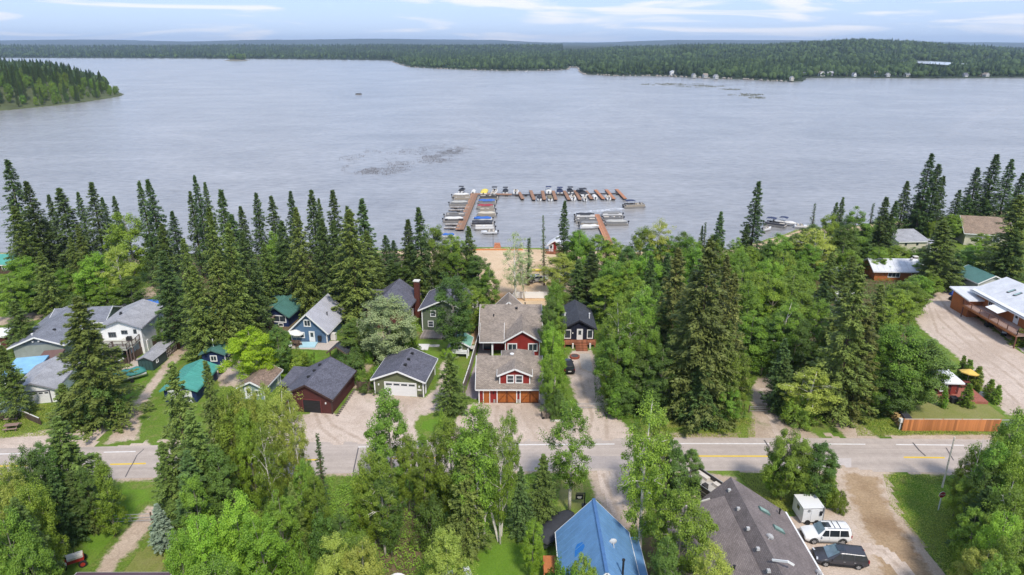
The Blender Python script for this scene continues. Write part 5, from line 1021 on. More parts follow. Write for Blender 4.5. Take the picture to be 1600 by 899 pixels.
b = Bld('blue_tarp_shelter', 'bright blue tarpaulin shelter behind the white house', 'shelter', *(W(233, 492)[:2]), 3.4, 3.2, -10, 1.8, .5, white, M('blue_tarp', (.05, .16, .52), .6, .1), 's', .1, nowall=True, trim=None)
for a, c in ((-1.6, .1), (1.6, .1), (1.6, 3.1), (-1.6, 3.1)): b.put(MB().bar((a, c, 0), (a, c, 1.8), .08), 'post', alu)
b = Bld('green_roof_hut', 'hut with dark green roof at the left edge of the picture', 'cabin', *(W(-4, 428)[:2]), 7, 5, 0, 2.4, 1.5, s_dwood, mt_turq, 's', .4, corner=False); b.win('f', 2, 1, 1, .9, 2, 1)
b = Bld('edge_white_shed', 'small white-roofed shed cut by the left picture edge', 'shed', *(W(-3, 545)[:2]), 3, 3, 10, 2.2, .3, s_darkred, white, 'm', .2, corner=False); b.door('f', 0, 0)
# --- blue-roofed house at the bottom ------------------------------------------------
bl = Bld('blue_roofed_house', 'house with vivid blue metal roof and cedar decks at the bottom', 'house', 8.15, 47.4, 6.6, 9.2, 0, 3.6, 3.6, s_teal, mt_blue, 'f', .42, ribs=.9, corner=False)
bl.win('f', 0, 4.2, 1.2, 1.3, 2, 1); dd_ = deck(bl, 3.9, 5.1, -2, 9.5, 1.0, M('cedar_boards', (.42, .15, .055), .7, .2, 3, streak=True), 'r', 2, .0, name='cedar_deck'); bl.put(MB().box(-4.4, 7.0, 1.6, 1.3, 2.3, .12), 'cedar_porch_roof', M('cedar_boards2', (.42, .15, .055), .7, .2, 3, streak=True)); bl.put(MB().bar((-5, 6.0, 0), (-5, 6.0, 1.6), .12).bar((-5, 8.0, 0), (-5, 8.0, 1.6), .12), 'porch_post', wood_orange)
lw = Bld('', '', '', 12.2, 47.0, .9, 9.4, 0, 2.95, .1, s_teal, mt_blue, 'm', .05, root=bl.root, nowall=True)
bl.put(MB().bar((0, -.4, 7.37), (0, 9.65, 7.37), .3, .06), 'ridge_cap', M('ridge_blue', (.06, .14, .30), .5)); bl.pipe(1.7, 1.3, 1.6, .1, black, 'stove_pipe'); dish(1.3, 4.6, bl.rz(1.3, 4.6) - .1, 3.3, parent=bl.root)
pt = MB(); k = 4.2 / 3.3
for q in (((-2.3, 4.3), (-1.7, 4.0), (-1.35, 4.6), (-1.5, 5.3), (-1.95, 5.6), (-2.2, 5.2)),): pt.face([(x, y, bl.rz(x, y) + .012) for x, y in q])
bl.put(pt, 'patch', M('blue_patch', (.03, .18, .52), .5, .05))
# --- brown-roofed house at the bottom right --------------------------------------------
br = empty('brown_roofed_house', (23.5, 44, 0), 0, 'large house with brown shingle roof, skylights and white eave at bottom right', 'house')
def lp(x, y, z): return (x - 23.5, y - 44, z)
w_ = MB(); w_.prism([(-2.7, 0), (5.2, 0), (5.2, 16.5), (-2.7, 16.9)], 0, 3.0); w_.build('wall', s_cream, br); w_ = MB().prism([(-6.6, 0), (-2.7, 0), (-2.7, 15.6), (-6.6, 15.6)], 0, 2.7); w_.build('wall', s_cream, br)
gab = MB().face([lp(20.9, 61.2, 3), lp(28.7, 60.9, 3), lp(23.3, 61.1, 6.3)][::-1]).build('gable_wall', s_cream, br)
r_ = MB(); r_.slab(lp(29.1, 43, 3.1), lp(29.1, 60.5, 3.1), lp(23.3, 61.75, 6.6), lp(23.6, 43, 6.6), .16); r_.slab(lp(20.4, 62.0, 3.5), lp(20.4, 43, 3.5), lp(23.6, 43, 6.6), lp(23.3, 61.75, 6.6), .16); r_.build('roof', m_shingle('grey_brown_shingles', (.185, .155, .15), .14), br)
r_ = MB(); r_.slab(lp(16.0, 60.4, 3.0), lp(16.0, 43, 3.0), lp(22.3, 43, 5.52), lp(22.2, 60.0, 5.52), .14); r_.build('dormer_roof', m_shingle('grey_brown_shingles_b', (.21, .175, .165), .14), br)
MB().bar(lp(29.16, 43, 3.0), lp(29.16, 60.5, 3.0), .16, .22).build('gutter', white, br); MB().bar(lp(16.0, 60.45, 2.9), lp(20.9, 60.35, 4.85), .08, .24).build('fascia', offw, br)
def brz(x): return 6.6 - (x - 23.4) * 3.5 / 5.7 if x > 23.4 else 6.6 - (23.4 - x) * 3.1 / 3.0
for i, y in enumerate((60.2, 57.2, 54.2, 51.4, 48.6)): MB().box(*lp(22.75, y, brz(22.75) + .12), .34, .34, .26, top=.85).build('roof_vent', M('galvanised', (.4, .4, .4), .5), br)
for x, y in ((25.7, 57.9), (26.4, 55.6)):
    f = MB().box(*lp(x, y, brz(x) + .07), 1.25, .62, .16, ry=.55).build('skylight', M('skylight_frame_b', (.10, .16, .15), .5), br); MB().box(*lp(x, y, brz(x) + .14), 1.05, .45, .08, ry=.55).build('pane', m_glass('skylight_glass_b', (.25, .36, .33)), f)
dish(*lp(24.2, 52.6, brz(24.2) - .2), 2.4, parent=br); dish(*lp(28.4, 50.8, brz(28.4) - .2), 2.2, parent=br)
for x, y in ((27.9, 59.2), (20.3, 50.2)): MB().tube([lp(x, y, (brz(x) if x > 22.5 else 4.6) - .2), lp(x, y, (brz(x) if x > 22.5 else 4.6) + .5)], .08, 7).tube([lp(x, y, (brz(x) if x > 22.5 else 4.6) + .5), lp(x, y, (brz(x) if x > 22.5 else 4.6) + .62)], .13, 7).build('vent_pipe', black, br)
gbx = MB(); gbx.slab(lp(24.9, 49.2, 4.9), lp(29.6, 48.0, 3.6), lp(29.6, 46.5, 4.6), lp(25.6, 46.5, 5.4), .12); gbx.build('entry_roof', m_shingle('grey_brown_shingles_c', (.19, .16, .155), .14), br); MB().bar(lp(24.9, 49.3, 5.0), lp(29.6, 48.1, 3.7), .12, .26).build('fascia', white, br)
MB().bar(lp(23.2, 49.2, 6.7), lp(24.2, 48.3, 7.3), .1, .2).bar(lp(24.2, 48.3, 7.3), lp(25.0, 48.8, 6.5), .1, .2).build('gable_trim', white, br)
# --- corner of a purple-brown roof, white canopy, white cowl at the bottom ---------------
p0 = W(195, 893, 3.2); b = Bld('dark_roofed_cottage', 'cottage corner with dark purple-brown metal roof at the bottom left', 'house', p0.x, p0.y - 9.4, 8.2, 9, 0, 3.0, .5, s_dwood, m_metalroof('purple_brown_roof', (.10, .06, .075)), 's', .4, trim=offw, corner=False)
p0 = W(725, 880, 2.8); b = Bld('white_canopy', 'white peaked garden canopy among the bottom-centre trees', 'canopy', p0.x, p0.y - 2.6, 2.6, 2.6, 20, 2.1, .8, white, M('white_fabric', (.68, .68, .70), .8, .05), 'p', .1, nowall=True, trim=None)
for a, c in ((-1.2, .1), (1.2, .1), (1.2, 2.5), (-1.2, 2.5)): b.put(MB().bar((a, c, 0), (a, c, 2.1), .07), 'post', alu)
p0 = W(622, 893, 2.0); vv = empty('arched_greenhouse_door', (p0.x, p0.y - .3, 0), .05, 'small white arched shelter with black opening at the bottom edge', 'shelter'); A = [(math.cos(a) * .95, math.sin(a) * .9 + 1.2) for a in np.linspace(0, math.pi, 9)]; pf = [(.95, 0)] + A + [(-.95, 0)]
m = MB(); m.loft([[(x, 0, z) for x, z in pf], [(x, -1.8, z) for x, z in pf]]); m.build('shell', white, vv); m = MB(); m.box(0, .01, 1.0, 1.0, .04, 1.5); m.box(0, -.9, 2.12, .7, .8, .06); m.build('opening', black, vv)
# --- lodge at the right -----------------------------------------------------------------
lg = Bld('log_lodge', 'orange log lodge with white metal roof and long raised balcony', 'lodge', 96.3, 100, 11.2, 25, 0, 5.0, 2.2, s_log, mt_lodge, 'f', .9, corner=False, ribs=1.2)
m = MB(); m.slab((-6.55, -1, 4.98), (-6.55, 25.5, 4.98), (-6.0, 25.5, 5.2), (-6.0, -1, 5.2), .08); lg.put(m, 'eave_strip', white)
for y in (20.5, 18.8): lg.skylight(-2.6, y, 1.5, .5, -.39)
lg.door('l', 13.8, 2.6, 1.0, 2.0); lg.win('l', 9.3, 3.1, 1.8, 1.2, 2, 1); lg.win('l', 20.8, 3.4, 1.0, 1.0, 2, 1); lg.win('l', 4.5, 3.1, 1.8, 1.2, 2, 1)
DK = deck(lg, -8.9, -5.65, 8.6, 23.6, 2.5, M('lodge_boards', (.36, .25, .21), .8, .15), 'lfb', 2.4, 1.0, M('redwood_rail', (.15, .07, .05), .7)); m = MB(); m.bar((-8.95, 8.6, 2.35), (-8.95, 23.6, 2.35), .08, .4); lg.put(m, 'beam', wood_orange)
lg.put(MB().slab((-8.2, 15.2, 4.0), (-8.2, 18.6, 4.0), (-5.7, 18.6, 4.7), (-5.7, 15.2, 4.7), .06), 'awning', white)
s3 = Bld('', '', '', 90.6, 123.2, 4.6, 5.2, 0, 3.6, .6, s_log, mt_lodge, 'm', .6, root=lg.root, corner=False)
for i, (x, y, l) in enumerate(((89.6, 118.5, 'dark motorcycle-sized load stored under the balcony, rear'), (89.8, 114.6, 'covered barbecue stored under the lodge balcony'), (89.8, 110.4, 'white-lidded bin stored under the lodge balcony'))):
    u = empty('stored_cart', (x, y, 0), i, l, 'cart'); MB().box(0, 0, .55, 1.3, .8, .5, top=.7).build('load', [black, alu, offw][i], u)
    for a in (-.45, .45): MB().tube([(a, -.4, .28), (a, .4, .28)], .28, 10).build('wheel', rubber, u)
b = Bld('grey_garage', 'grey garage with dark green roof behind the lodge', 'garage', *(W(1546, 462)[:2]), 6.4, 7, 6, 3.0, 1.4, s_greyl, mt_green, 'f', .4); b.win('f', -.8, 1.8, 1.5, .7, 2, 1)
for i, (a, c, l, mt_) in enumerate(((1494, 462, 'bright blue tarp heap by the end of the lodge', M('blue_tarp2', (.04, .10, .45), .6, .1)), (1493, 470, 'black covered heap by the lodge corner, left one', black), (1500, 474, 'black covered heap by the lodge corner, right one', black))):
    m = MB(); rr = [[(math.cos(t) * R * (1 + .2 * math.sin(3 * t + i)), math.sin(t) * R * .8, z) for t in np.linspace(0, 2 * math.pi, 11)[:-1]] for R, z in ((1.3, 0), (1.25, .5), (.8, .95), (.2, 1.15))]; m.loft(rr); tag(m.build('tarp_heap', mt_, None, True, W(a, c)), l, 'tarp')
# --- houses in the right-hand woods -------------------------------------------------------
b = Bld('brown_roofed_lake_house', 'house with big rusty-brown hipped roof among the right lakeshore trees', 'house', *(W(1540, 385)[:2]), 10.5, 9.5, -14, 3.6, 3.2, s_cream, sh_rust, 's', .6, corner=False); b.win('f', -2, 1.2, 1.4, 1.1, 2, 1); b.win('f', 2, 1.2, 1.4, 1.1, 2, 1)
b = Bld('flat_roof_cottage', 'cream cottage with faded grey-brown low roof near the right shore', 'house', *(W(1424, 398)[:2]), 7.6, 6.6, 4, 3.4, 1.3, s_cream, sh_pale, 'm', .35, corner=False); b.win('f', -2.0, 2.5, .45, .95, 1, 1, fm=black, fw=.05); b.win('f', 1.0, 2.5, .45, .95, 1, 1, fm=black, fw=.05)
b = Bld('tarp_leaning_panel', 'pale blue-grey lean-to beside the cream cottage', 'shed', *(W(1458, 396)[:2]), 2.2, 3.4, 4, 2.4, .3, white, mt_grey, 'm', .1, corner=False)
b = Bld('log_cabin', 'orange log cabin with bright white metal roof and brick chimney', 'cabin', *(W(1402, 439)[:2]), 10.4, 6.0, -3, 2.6, 1.6, s_log, mt_white, 's', .7, corner=False, ribs=1.2); b.win('f', -1, .9, 2.4, 1.1, 3, 1); b.door('f', 3.3, 0, .9, 1.95, gdoor_c); b.chimney(4.9, 3.6, 4.6, .8); dish(3.4, 2.2, 4.0, 3.2, parent=b.root)
b = Bld('small_white_roof_cabin', 'small dark red cabin with white roof left of the log cabin', 'cabin', *(W(1322, 446)[:2]), 4.2, 4.0, -6, 2.2, .9, s_darkred, mt_white, 'f', .5, corner=False); b.door('f', 0, 0); b = Bld('sand_colored_hut', 'tan hut with orange posts left of the white-roofed log cabin', 'shed', *(W(1334, 424)[:2]), 3.2, 3.0, -6, 2.1, .3, s_cream, M('tan_roof', (.4, .32, .25), .8), 'm', .2, corner=False); b.door('f', 0, 0, mat=gdoor_c)
b = Bld('blue_roof_cottage', 'cottage with pale blue roof glimpsed between the middle woods crowns', 'cottage', *(W(1170, 492)[:2]), 5, 6, 0, 3.2, 1.4, s_white, M('pale_blue_roof', (.28, .36, .52), .7), 'f', .4); b.win('f', 0, 1, 1.2, 1.0, 2, 1)
b = Bld('white_garden_shed', 'white-roofed shed behind trees below the small red cabin', 'shed', *(W(1318, 474)[:2]), 3.4, 3.0, -4, 2.1, .4, s_white, white, 'm', .2); b.door('f', 0, 0)
b = Bld('glass_roof_carport', 'dark carport with pale flat glass roof in the birches right of the navy cabin drive', 'carport', *(W(978, 616)[:2]), 3.6, 3.4, -3, 2.3, .1, black, M('pale_polycarbonate', (.42, .46, .48), .25, .2), 'm', .1, nowall=True, trim=alu)
for a, c in ((-1.7, .1), (1.7, .1), (1.7, 3.3), (-1.7, 3.3)): b.put(MB().box(a, c, 1.15, .12, .12, 2.3), 'post', alu)
# --- red playhouse with pyramid roof ---------------------------------------------------------
pc_ = W(1484, 621); pb = Bld('red_gazebo_hut', 'little red hut with white pyramid roof on a red deck', 'hut', pc_.x - .2, pc_.y + .4, 2.9, 2.8, -4, 2.4, 1.5, s_darkred, mt_white, 'p', .45, corner=False); pb.win('f', -.75, .9, .75, .95, 1, 1, fw=.14); pb.door('f', .75, 0, .8, 1.9, M('red_door', (.22, .04, .03), .5), light=False, fm=s_darkred); pb.put(MB().box(2.6, .1, .2, 4.2, 4.6, .4).box(0, -1.0, .18, 3.6, 1.6, .36), 'deck', M('red_deck', (.30, .105, .075), .7, .2, 3, streak=True)); pb.put(MB().tube([(0, 1.4, 3.8), (0, 1.4, 4.15)], .08, 6), 'finial', white)
umbrella(W(1509, 605) + Vector((0, 0, .4)), 'yellow patio umbrella over the picnic table by the red hut', M('yellow_canvas', (.62, .42, .10), .8, .08), .2, 1.35, 2.1)
def picnic(loc, rz, label, mat):
    u = empty('picnic_table', loc, rz, label, 'picnic table'); MB().box(0, 0, .74, 1.8, .75, .06).build('table_top', mat, u)
    for y in (-.7, .7): MB().box(0, y, .44, 1.8, .28, .05).build('seat', mat, u)
    for x in (-.6, .6): MB().bar((x, -.7, 0), (x, .25, .72), .08).bar((x, .7, 0), (x, -.25, .72), .08).build('leg', mat, u)
picnic(W(1503, 607) + Vector((0, 0, .4)), .1, 'dark red picnic table under the yellow umbrella', M('dark_red_wood', (.16, .05, .04), .6, .2)); picnic(W(20, 671), .2, 'weathered brown picnic table on the verge at the far left', M('brown_wood', (.24, .16, .13), .8, .2)); picnic(W(22, 655), .1, 'brown slatted table beside the pale green trailer', M('brown_wood2', (.28, .2, .17), .8, .2))
tag(MB().box(0, 0, .4, .9, .8, .8, top=.9).box(0, 0, .85, 1.0, .9, .1).build('wheeled_bin', black, None, loc=W(1489, 629)), 'black lidded bin on the grass in front of the red hut', 'bin'); tag(MB().box(0, 0, .25, 1.3, .9, .5, top=.75).build('garden_box', offw, None, loc=W(1538, 618)), 'low white box on the grass right of the red hut', 'box')
fence('cedar_fence', 'orange cedar board fence along the highway at the right', [W(1409, 674), W(1559, 674.5)], 1.85, wood_orange, .33, cap=M('pale_cap', (.5, .4, .32), .7)); fence('wire_fence', 'thin wire fence continuing right of the cedar fence', [W(1561, 668), W(1640, 667)], 1.2, alu, boards=False, postw=.07)
wp = empty('woodpile', W(1399, 650), 0, 'long split-log woodpile under a black tarp at the cedar fence corner', 'woodpile'); A_, B_ = W(1388, 640), W(1412, 672); dv = (B_ - A_); o = wp.location
lg_m = MB().tube([(-.25, 0, 0), (.25, 0, 0)], .11, 7).mesh('log'); lg_m.materials.append(M('cut_log_ends', (.42, .29, .12), .8, .35, 6))
for i in range(120):
    t = random.random(); z = random.randrange(6) * .2 + .1; q = bpy.data.objects.new('log', lg_m); COL.objects.link(q); q.parent = wp; p = A_ + dv * t - o; q.location = (p.x - .3 + .25 * random.random(), p.y, z); q.rotation_euler = (0, 0, random.uniform(-.2, .2))
a = math.atan2(dv.y, dv.x); MB().box(*((A_ + B_) / 2 - o + Vector((.55, 0, .62))), dv.length, .8, 1.2, rz=a).build('stack_core', wood_dark, wp); MB().box(*((A_ + B_) / 2 - o + Vector((.75, 0, 1.32))), dv.length * .75, 1.0, .1, rz=a, ry=.0).build('tarp', M('black_tarp', (.05, .05, .06), .5, .2), wp)
tag(MB().tube([(0, 0, 0), (0, 0, .9)], .4, 12).tube([(0, 0, .9), (0, 0, .98)], .5, 12).build('water_barrel', M('pale_barrel', (.45, .5, .52), .5), None, loc=W(1391, 638)), 'pale round barrel at the far end of the woodpile', 'barrel')
mbx = empty('mailbox', W(1405, 672), 0, 'white mailbox post at the corner of the cedar fence', 'mailbox'); MB().bar((0, 0, 0), (0, 0, 1.3), .16).build('post', white, mbx); MB().box(0, 0, 1.5, .45, .5, .5).build('box', offw, mbx)
# ---------------------------------------------------------------- docks
dockw = m_planks('brown_dock_planks', (.30, .165, .10), .3, 1); dockr = m_planks('orange_dock_planks', (.42, .19, .10), .3, 1); dockg = m_planks('grey_dock_planks', (.36, .33, .30), .3, 0)
floatm = M('black_float', (.03, .03, .035), .6, .2)
def dock(name, label, a, b, w, mat, cat='dock', group=None, z=.25):
    """floating dock from a to b (photo pixels at water level): plank sections, frame, floats"""
    a = W(*a, WZ); b = W(*b, WZ); d = (b - a); L = d.length; rz = math.atan2(d.y, d.x); root = empty(name, a, rz, label, cat, group); n = max(1, int(L / 3.2)); k = {}
    sec = MB().box(0, 0, 0, L / n - .06, w, .12).mesh('deck_section'); sec.materials.append(mat); fl = MB().box(0, 0, 0, min(1.0, L / n * .5), w * .94, .4).mesh('float'); fl.materials.append(floatm)
    for i in range(n):
        x = L * (i + .5) / n
        for me, nm, zz in ((sec, 'deck_section', z + .32), (fl, 'float', z + .02)): o = bpy.data.objects.new(nm, me); COL.objects.link(o); o.parent = root; o.location = (x, 0, zz)
    MB().box(L / 2, -w / 2 + .03, z + .22, L, .08, .2).box(L / 2, w / 2 - .03, z + .22, L, .08, .2).build('frame', wood_dark, root)
    return root
dock('pier', 'long brown main pier of the left boat slips running out from the beach', (718, 362), (742, 305), 2.4, dockw, 'pier')
dock('cross_dock', 'brown cross dock at the far end linking the slips', (735, 305.5), (800, 306.5), 2.2, dockw); dock('outer_dock', 'narrow dark walkway of the outer row of slips', (800, 307), (972, 304.5), 1.1, floatm)
dock('pier', 'orange-brown pier of the right boat slips', (953, 386), (931.5, 338), 1.9, dockr, 'pier')
for i, (a, c, e, f, m_) in enumerate(((811, 303, 817, 314, dockw), (829, 300.5, 834.5, 315, dockw), (847.5, 301, 850.5, 315, dockw), (864, 301, 868.5, 315, dockw), (881.5, 301, 889, 315, dockw), (898, 300.5, 906.5, 315, dockw), (915.5, 301, 924.5, 314, dockw), (930, 299.5, 943, 314, dockr), (947, 299, 959.5, 314, dockr), (963, 298.5, 977, 313.5, dockr))):
    dock('finger_dock', 'wooden finger dock of the outer row, ' + ORD[i], (a, c), (e, f), 1.2, m_, 'dock', 'finger docks of the outer row', .32)
for i, (a, b_, y, l) in enumerate(((704, 735, 326.5, 'grey finger dock with black floats below the silver-covered boat'), (701, 731, 331, 'grey finger dock second below the silver-covered boat'), (699, 730, 335.6, 'grey finger dock just above the silver pontoon boat'), (696, 722, 353.5, 'grey finger dock below the white-covered pontoon'), (694, 718, 359, 'grey finger dock nearest shore at the left pier'))):
    dock('slip_finger', l, (a, y), (b_, y), 1.1, dockg, 'dock', 'grey finger docks at the left pier')
# ---------------------------------------------------------------- boats
def hull_rings(L, B, Hh, sharp=.55, tr=.9, n=11, deckz=None):
    R = []
    for i in range(n):
        t = i / (n - 1); x = -L / 2 + L * t; wv = (tr + (1 - tr) * min(1, t * 3)) * (1 if t < sharp else max(.03, math.cos((t - sharp) / (1 - sharp) * math.pi / 2) ** .75)); s = B / 2 * wv; z0 = .12 + .55 * max(0, t - .6) ** 1.5 * 2; top = Hh + .22 * t * t
        R.append([(x, 0, z0 - .15), (x, s * .55, z0), (x, s * .93, Hh * .55 + z0 * .3), (x, s, top), (x, s * .86, top + .02), (x, -s * .86, top + .02), (x, -s, top), (x, -s * .93, Hh * .55 + z0 * .3), (x, -s * .55, z0)])
    return R
hullw = M('white_gelcoat', (.66, .66, .66), .25, .05, spec=.5); hullg = M('grey_hull', (.17, .17, .175), .4, .1, spec=.5); hulld = M('dark_hull', (.05, .05, .06), .3, .1, spec=.5); seatm = M('cream_vinyl', (.55, .50, .44), .6, .08); tube_m = M('aluminium_tube', (.20, .19, .18), .4, .2, metal=.3); fence_m = M('dark_pontoon_panel', (.045, .042, .04), .4, .15); fence_l = M('tan_pontoon_panel', (.30, .26, .21), .4, .1)
CV = {'black': M('black_canvas', (.035, .037, .045), .8, .15), 'white': M('white_canvas_cover', (.55, .54, .52), .8, .08), 'silver': M('silver_canvas', (.36, .355, .335), .75, .1), 'yellow': M('yellow_canvas_cover', (.62, .50, .10), .8, .08), 'blue': M('blue_canvas', (.035, .12, .40), .8, .1), 'red': M('red_canvas', (.28, .035, .05), .8, .1), 'navy': M('navy_canvas', (.03, .04, .09), .8, .1), 'green': M('green_tarp', (.045, .20, .18), .7, .15), 'grey': M('grey_canvas', (.2, .2, .2), .8, .1), 'beige': M('beige_canvas', (.46, .42, .35), .8, .1), 'camo': M('camouflage_canvas', (.17, .15, .10), .8, .5, 4)}
def outboard(root, x, m_=None, parts=1):
    m = MB(); m.box(x - .28, 0, 1.02, .5, .36, .42, top=.8); m.box(x - .25, 0, .45, .16, .12, .95); m.build('outboard_motor', m_ or black, root)
def bimini(root, x0, x1, B, z, mat):
    m = MB(); n = 6; a = [((x0 + (x1 - x0) * i / n), .16 * math.sin(math.pi * i / n)) for i in range(n + 1)]
    for p, q in zip(a, a[1:]): m.slab((p[0], -B / 2, z + p[1]), (q[0], -B / 2, z + q[1]), (q[0], B / 2, z + q[1]), (p[0], B / 2, z + p[1]), .05)
    m.build('bimini_top', mat, root); m = MB(); xm = (x0 + x1) / 2
    for s in (-1, 1): m.bar((xm, s * B / 2, .9), (x0, s * B / 2, z), .04).bar((xm, s * B / 2, .9), (x1, s * B / 2, z), .04)
    m.build('bimini_frame', alu, root)
def cover(root, L, B, z, mat, peaks=2, h=.45, x0=-.46, x1=.46):
    R = []; n = 12
    for i in range(n):
        t = i / (n - 1); x = L * (x0 + (x1 - x0) * t); w_ = B / 2 * min(1, .8 + t) * (1 if t < .7 else math.cos((t - .7) / .3 * 1.2)); hh = h * (.55 + .45 * abs(math.sin(t * math.pi * peaks))) * min(1, 4 * t + .3, 4 * (1 - t) + .3)
        R.append([(x, w_, z - .15), (x, w_, z + .05), (x, w_ * .55, z + hh * .72), (x, 0, z + hh), (x, -w_ * .55, z + hh * .72), (x, -w_, z + .05), (x, -w_, z - .15)])
    MB().loft(R).build('cover', mat, root, True)
def boat(kind, a, b_, head, L, label, hull=None, cov=None, bim=None, motor=True, group=None, z=None, cat='boat'):
    p = W(a, b_, WZ) if z is None else Vector((a, b_, z)); root = empty('boat' if kind == 'run' else 'pontoon_boat', (p.x, p.y, p.z + (0 if kind == 'run' else 0)), math.radians(head), label, cat, group); B = L * .36 if kind == 'run' else min(2.6, L * .38)
    if kind == 'run':
        MB().loft(hull_rings(L, B, .85)).build('hull', hull or hullw, root, False)
        if cov: cover(root, L, B * .98, 1.0, CV[cov])
        else:
            MB().box(-L * .12, 0, .96, L * .5, B * .66, .05).build('cockpit_floor', M('cockpit_grey', (.22, .21, .2), .8), root)
            for x, y in ((-.28, .22), (-.28, -.22), (-.02, .24), (-.02, -.24)): MB().box(L * x, B * y, 1.12, .5, .5, .3).box(L * x - .22, B * y, 1.35, .1, .5, .4).build('seat', seatm, root)
            m = MB(); w_ = B * .4; m.face([(L * .1, -w_, 1.02), (L * .1, w_, 1.02), (L * .02, w_ * .85, 1.5), (L * .02, -w_ * .85, 1.5)]); m.face([(L * .1 - .03, w_, 1.02), (L * .1 - .03, -w_, 1.02), (L * .02 - .03, -w_ * .85, 1.5), (L * .02 - .03, w_ * .85, 1.5)]); m.build('windshield', carglass, root)
        if bim: bimini(root, -L * .28, L * .08, B * .86, 2.25, CV[bim])
        if motor: outboard(root, -L / 2)
    else:
        for s in (-1, 1):
            MB().tube([(-L / 2, s * B * .36, .2), (L * .38, s * B * .36, .2), (L * .5, s * B * .36, .38)], [.3, .3, .06], 8).build('pontoon_tube', tube_m, root)
        MB().box(0, 0, .58, L * .94, B, .1).build('deck', M('pontoon_deck', (.4, .37, .33), .8), root); m = MB(); pm = hull or fence_m
        for s in (-1, 1): m.box(-L * .0, s * B * .49, .95, L * .86, .05, .6)
        m.box(L * .43, 0, .95, .05, B * .96, .6); m.box(-L * .43, -B * .2, .95, .05, B * .55, .6); m.build('fence_panel', pm, root); m = MB()
        for s in (-1, 1): m.bar((-L * .43, s * B * .49, 1.28), (L * .43, s * B * .49, 1.28), .06)
        m.bar((L * .43, -B * .49, 1.28), (L * .43, B * .49, 1.28), .06); m.build('rail', alu, root)
        if cov: cover(root, L * .96, B * 1.03, 1.22, CV[cov], 2, .4, -.45, .45)
        else:
            for x, y, w1, d1 in ((.28, .33, L * .25, .6), (.28, -.33, L * .25, .6), (-.34, .1, .6, B * .6), (-.05, -.33, L * .16, .6)): MB().box(L * x, B * y, .82, w1, d1, .36).build('bench_seat', seatm, root); 
            MB().box(L * .02, B * .3, 1.0, .5, .6, .7).build('console', pm, root)
        if bim: bimini(root, -L * .4, L * .02, B * .9, 2.35, CV[bim])
        if motor: outboard(root, -L / 2 + .1)
    return root
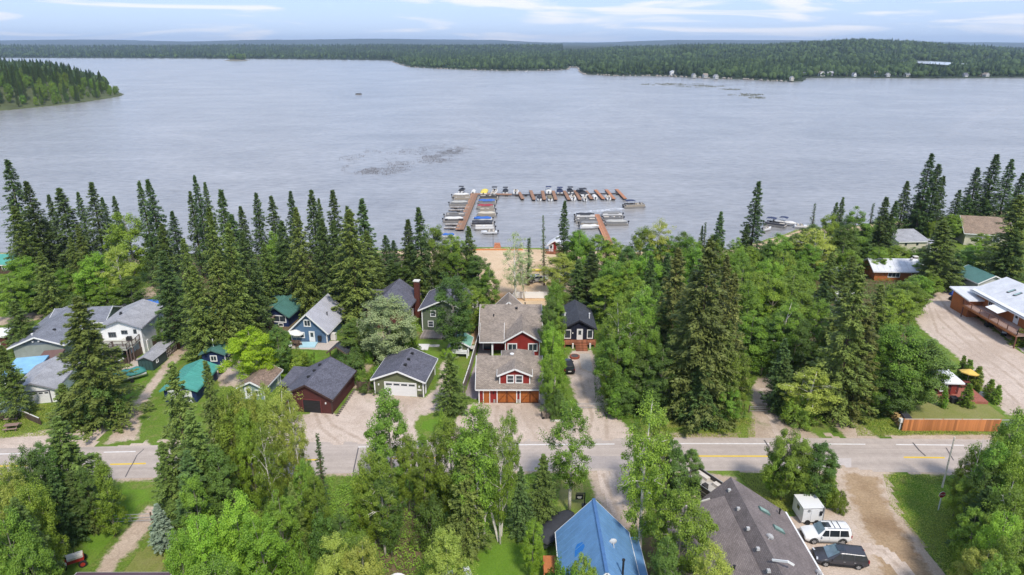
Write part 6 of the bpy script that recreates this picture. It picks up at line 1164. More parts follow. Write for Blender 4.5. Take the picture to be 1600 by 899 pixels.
for q in (
 ('run', 722, 300.5, 82, 5.6, 'boat with dark cover and raised bimini, last on the left side of the pier', None, 'black', 'black'),
 ('pont', 721, 308.8, 3, 6.4, 'pontoon boat under a white cover just before the pier end, left side', fence_l, 'white', None),
 ('pont', 722.5, 313.6, 3, 6.0, 'tan open pontoon boat between the two white-covered boats', fence_l, None, None),
 ('pont', 717.5, 321, 3, 6.4, 'pontoon boat under a silver double-peaked cover on the left side', hullg, 'silver', None),
 ('pont', 711.5, 340, 3, 6.6, 'long grey pontoon boat halfway down the left side of the pier', hullg, None, None),
 ('pont', 709.5, 346.8, 3, 6.4, 'grey pontoon boat with white cover, left side of the pier', hulld, 'white', None),
 ('run', 701, 372, 5, 3.6, 'small blue and white boat nearest the shore at the left pier', None, 'blue', None),
 ('run', 740, 303, 88, 4.4, 'white boat with pale cover tucked at the pier end corner', None, 'white', None),
 ('run', 757, 303, 86, 7.2, 'boat under a bright yellow cover', None, 'yellow', None),
 ('run', 773, 301.5, 88, 6.0, 'boat with black bimini right of the yellow-covered boat', None, None, 'black'),
 ('run', 771, 306, 80, 4.4, 'small white open boat below the black-topped boat', None, None, None),
 ('pont', 763.5, 311, 182, 6.8, 'dark pontoon boat above the blue-covered boat', fence_m, None, None),
 ('pont', 760.5, 318.6, 183, 6.4, 'pontoon boat under a bright blue cover', hullg, 'blue', None),
 ('pont', 758, 326.5, 183, 6.0, 'pontoon boat under a dark red cover', fence_l, 'red', None),
 ('pont', 761, 331.8, 183, 5.2, 'tan and black open pontoon boat just below the red cover', fence_l, None, None),
 ('pont', 760, 338.5, 183, 6.2, 'pontoon boat under a beige cover below the red one', fence_l, 'beige', None),
 ('run', 754, 345.5, 183, 5.8, 'blue and white runabout on the right side of the left pier', None, 'blue', None),
 ('pont', 753.5, 352.5, 183, 7.0, 'big pontoon boat under a black cover, right side of the left pier', hulld, 'black', None),
 ('pont', 757, 359.4, 183, 6.0, 'white-railed pontoon below the big black-covered one', hullw, None, None),
 ('run', 764, 366.5, 183, 4.6, 'small white motorboat nearest shore, right of the left pier', None, None, None),
 ('run', 790, 302, 88, 5.8, 'dark-covered boat with raised bimini on the cross dock', None, 'black', 'black'),
 ('run', 806, 302.5, 88, 5.6, 'white boat with short dark windscreen on the cross dock', None, None, None),
 ('run', 857, 301, 88, 6.4, 'white boat with navy bimini behind the outer row', None, 'white', 'navy'),
 ('run', 874.5, 302, 88, 6.4, 'navy-covered boat with navy bimini behind the outer row', None, 'navy', 'navy'),
 ('run', 890.5, 301.5, 90, 6.2, 'black-covered boat with black bimini behind the outer row', None, 'black', 'black'),
 ('run', 908.5, 304, 100, 8.6, 'long black-covered boat with raised bimini, tallest of the outer row', None, 'black', 'black'),
 ('run', 842.5, 312.5, 90, 4.6, 'low white boat with black cover in front of the outer walkway', None, 'black', None),
 ('run', 859, 312.5, 92, 5.2, 'camouflage-covered boat in front of the outer walkway', None, 'camo', None),
 ('run', 894.5, 311.5, 92, 5.8, 'white open boat in front of the outer walkway', None, None, None),
 ('run', 912.6, 314, 98, 3.6, 'white stern of a small boat below the long black-covered boat', None, None, None),
 ('run', 929, 311, 92, 4.4, 'small white covered boat left of the orange fingers', None, 'white', None),
 ('run', 949, 311.5, 95, 5.0, 'white boat with red stripe between the orange fingers', None, None, None),
 ('pont', 914.5, 340.5, 2, 6.4, 'pontoon boat with black cover at the end of the right pier', hullw, 'black', None),
 ('pont', 916, 347.5, 2, 6.8, 'bare grey pontoon boat left of the right pier', hullg, None, None),
 ('pont', 920, 353.5, 2, 5.8, 'tan pontoon boat third on the left of the right pier', fence_l, 'grey', None),
 ('run', 921, 358, 5, 5.6, 'white speedboat with white cover, left of the right pier', None, 'white', None),
 ('pont', 955.5, 338.5, 182, 6.8, 'white pontoon boat with dark trim, far right of the right pier', hullw, 'grey', None),
 ('pont', 957, 344.5, 182, 6.6, 'grey open pontoon boat second on the right of the right pier', hullg, None, None),
 ('pont', 962, 351.5, 182, 7.2, 'pontoon boat under a silver-grey cover, right of the right pier', hullg, 'silver', None),
 ('pont', 1211, 354, -35, 6.4, 'pontoon boat with blue seats and dark bimini at the right shore', hulld, None, 'navy'),
 ('run', 1227, 352, -35, 6.4, 'pale yellow-covered boat with bimini at the right shore', None, 'white', 'navy'),
 ('run', 1252, 357, -10, 4.0, 'small white rowing boat at the right shore', None, None, None),
 ('run', 1198, 361, 30, 3.4, 'small white boat beside the tall spruce on the right shore', None, None, None),
 ('run', 822, 112.5, 10, 5.0, 'tiny motorboat far across the lake below the peninsula', None, None, None),
 ('pont', 560, 148, 175, 6.5, 'lone dark pontoon boat out on the open lake', fence_m, None, 'grey')):
    boat(*q[:5], q[5], hull=q[6], cov=q[7], bim=q[8], motor='rowing' not in q[5])
tb = W(1211, 354, WZ)
mv = boat('pont', 991, 324.5, 8, 7.4, 'pontoon boat under way, leaving a white wake between the piers', fence_l, None, 'navy')
def sitter(loc, rz, label, cloth):
    """seated person as one skinned chain with arms, legs and head"""
    V = [(0, 0, .5), (0, 0, .75), (0, 0, 1.0), (0, 0, 1.1), (0, -.02, 1.22), (0, 0, 1.3), (.2, 0, 1.0), (.27, -.1, .8), (.2, -.3, .72), (-.2, 0, 1.0), (-.27, -.1, .8), (-.2, -.3, .72), (.11, -.05, .48), (.13, -.42, .48), (.13, -.45, .06), (-.11, -.05, .48), (-.13, -.42, .48), (-.13, -.45, .06), (.13, -.56, .04), (-.13, -.56, .04)]
    E = [(0, 1), (1, 2), (2, 3), (3, 4), (4, 5), (2, 6), (6, 7), (7, 8), (2, 9), (9, 10), (10, 11), (0, 12), (12, 13), (13, 14), (0, 15), (15, 16), (16, 17), (14, 18), (17, 19)]
    Rr = [.16, .15, .16, .06, .1, .09, .07, .05, .035, .07, .05, .035, .09, .075, .05, .09, .075, .05, .04, .04]
    me = bpy.data.meshes.new('person'); me.from_pydata(V, E, []); o = bpy.data.objects.new('person', me); COL.objects.link(o); sk = o.modifiers.new('skin', 'SKIN'); o.modifiers.new('sub', 'SUBSURF').levels = 1
    for i, v in enumerate(me.skin_vertices[0].data): v.radius = (Rr[i], Rr[i]); v.use_root = i == 0
    me.materials.append(cloth); o.location = loc; o.rotation_euler[2] = rz; return tag(o, label, 'person')
mp = mv.location; sitter((mp.x + 1.9, mp.y + .9, WZ + .5), math.radians(98), 'person in dark clothes sitting at the bow of the moving pontoon boat', CV['black']); sitter((mp.x + 2.6, mp.y - .7, WZ + .5), math.radians(98), 'person in grey clothes on the near bow seat of the moving pontoon boat', CV['grey']); sitter((mp.x - .1, mp.y - .4, WZ + .5), math.radians(98), 'person in navy steering the moving pontoon boat', CV['navy'])
def m_foam():
    t = NT('wake_foam'); p = t.pos(); n = t.noise(p, .9, 5, .75); e = t.attr('edge'); t.col((.62, .64, .68, 1)); t.b.inputs['Roughness'].default_value = .6
    tr = t.node('BsdfTransparent'); mx = t.node('MixShader', Fac=t.math('MULTIPLY', t.ramp(n, [(.35, 0.), (.65, 1.)]), t.ramp(e, [(0, 0.), (1, 1.)]))); t.l.new(tr.outputs[0], mx.inputs[1]); t.l.new(t.b.outputs[0], mx.inputs[2]); t.l.new(mx.outputs[0], t.out.inputs[0]); return t.m
foam = m_foam()
def wake(pts, ws, al, name='boat_wake'):
    P = [W(a, b, WZ) for a, b in pts]; V = []; Fc = []; A = []
    for i, p in enumerate(P):
        d = (P[min(i + 1, len(P) - 1)] - P[max(i - 1, 0)]).normalized(); n = Vector((-d.y, d.x, 0)); 
        for k, e in ((-1, 0), (0, 1), (1, 0)): q = p + n * ws[i] * k / 2; V.append((q.x, q.y, WZ + .012)); A.append(e * al[i])
    for i in range(len(P) - 1):
        for k in range(2): a = i * 3 + k; Fc.append((a, a + 1, a + 4, a + 3))
    tag(link(name, npmesh(name, V, Fc, 4, {'edge': A}), None, foam), kind='structure')
wake([(974, 326), (955, 327.5), (930, 330), (905, 332), (880, 334), (850, 336), (810, 338)], [3, 4, 4.5, 4, 3.5, 3, 2], [2.2, 2.2, 1.9, 1.3, .8, .5, .3]); wake([(974, 324.6), (940, 323.6), (905, 325.6), (870, 331), (830, 338)], [1.5, 2, 2.5, 2.5, 2], [.8, .5, .4, .35, .2])
wake([(1600, 162), (1560, 172), (1530, 182), (1500, 198), (1470, 222)], [12, 14, 16, 15, 12], [.25, .3, .35, .3, .15], 'old_wake')
# reed and weed beds
def reeds(label, blobs, n, h, col):
    C = []
    for (a, b, ra, rb, k) in blobs:
        for i in range(int(n * k)):
            t = random.random() * 6.28; q = random.random() ** .6; C.append(W(a + math.cos(t) * ra * q, b + math.sin(t) * rb * q + random.gauss(0, .4), WZ))
    C = np.array([tuple(c) for c in C]); q_ = vnoise(C[:, 0] + 900, C[:, 1] * .6, 7., 31) * .6 + vnoise(C[:, 0] + 900, C[:, 1], 2.6, 32) * .4; C = C[q_ + RNG.normal(size=len(C)) * .06 > .5]; m_ = len(C); an = RNG.random(m_) * 6.28; hh = h * (.5 + RNG.random(m_)); w_ = .06 + .16 * RNG.random(m_) * (C[:, 1] / 300)
    dx = np.cos(an) * w_; dy = np.sin(an) * w_; V = np.stack([C + np.stack([-dx, -dy, np.zeros(m_)], 1), C + np.stack([dx, dy, np.zeros(m_)], 1), C + np.stack([dx * .3, dy * .3, hh], 1), C + np.stack([-dx * .3, -dy * .3, hh], 1)], 1).reshape(-1, 3)
    tag(link('reeds', npmesh('reeds', V, np.arange(m_ * 4).reshape(-1, 4), 4), None, M('reed_' + label[:6], col, .9, .3, .3, 0)), label, 'reeds', None, 'stuff')
reeds('dark weed bed breaking the surface left of the piers', ((565, 264, 32, 9, .6), (600, 266, 44, 7, .8), (632, 258, 30, 6, .45), (575, 248, 46, 7, .3), (625, 237, 60, 5, .3)), 2100, .12, (.15, .15, .165))
reeds('second dark weed patch nearer the piers', ((674, 246, 28, 10, .6), (688, 243, 34, 12, .5), (708, 235, 30, 6, .5), (700, 232, 46, 6, .3)), 2300, .12, (.15, .15, .165))
reeds('long thin reed bank off the peninsula', ((1050, 132, 52, 1.6, 1.4), (1095, 135, 40, 1.6, .9), (1165, 148.5, 28, 1.6, .9), (1183, 153, 14, 1.2, .4), (1140, 140, 20, 1., .3)), 1500, .5, (.17, .175, .13))
# lifeguard-style building and boxes on the beach
b = Bld('beach_pavilion', 'red beach hut with bright white roof by the water right of the twin birches', 'hut', *(W(867, 395)[:2]), 3.2, 3.6, -14, 2.1, 1.1, s_red, mt_white, 'f', .5, corner=False, ribs=1.2); b.door('f', -1, 0); b.win('f', 1, 1, .9, .8, 2, 1); deck(b, -2.3, 2.3, -1.6, -.05, .3, wood_red, 'f', 1.2, .9)
m = MB(); m.box(0, 0, .55, 1.9, 1.4, 1.1, top=.7); m.box(0, 0, 1.12, 1.5, 1.1, .08); tag(m.build('orange_crate', M('orange_boards', (.42, .17, .09), .7, .2), None, loc=W(777, 387)), 'orange-red wooden box at the water edge left of the twin birches', 'box')
tag(MB().bar((-6, 0, .15), (7, 0, .15), .3, .3).build('beach_timber', wood_orange, None, loc=W(775, 391)), 'long orange timber edging along the waterline', 'timber')
tag(MB().tube([(0, 0, 0), (0, 0, 3.2)], .05, 6).box(0, 0, 3.3, .3, .1, .4).build('beach_lamp_post', black, None, loc=W(770.5, 385)), 'thin dark post with a small lamp at the shore left of the box', 'post')
for i, (a, c, l, mt_, L) in enumerate(((838, 436, 'silver car parked on the sand by the thin spruces', M('silver_paint', (.42, .43, .45), .3, .05, metal=.5), 4.3), (849, 432, 'white van on the sand behind the leafy tree', hullw, 4.8))):
    pass
tag(MB().loft(hull_rings(3.6, .9, .4)).build('yellow_canoe', CV['yellow'], None, False, W(838, 424)), 'yellow canoe lying on the sand between the thin spruces', 'canoe')
# ---------------------------------------------------------------- vehicles
def ssmooth(x0, x1, x): t = min(1, max(0, (x - x0) / (x1 - x0))); return t * t * (3 - 2 * t)
def car(name, label, cat, loc, head, L, Wd, Hh, paint, van=False, rails=False, sunroof=True):
    """front towards +x; lofted body of cross sections, real glass set into it"""
    root = empty(name, loc, math.radians(head), label, cat); n = 44; belt = .98 if not van else .96; R = []; G = []
    fx, rx = L / 2, -L / 2; hood = Hh * (.60 if not van else .56)
    ws0, ws1 = (.24, .08) if not van else (.30, .06); rs1, rs0 = (-.47, -.5) if not van else (-.42, -.495)
    for i in range(n):
        t = -1 + 2 * i / (n - 1); t = math.copysign(abs(t) ** .85, t); x = t * L / 2; u = x / L
        if u > ws0: top = hood - (hood * .20) * ssmooth(ws0, .5, u) ** 1.2
        elif u > ws1: top = hood + (Hh - hood) * (1 - ssmooth(ws1, ws0, u) ** .85 if False else (ws0 - u) / (ws0 - ws1))
        elif u > rs1: top = Hh - .05 * ssmooth(ws1, rs1, u) - (.02 if not van else .0)
        else: top = belt + (Hh - .06 - belt) * (u - rs0) / (rs1 - rs0)
        top = max(top, .62); rnd = 1 - .13 * ssmooth(.40, .5, abs(u)) ** 1.5; w0 = Wd / 2 * rnd; low = .27 + .10 * ssmooth(.42, .5, abs(u))
        bl = min(top - .04, belt - .04 * (u < 0)); sh = .79 if top > bl + .2 else .9; f = min(1, max(0, (top - bl) / (Hh - belt)))
        wt = w0 * (.93 - .17 * f)
        R.append([(x, w0 * .86, low), (x, w0 * .99, low + .12), (x, w0, bl * .72), (x, w0 * .965, bl), (x, wt + .02, top - .045), (x, wt * .86, top), (x, 0, top + .025), (x, -wt * .86, top), (x, -wt - .02, top - .045), (x, -w0 * .965, bl), (x, -w0, bl * .72), (x, -w0 * .99, low + .12), (x, -w0 * .86, low)])
    bd = MB().loft(R).build('body', paint, root, True)
    for p in bd.data.polygons: p.use_smooth = True
    # glass: side windows follow the tumblehome
    def side(x, z, s, o=.012):
        f = min(1, max(0, (z - belt) / (Hh - belt))); w0 = Wd / 2; return (x, s * (w0 * .965 * (1 - f) + (w0 * .76 + .02) * f + o), z)
    zt = Hh - .13; zb = belt + .05; xs = ([(.17, .008), (-.008, -.215), (-.232, -.425)] if not van else [(.20, .03), (.015, -.2), (-.215, -.45)])
    for k, (a, c) in enumerate(xs):
        for s in (-1, 1):
            top_a = a if k else a - (.075 if not van else .12); tc = c if k < 2 else c + .03; q = [side(a * L, zb, s), side(c * L, zb, s), side(tc * L, zt, s), side(top_a * L, zt, s)]; m = MB(); m.face(q if s < 0 else q[::-1]); m.face([(p[0], p[1] - s * .02, p[2]) for p in (q[::-1] if s < 0 else q)]); m.build('side_window', carglass, root)
    wz = lambda u: hood + (Hh - hood) * (ws0 - u) / (ws0 - ws1); a, c = ws0 - .012, ws1 + .014
    m = MB(); m.face([(a * L, -Wd * .43, wz(a) + .035), (a * L, Wd * .43, wz(a) + .035), (c * L, Wd * .355, wz(c) + .035), (c * L, -Wd * .355, wz(c) + .035)]); m.build('windshield', m_glass('windshield_glass', (.12, .17, .20)), root)
    m = MB(); m.face([(rs1 * L - .02, -Wd * .34, Hh - .13), (rs1 * L - .02, Wd * .34, Hh - .13), (rs0 * L - .02, Wd * .4, belt + .08), (rs0 * L - .02, -Wd * .4, belt + .08)]); m.build('rear_window', carglass, root)
    for i, (ux, s) in enumerate(((.315, -1), (.315, 1), (-.30, -1), (-.30, 1))):
        r = .37 if not van else .33; w = MB(); w.tube([(ux * L, s * (Wd / 2 - .2), r), (ux * L, s * (Wd / 2 + .015), r)], r, 20); t = w.build('wheel', rubber, root); k = MB(); k.tube([(ux * L, s * (Wd / 2 - .02), r), (ux * L, s * (Wd / 2 + .03), r)], r * .66, 16); h = k.build('rim', M('alloy', (.22, .22, .23), .35, .1, metal=.7), t)
        c = MB()
        for j in range(5): an = j * 2 * math.pi / 5; c.box(ux * L + math.cos(an) * r * .38, s * (Wd / 2 + .035), r + math.sin(an) * r * .38, .07, .02, r * .55, ry=-an + math.pi / 2)
        c.tube([(ux * L, s * (Wd / 2 + .02), r), (ux * L, s * (Wd / 2 + .045), r)], .06, 8); c.build('spoke', alu, t); a_ = MB(); pts = [(ux * L + math.cos(q) * (r + .07), s * (Wd / 2 + .0), r + math.sin(q) * (r + .07)) for q in np.linspace(-.15, math.pi + .15, 14)]; a_.tube(pts, .045, 5); a_.build('wheel_arch', black, root)
    for s in (-1, 1):
        MB().box(.475 * L, s * Wd * .34, .74, .16, .36, .14, rz=-s * .3).build('headlight', M('headlamp', (.5, .52, .55), .1), root); MB().box(-.488 * L, s * Wd * .40, .95, .1, .2, .3).build('tail_light', M('tail_lamp', (.3, .01, .01), .2), root); MB().box((.155 if not van else .2) * L, s * (Wd / 2 + .09), belt + .05, .13, .2, .13).build('mirror', paint, root)
        for x in (.0, -.2): MB().box(x * L - .1, s * (Wd / 2 + .005), belt * .86, .2, .03, .03).build('door_handle', alu if van else paint, root)
        if rails: MB().bar((.04 * L, s * Wd * .33, Hh + .06), (-.42 * L, s * Wd * .33, Hh + .03), .04).build('roof_rail', alu, root)
        m = MB()
        for x in (.185, .0, -.2): m.bar((x * L, s * (Wd / 2 + .004), .45), (x * L - .02, s * (Wd / 2 * .975 + .004), belt - .03), .012)
        m.build('door_seam', black, root); MB().box(-.0, s * (Wd / 2 + .0), .36, L * .5, .05, .12).build('sill', black if van else hullg, root)
    MB().box(.497 * L, 0, .62, .06, Wd * .5, .2).build('grille', black, root); MB().box(.492 * L, 0, .40, .1, Wd * .82, .16).build('bumper', paint if van else black, root)
    MB().box(-.503 * L, 0, .72, .03, .5, .14).build('number_plate', offw, root)
    if sunroof: MB().box(.02 * L, 0, Hh + .012, .75, Wd * .42, .03).build('sunroof', carglass, root)
    if rails:
        for x in (-.13, -.25): MB().box(x * L, 0, Hh + .02, .05, Wd * .62, .03).build('roof_seam', black, root)
    MB().box(-.40 * L, Wd * .0, Hh + .05, .14, .04, .1).build('antenna', paint, root); return root
wpaint = M('white_car_paint', (.70, .70, .70), .25, .03, spec=.6); gpaint = M('dark_grey_car_paint', (.055, .055, .065), .25, .05, metal=.3, spec=.7)
car('sport_utility_car', 'white SUV parked between the white trailer and the grey minivan', 'car', W(1288.5, 842), 178, 4.85, 1.92, 1.82, wpaint, rails=True)
car('minivan', 'dark grey minivan parked beside the white SUV', 'car', W(1311, 878), 172, 5.1, 1.98, 1.72, gpaint, van=True)
car('black_car', 'black car on the back dirt road above the grey bungalow', 'car', W(147, 497), 150, 4.5, 1.85, 1.7, black); car('black_car', 'black car in the shade beside the navy cabin driveway', 'car', W(886.5, 577), 95, 4.6, 1.85, 1.65, black)
car('silver_car', 'silver car parked on the sand by the thin spruces', 'car', W(840, 440), 20, 4.5, 1.85, 1.6, M('silver_paint', (.42, .43, .45), .3, .05, metal=.4))
car('edge_dark_car', 'dark car half out of the picture at the left, on the back road', 'car', W(1, 470), 100, 4.5, 1.85, 1.6, hulld)
# ice-fishing style trailer
p = W(1268, 820); tr = empty('white_trailer', (p.x, p.y + .15, 0), math.radians(2), 'boxy white enclosed trailer parked behind the white SUV', 'trailer')
MB().box(0, 1.1, 1.2, 2.35, 2.4, 1.8).build('body', hullw, tr); MB().box(0, 1.1, 2.14, 2.42, 2.5, .07).build('roof', wpaint, tr); MB().box(.2, -.12, 1.15, .85, .04, 1.6).build('door', wpaint, tr); MB().box(.82, -.2, 1.5, .22, .12, .5).bar((1.0, -.2, 1.5), (1.1, -.2, 2.75), .05).build('heater_vent', black, tr); MB().tube([(-.5, -.15, 1.8), (-.5, -.11, 1.8)], .17, 12).build('round_decal', alu, tr); MB().box(-1.19, 1.0, 1.5, .03, .6, .5).build('window', glass, tr)
for x in (-.5, .5):
    for y in (-.15, 2.35): MB().tube([(x, y - .1, .3), (x, y + .1, .3)], .3, 12).build('wheel', rubber, tr)
m = MB(); 
for x in (-1.18, 1.18): m.bar((x, -.12, .3), (x, -.12, 2.08), .06)
m.bar((-1.18, -.12, 2.1), (1.18, -.12, 2.1), .06); m.build('edge_trim', alu, tr)
# pontoon boat on trailer beside the brown roof
p = W(1108, 778); pb_ = boat('pont', p.x, p.y, 122, 7.0, 'black and tan pontoon boat on a trailer beside the brown roof', fence_m, None, None, z=.75)
t_ = empty('boat_trailer', (p.x, p.y, 0), math.radians(122), 'steel trailer carrying the pontoon boat beside the brown roof', 'trailer'); MB().bar((-3, -.6, .5), (3.4, -.3, .5), .12).bar((-3, .6, .5), (3.4, .3, .5), .12).bar((-1, -1.1, .4), (-1, 1.1, .4), .12).bar((3.3, 0, .5), (4.5, 0, .45), .1).build('frame', alu, t_)
for s in (-1, 1): MB().tube([(-1, s * 1.1, .35), (-1, s * 1.3, .35)], .35, 12).build('wheel', rubber, t_)
# black tarped boat by the blue roof
p = W(868, 838); bb = empty('tarped_boat', (p.x, p.y, .45), math.radians(52), 'large boat shrouded in a black cover beside the blue roof', 'boat'); MB().loft(hull_rings(5.8, 2.3, .8)).build('hull', hulld, bb); cover(bb, 6.0, 2.5, .95, CV['black'], 1, .75, -.5, .49); outboard(bb, -2.8); MB().bar((-2.5, -.5, -.1), (2.8, 0, -.1), .1).bar((-2.5, .5, -.1), (2.8, 0, -.1), .1).build('trailer_frame', alu, bb)
for s in (-1, 1): MB().tube([(-.8, s * 1.0, -.15), (-.8, s * 1.2, -.15)], .3, 12).build('trailer_wheel', rubber, bb)
# green tarped boat by the shed
p = W(198, 596); bb = empty('green_tarp_boat', (p.x, p.y, .35), math.radians(-140), 'boat under a rumpled green tarp on the lawn by the shed', 'boat'); MB().loft(hull_rings(5.6, 2.2, .8)).build('hull', hullw, bb); cover(bb, 5.7, 2.4, .95, CV['green'], 3, .75, -.5, .47); MB().bar((-2.5, 0, -.1), (3.2, 0, -.1), .1).build('trailer_frame', alu, bb)
for s in (-1, 1): MB().tube([(-.6, s * 1.0, -.08), (-.6, s * 1.2, -.08)], .28, 12).build('trailer_wheel', rubber, bb)
# pale green trailer and its fence on the left verge
p = W(22, 648); pt_ = empty('mint_trailer', p, .06, 'small pale mint camper trailer at the left edge', 'trailer'); rr = [[(x, y, z) for y, z in ((-.95, .4), (.95, .4), (1.0, 1.2), (.7, 1.75), (-.7, 1.75), (-1.0, 1.2))] for x in (-1.9, -1.75, 1.7, 1.9)]
for q in rr[0], rr[-1]:
    for i, v in enumerate(q): q[i] = (v[0], v[1] * .85, .5 + (v[2] - .4) * .85)
MB().loft(rr).build('body', M('mint_paint', (.42, .52, .46), .5, .08), pt_); MB().box(-1.0, 0, 1.78, .5, .5, .1).build('roof_hatch', black, pt_); MB().box(.8, 0, 1.78, .4, .4, .1).build('roof_hatch', black, pt_)
for s in (-1, 1): MB().tube([(0, s * .8, .3), (0, s * 1.0, .3)], .3, 12).build('wheel', rubber, pt_)
fence('plank_fence', 'low dark plank fence in front of the white garage', [W(-20, 658), W(28, 655)], 1.1, wood_dark, .4); fence('plank_fence', 'low pale-topped dark fence slanting right from the mint trailer', [W(34, 651), W(64, 664)], 1.0, wood_dark, .4, cap=offw)
# stop sign
p = W(1466, 798); ss = empty('stop_sign', p, math.radians(6), 'red octagonal stop sign on a white post at the lawn edge', 'sign'); MB().box(0, .03, 1.1, .12, .06, 2.2).build('post', white, ss)
oc = [(math.cos(a) * .42, math.sin(a) * .42) for a in np.linspace(math.pi / 8, 2 * math.pi + math.pi / 8, 9)[:-1]]
m = MB(); m.loft([[(x, y, z + 2.15) for x, z in oc] for y in (0, -.03)]); m.build('face', white, ss); m = MB(); m.loft([[(x * .93, y, z * .93 + 2.15) for x, z in oc] for y in (-.03, -.036)]); m.build('red_panel', M('sign_red', (.40, .02, .03), .5, .05), ss)
def text(body, size, parent, loc, rot, mat, name='lettering'):
    c = bpy.data.curves.new(name, 'FONT'); c.body = body; c.size = size; c.align_x = 'CENTER'; c.align_y = 'CENTER'; c.extrude = .004; o = bpy.data.objects.new(name, c); COL.objects.link(o)
    dg = bpy.context.evaluated_depsgraph_get(); me = bpy.data.meshes.new_from_object(o.evaluated_get(dg)); bpy.data.objects.remove(o); me.name = name; me.materials.clear(); me.materials.append(mat)
    q = bpy.data.objects.new(name, me); COL.objects.link(q); q.parent = parent; q.location = loc; q.rotation_euler = rot; return q
text('STOP', .28, ss, (0, -.042, 2.15), (math.pi / 2, 0, 0), white)
# black notice board, utility poles
p = W(913, 792); nb = empty('hanging_sign', p, 0, 'small black hanging sign on an L-shaped post behind the blue roof', 'sign'); MB().bar((0, 0, 0), (0, 0, 1.9), .12).bar((0, 0, 1.85), (-1.0, 0, 1.85), .08).box(0, 0, .15, .5, .5, .3).build('post', black, nb); MB().box(-.6, 0, 1.35, .9, .06, .7).build('board', black, nb); MB().box(-.6, -.04, 1.35, .5, .02, .12).box(-.6, -.04, 1.2, .35, .02, .06).build('lettering', offw, nb)
def pole(a, b_, top, label, mat=birch, r=.16, name='utility_pole'):
    g_ = W(a, b_); yy = -(top - 449.5) / F; t = g_.y / (CP + yy * SP); H = CAMH + t * (-SP + yy * CP); u = empty(name, g_, 0, label, 'pole'); MB().tube([(0, 0, 0), (0, 0, H)], [r, r * .75], 8).build('shaft', mat, u); return u, H
u, H = pole(866, 640, 577, 'pale mottled pole beside the grey trailer at the red garage'); MB().tube([(0, 0, 0), (0, 0, .9)], .19, 8).build('base_sleeve', black, u)
u, H = pole(1472, 762, 683, 'slender white-banded pole in front of the right-hand thicket', birch, .11); 
u, H = pole(1438, 404, 372, 'leaning pale pole by the log cabin chimney', deadwood, .14); u.rotation_euler = (0, .25, 0)
# leaning birch trunks
def lean(a, b_, c, d, H, label, r=.14):
    p = W(a, b_); q = W(c, d, H); u = empty('leaning_trunk', p, 0, label, 'tree trunk'); v = q - p; MB().tube([(0, 0, 0), tuple(v * .5 + Vector((.1, 0, .1))), tuple(v)], [r, r * .8, r * .3], 8).bar(tuple(v * .6), tuple(v * .75 + Vector((.5, .2, .5))), .06).build('trunk', birch, u)
lean(1041, 634, 1059, 566, 6.5, 'white trunk leaning right in front of the dark woods'); lean(779, 846, 747, 733, 7.6, 'long white birch trunk leaning left in the bottom woods', .15); lean(783, 838, 785, 775, 5, 'upright white birch trunk beside the leaning one', .12)
# grey utility trailer upright, crate cart
p = W(853, 634); gt = empty('grey_utility_trailer', p, math.radians(-12), 'grey box trailer standing at the right corner of the red garage', 'trailer'); MB().box(0, .3, .95, 1.5, .9, 1.5).build('body', M('grey_panel', (.27, .28, .31), .5, .08), gt); MB().bar((-.75, -.17, .2), (-.75, -.17, 1.72), .06).bar((.75, -.17, .2), (.75, -.17, 1.72), .06).bar((-.75, -.17, 1.72), (.75, -.17, 1.72), .06).build('edge_frame', alu, gt)
for s in (-.6, .6): MB().tube([(s - .08, .3, .22), (s + .08, .3, .22)], .22, 10).build('wheel', rubber, gt)
p = W(853, 652); gt = empty('wood_crate_cart', p, .2, 'slatted crate cart full of firewood on the red garage forecourt', 'cart')
for i in range(6): MB().box(-.5 + .2 * i, -.5, .5, .12, .04, .9).build('slat', wood_grey, gt)
for i in range(5): MB().box(-.62, -.4 + .2 * i, .5, .04, .12, .9).build('slat', wood_grey, gt)
MB().box(0, 0, .45, 1.1, .9, .6).build('load', M('firewood', (.30, .23, .17), .9, .4, 8), gt)
for s in (-.5, .5): MB().tube([(s, -.55, .2), (s, -.47, .2)], .2, 10).build('wheel', rubber, gt)
tag(MB().bar((-.7, 0, .12), (.7, .1, .12), .2, .2).build('parking_log', offw, None, loc=W(868, 659)), 'short pale log lying at the edge of the red garage forecourt', 'log')
# gates
def gate(a, b_, label, h=1.2):
    A_, B_ = W(*a), W(*b_); d = B_ - A_; u = empty('pipe_gate', A_, math.atan2(d.y, d.x), label, 'gate'); L = d.length
    for x in (0, L): MB().bar((x, 0, 0), (x, 0, h + .2), .12).build('post', wood_dark, u)
    m = MB()
    for z in (.35, .75, h): m.bar((.1, 0, z), (L - .1, 0, z), .045)
    for x in (.1, L / 2, L - .1): m.bar((x, 0, .35), (x, 0, h), .045)
    m.build('gate_frame', alu, u)
gate((174, 820), (238, 817), 'wire farm gate across the grass by the blue spruce'); gate((1170, 645), (1232, 646), 'thin pipe gate across the left woods driveway', 1.0); gate((900, 640), (955, 640), 'thin pipe gate across the navy cabin driveway', 1.0)
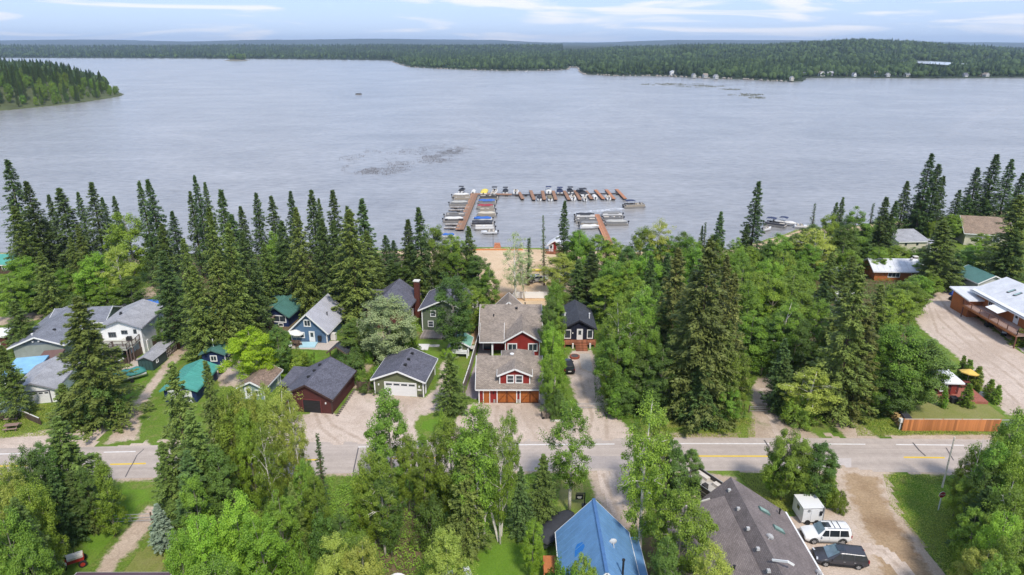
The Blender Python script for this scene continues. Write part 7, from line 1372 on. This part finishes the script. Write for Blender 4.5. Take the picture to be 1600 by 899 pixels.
# tractor
p = W(108, 888); tk = empty('red_tractor', p, math.radians(32), 'vintage red tractor with white bonnet at the bottom left', 'tractor'); tred = M('tractor_red', (.34, .035, .025), .4, .1); tw = M('tractor_white', (.60, .57, .52), .4, .1)
MB().box(.25, 0, .75, 2.3, .45, .42).box(-.65, 0, .85, .7, .6, .5).build('chassis', tred, tk); rr = [[(x, y * w_, z) for y, z in ((-.3, .95), (-.34, 1.2), (-.2, 1.48), (.2, 1.48), (.34, 1.2), (.3, .95))] for x, w_ in ((0, 1), (1.1, .95), (1.42, .75))]; MB().loft(rr).build('bonnet', tw, tk); MB().box(1.42, 0, 1.05, .06, .5, .6).build('grille', tred, tk)
for s in (-1, 1):
    MB().tube([(-.75, s * .52, .68), (-.75, s * .86, .68)], .68, 18).build('rear_wheel', rubber, tk); MB().tube([(-.75, s * .82, .68), (-.75, s * .88, .68)], .4, 14).build('rear_rim', tred, tk); MB().tube([(1.25, s * .5, .38), (1.25, s * .68, .38)], .38, 14).build('front_wheel', rubber, tk); MB().tube([(1.25, s * .66, .38), (1.25, s * .7, .38)], .22, 12).build('front_rim', tred, tk)
    pts = [(-.75 + math.cos(a) * .76, s * .66, .68 + math.sin(a) * .76) for a in np.linspace(.4, 2.5, 8)]; m = MB()
    for a, c in zip(pts, pts[1:]): m.slab((a[0], a[1] - .2, a[2]), (c[0], c[1] - .2, c[2]), (c[0], c[1] + .2, c[2]), (a[0], a[1] + .2, a[2]), .04)
    m.build('mudguard', tw, tk)
MB().box(-.7, 0, 1.2, .45, .5, .08).box(-.92, 0, 1.38, .08, .5, .35).build('seat', tw, tk); MB().bar((-.05, 0, 1.2), (-.35, 0, 1.55), .04).tube([(-.36 + .0, -.2, 1.56), (-.36, .2, 1.56)], .03, 6).build('steering_wheel', black, tk); MB().tube([(.7, .12, 1.45), (.7, .12, 2.0)], .04, 6).build('exhaust_pipe', black, tk)
# lake cabins on the far shore
cabs = ((1256, 119, 4, 'greyish'), (1268, 118.6, 7, 'dark'), (1285, 119, 8, 'white'), (1297, 119, 10, 'big dark white-trimmed'), (1322, 119, 5, 'brown'), (1336, 119.6, 4, 'white'), (1370, 119.4, 9, 'blue-grey white-trimmed'), (1388, 120, 5, 'pale'), (1402, 119, 5, 'white'), (1419, 120, 6, 'tan'), (1443, 118, 9, 'brown'), (1457, 118.4, 7, 'reddish'), (1510, 120.2, 5, 'pale low'), (1531, 119, 7, 'red-roofed'), (1543, 119.8, 6, 'grey'), (1580, 118, 6, 'white-gabled'), (1052, 117.5, 9, 'white-roofed'), (1085, 121, 5, 'pale'), (1103, 121, 6, 'grey'), (1120, 123, 5, 'low pale'), (968, 110, 8, 'tan'), (980, 109.5, 7, 'orange-roofed'), (945, 110.5, 6, 'white'), (1238, 126, 4, 'tan'))
cw = {'white': s_white, 'dark': s_black, 'brown': s_dwood, 'blue': s_blueg, 'pale': s_greyl, 'tan': s_cream, 'reddish': s_darkred, 'red': s_maroon, 'grey': s_greyl, 'big': s_black, 'low': s_greyl, 'orange': s_cream, 'greyish': s_greyl}
near_ = {0: 'leftmost of the far-right shore row', 3: 'right of the white one'}
for i, (a, b_, w_, k) in enumerate(cabs):
    p = W(a, b_, 1.5); k0 = k.split('-')[0].split()[0]; rf = {'red-roofed': sh_old, 'orange-roofed': M('orange_roof', (.40, .18, .08), .8), 'white-roofed': mt_white}.get(k, [sh_slate, sh_bluegrey, sh_tan, sh_pale][i % 4])
    side_ = 'far right shore' if a > 1250 else 'peninsula shore'; B_ = Bld('lake_cabin', f'{k} cabin on the {side_} across the lake, {["at","near","by"][i % 3]} its waterline, number of cabins left of it {i}', 'cabin', p.x, p.y, w_, 8, random.uniform(-10, 10), 3.6 + (w_ > 7) * 1.6, 2.6, cw.get(k0, s_greyl), rf, 'f' if i % 3 else 's', .5, z0=1.0, group='lake cabins on the far shore', corner=False)
    B_.win('f', -w_ * .22, 1.2, w_ * .22, 1.5, 1, 1, fw=.25); B_.win('f', w_ * .22, 1.2, w_ * .22, 1.5, 1, 1, fw=.25)
    B_.root['label'] = f'{k} lake cabin on the {side_}, ' + (ORD[min(17, sorted([c[0] for c in cabs if (c[0] > 1250) == (a > 1250)]).index(a))])
# rocks along the far shores, debris by near shore
# shoreline boulders
bm_ = M('pale_rock', (.34, .30, .26), .9, .3); k = 0; V = []; Fc = []
ico = TPL[5][0]; 
for i in range(260):
    t = random.random(); j = min(len(pen) - 8, int(t * (len(pen) - 8))); u = random.random(); p = pen[j] * (1 - u) + pen[j + 1] * u; s = random.uniform(1.0, 3.6); an = random.random() * 6.28
    v = TPL[5 + i % 5][0] * np.array([s * 2.2, s * 2.0, s * .7]); R_ = np.array([[math.cos(an), -math.sin(an), 0], [math.sin(an), math.cos(an), 0], [0, 0, 1]]); b0 = sum(len(x) for x in V); V.append(v @ R_.T + np.array([p[0], p[1] - 1.5, WZ - .1])); Fc.append(TPL[5 + i % 5][1] + b0)
tag(link('shore_rocks', npmesh('shore_rocks', np.concatenate(V), np.concatenate(Fc), 3), None, bm_), 'pale boulders scattered along the peninsula waterline', 'rocks', None, 'stuff')
# ---------------------------------------------------------------- undergrowth
def undergrowth(label, polys, n, sz, mat, hmax=.9):
    C = []
    for P in polys:
        q = px(*P); A = np.array(q); lo, hi = A.min(0), A.max(0); c = lo + RNG.random((n * 3, 2)) * (hi - lo); c = c[pip(c, q)][:n]; C.append(c)
    C = np.concatenate(C); nn_ = vnoise(C[:, 0] + 500, C[:, 1] + 500, 2.3, 21) * .6 + vnoise(C[:, 0] + 500, C[:, 1] + 500, .8, 22) * .4; m_ = len(C)
    z = hmax * np.maximum(0, nn_ - .25) * (RNG.random(m_) ** .5); P3 = np.column_stack([C, z + .03]); D = unit(RNG.normal(size=(m_, 3)) * np.array([1, 1, .5]) + np.array([0, 0, .3])); U = unit(np.cross(D, RNG.normal(size=(m_, 3)) * .5 + np.array([0, 0, 1.])))
    L_ = sz * (.6 + .8 * RNG.random(m_)); V, Fq, tt = leaf_quads(P3, D, U, L_, L_ * .6, nn_ * .5 + RNG.random(m_) * .5); o = link('undergrowth', npmesh('undergrowth', V, Fq, 4, {'tint': tt}), None, mat); tag(o, label, 'undergrowth', None, 'stuff')
undergrowth('leafy undergrowth filling the woods on the near side of the highway', [((240, 752), (560, 745), (880, 742), (870, 800), (760, 850), (700, 900), (560, 1000), (230, 1000), (262, 850)), ((-60, 752), (150, 756), (150, 830), (90, 860), (-60, 980)), ((1478, 745), (1700, 745), (1700, 1000), (1560, 1000), (1500, 850))], 42000, .2, LM['G'], 1.5)
undergrowth('shady undergrowth beneath the trees of the big woods', [((925, 470), (1170, 470), (1165, 660), (930, 655)), ((1170, 420), (1440, 420), (1400, 655), (1230, 650), (1190, 590)), ((-40, 400), (420, 400), (420, 520), (280, 545), (200, 440), (-40, 490))], 26000, .26, LM['D'], 1.3)
undergrowth('weeds and tufts along the verges', [((1480, 742), (1380, 742), (1390, 790), (1480, 900), (1520, 850)), ((0, 640), (100, 630), (100, 680), (0, 685)), ((1000, 655), (1180, 655), (1180, 684), (1000, 684)), ((1150, 740), (1230, 740), (1260, 800), (1210, 800)), ((560, 520), (660, 520), (590, 600), (560, 600)), ((1330, 650), (1420, 660), (1560, 680), (1340, 682))], 9000, .13, LM['Y'], .35)
# ---------------------------------------------------------------- air
hz_ = MB(); hz_.box(0, 6800, 92, 36000, 14600, 190)
hm = bpy.data.materials.new('haze'); hm.use_nodes = True; nn = hm.node_tree.nodes; nn.remove(nn['Principled BSDF']); pv = nn.new('ShaderNodeVolumePrincipled')
pv.inputs['Color'].default_value = (.62, .78, 1, 1); pv.inputs['Density'].default_value = 7.5e-5; pv.inputs['Anisotropy'].default_value = .2
hm.node_tree.links.new(pv.outputs[0], nn['Material Output'].inputs['Volume'])
tag(hz_.build('haze', hm), 'thin bluish summer haze over the lake', 'haze', None, 'stuff')
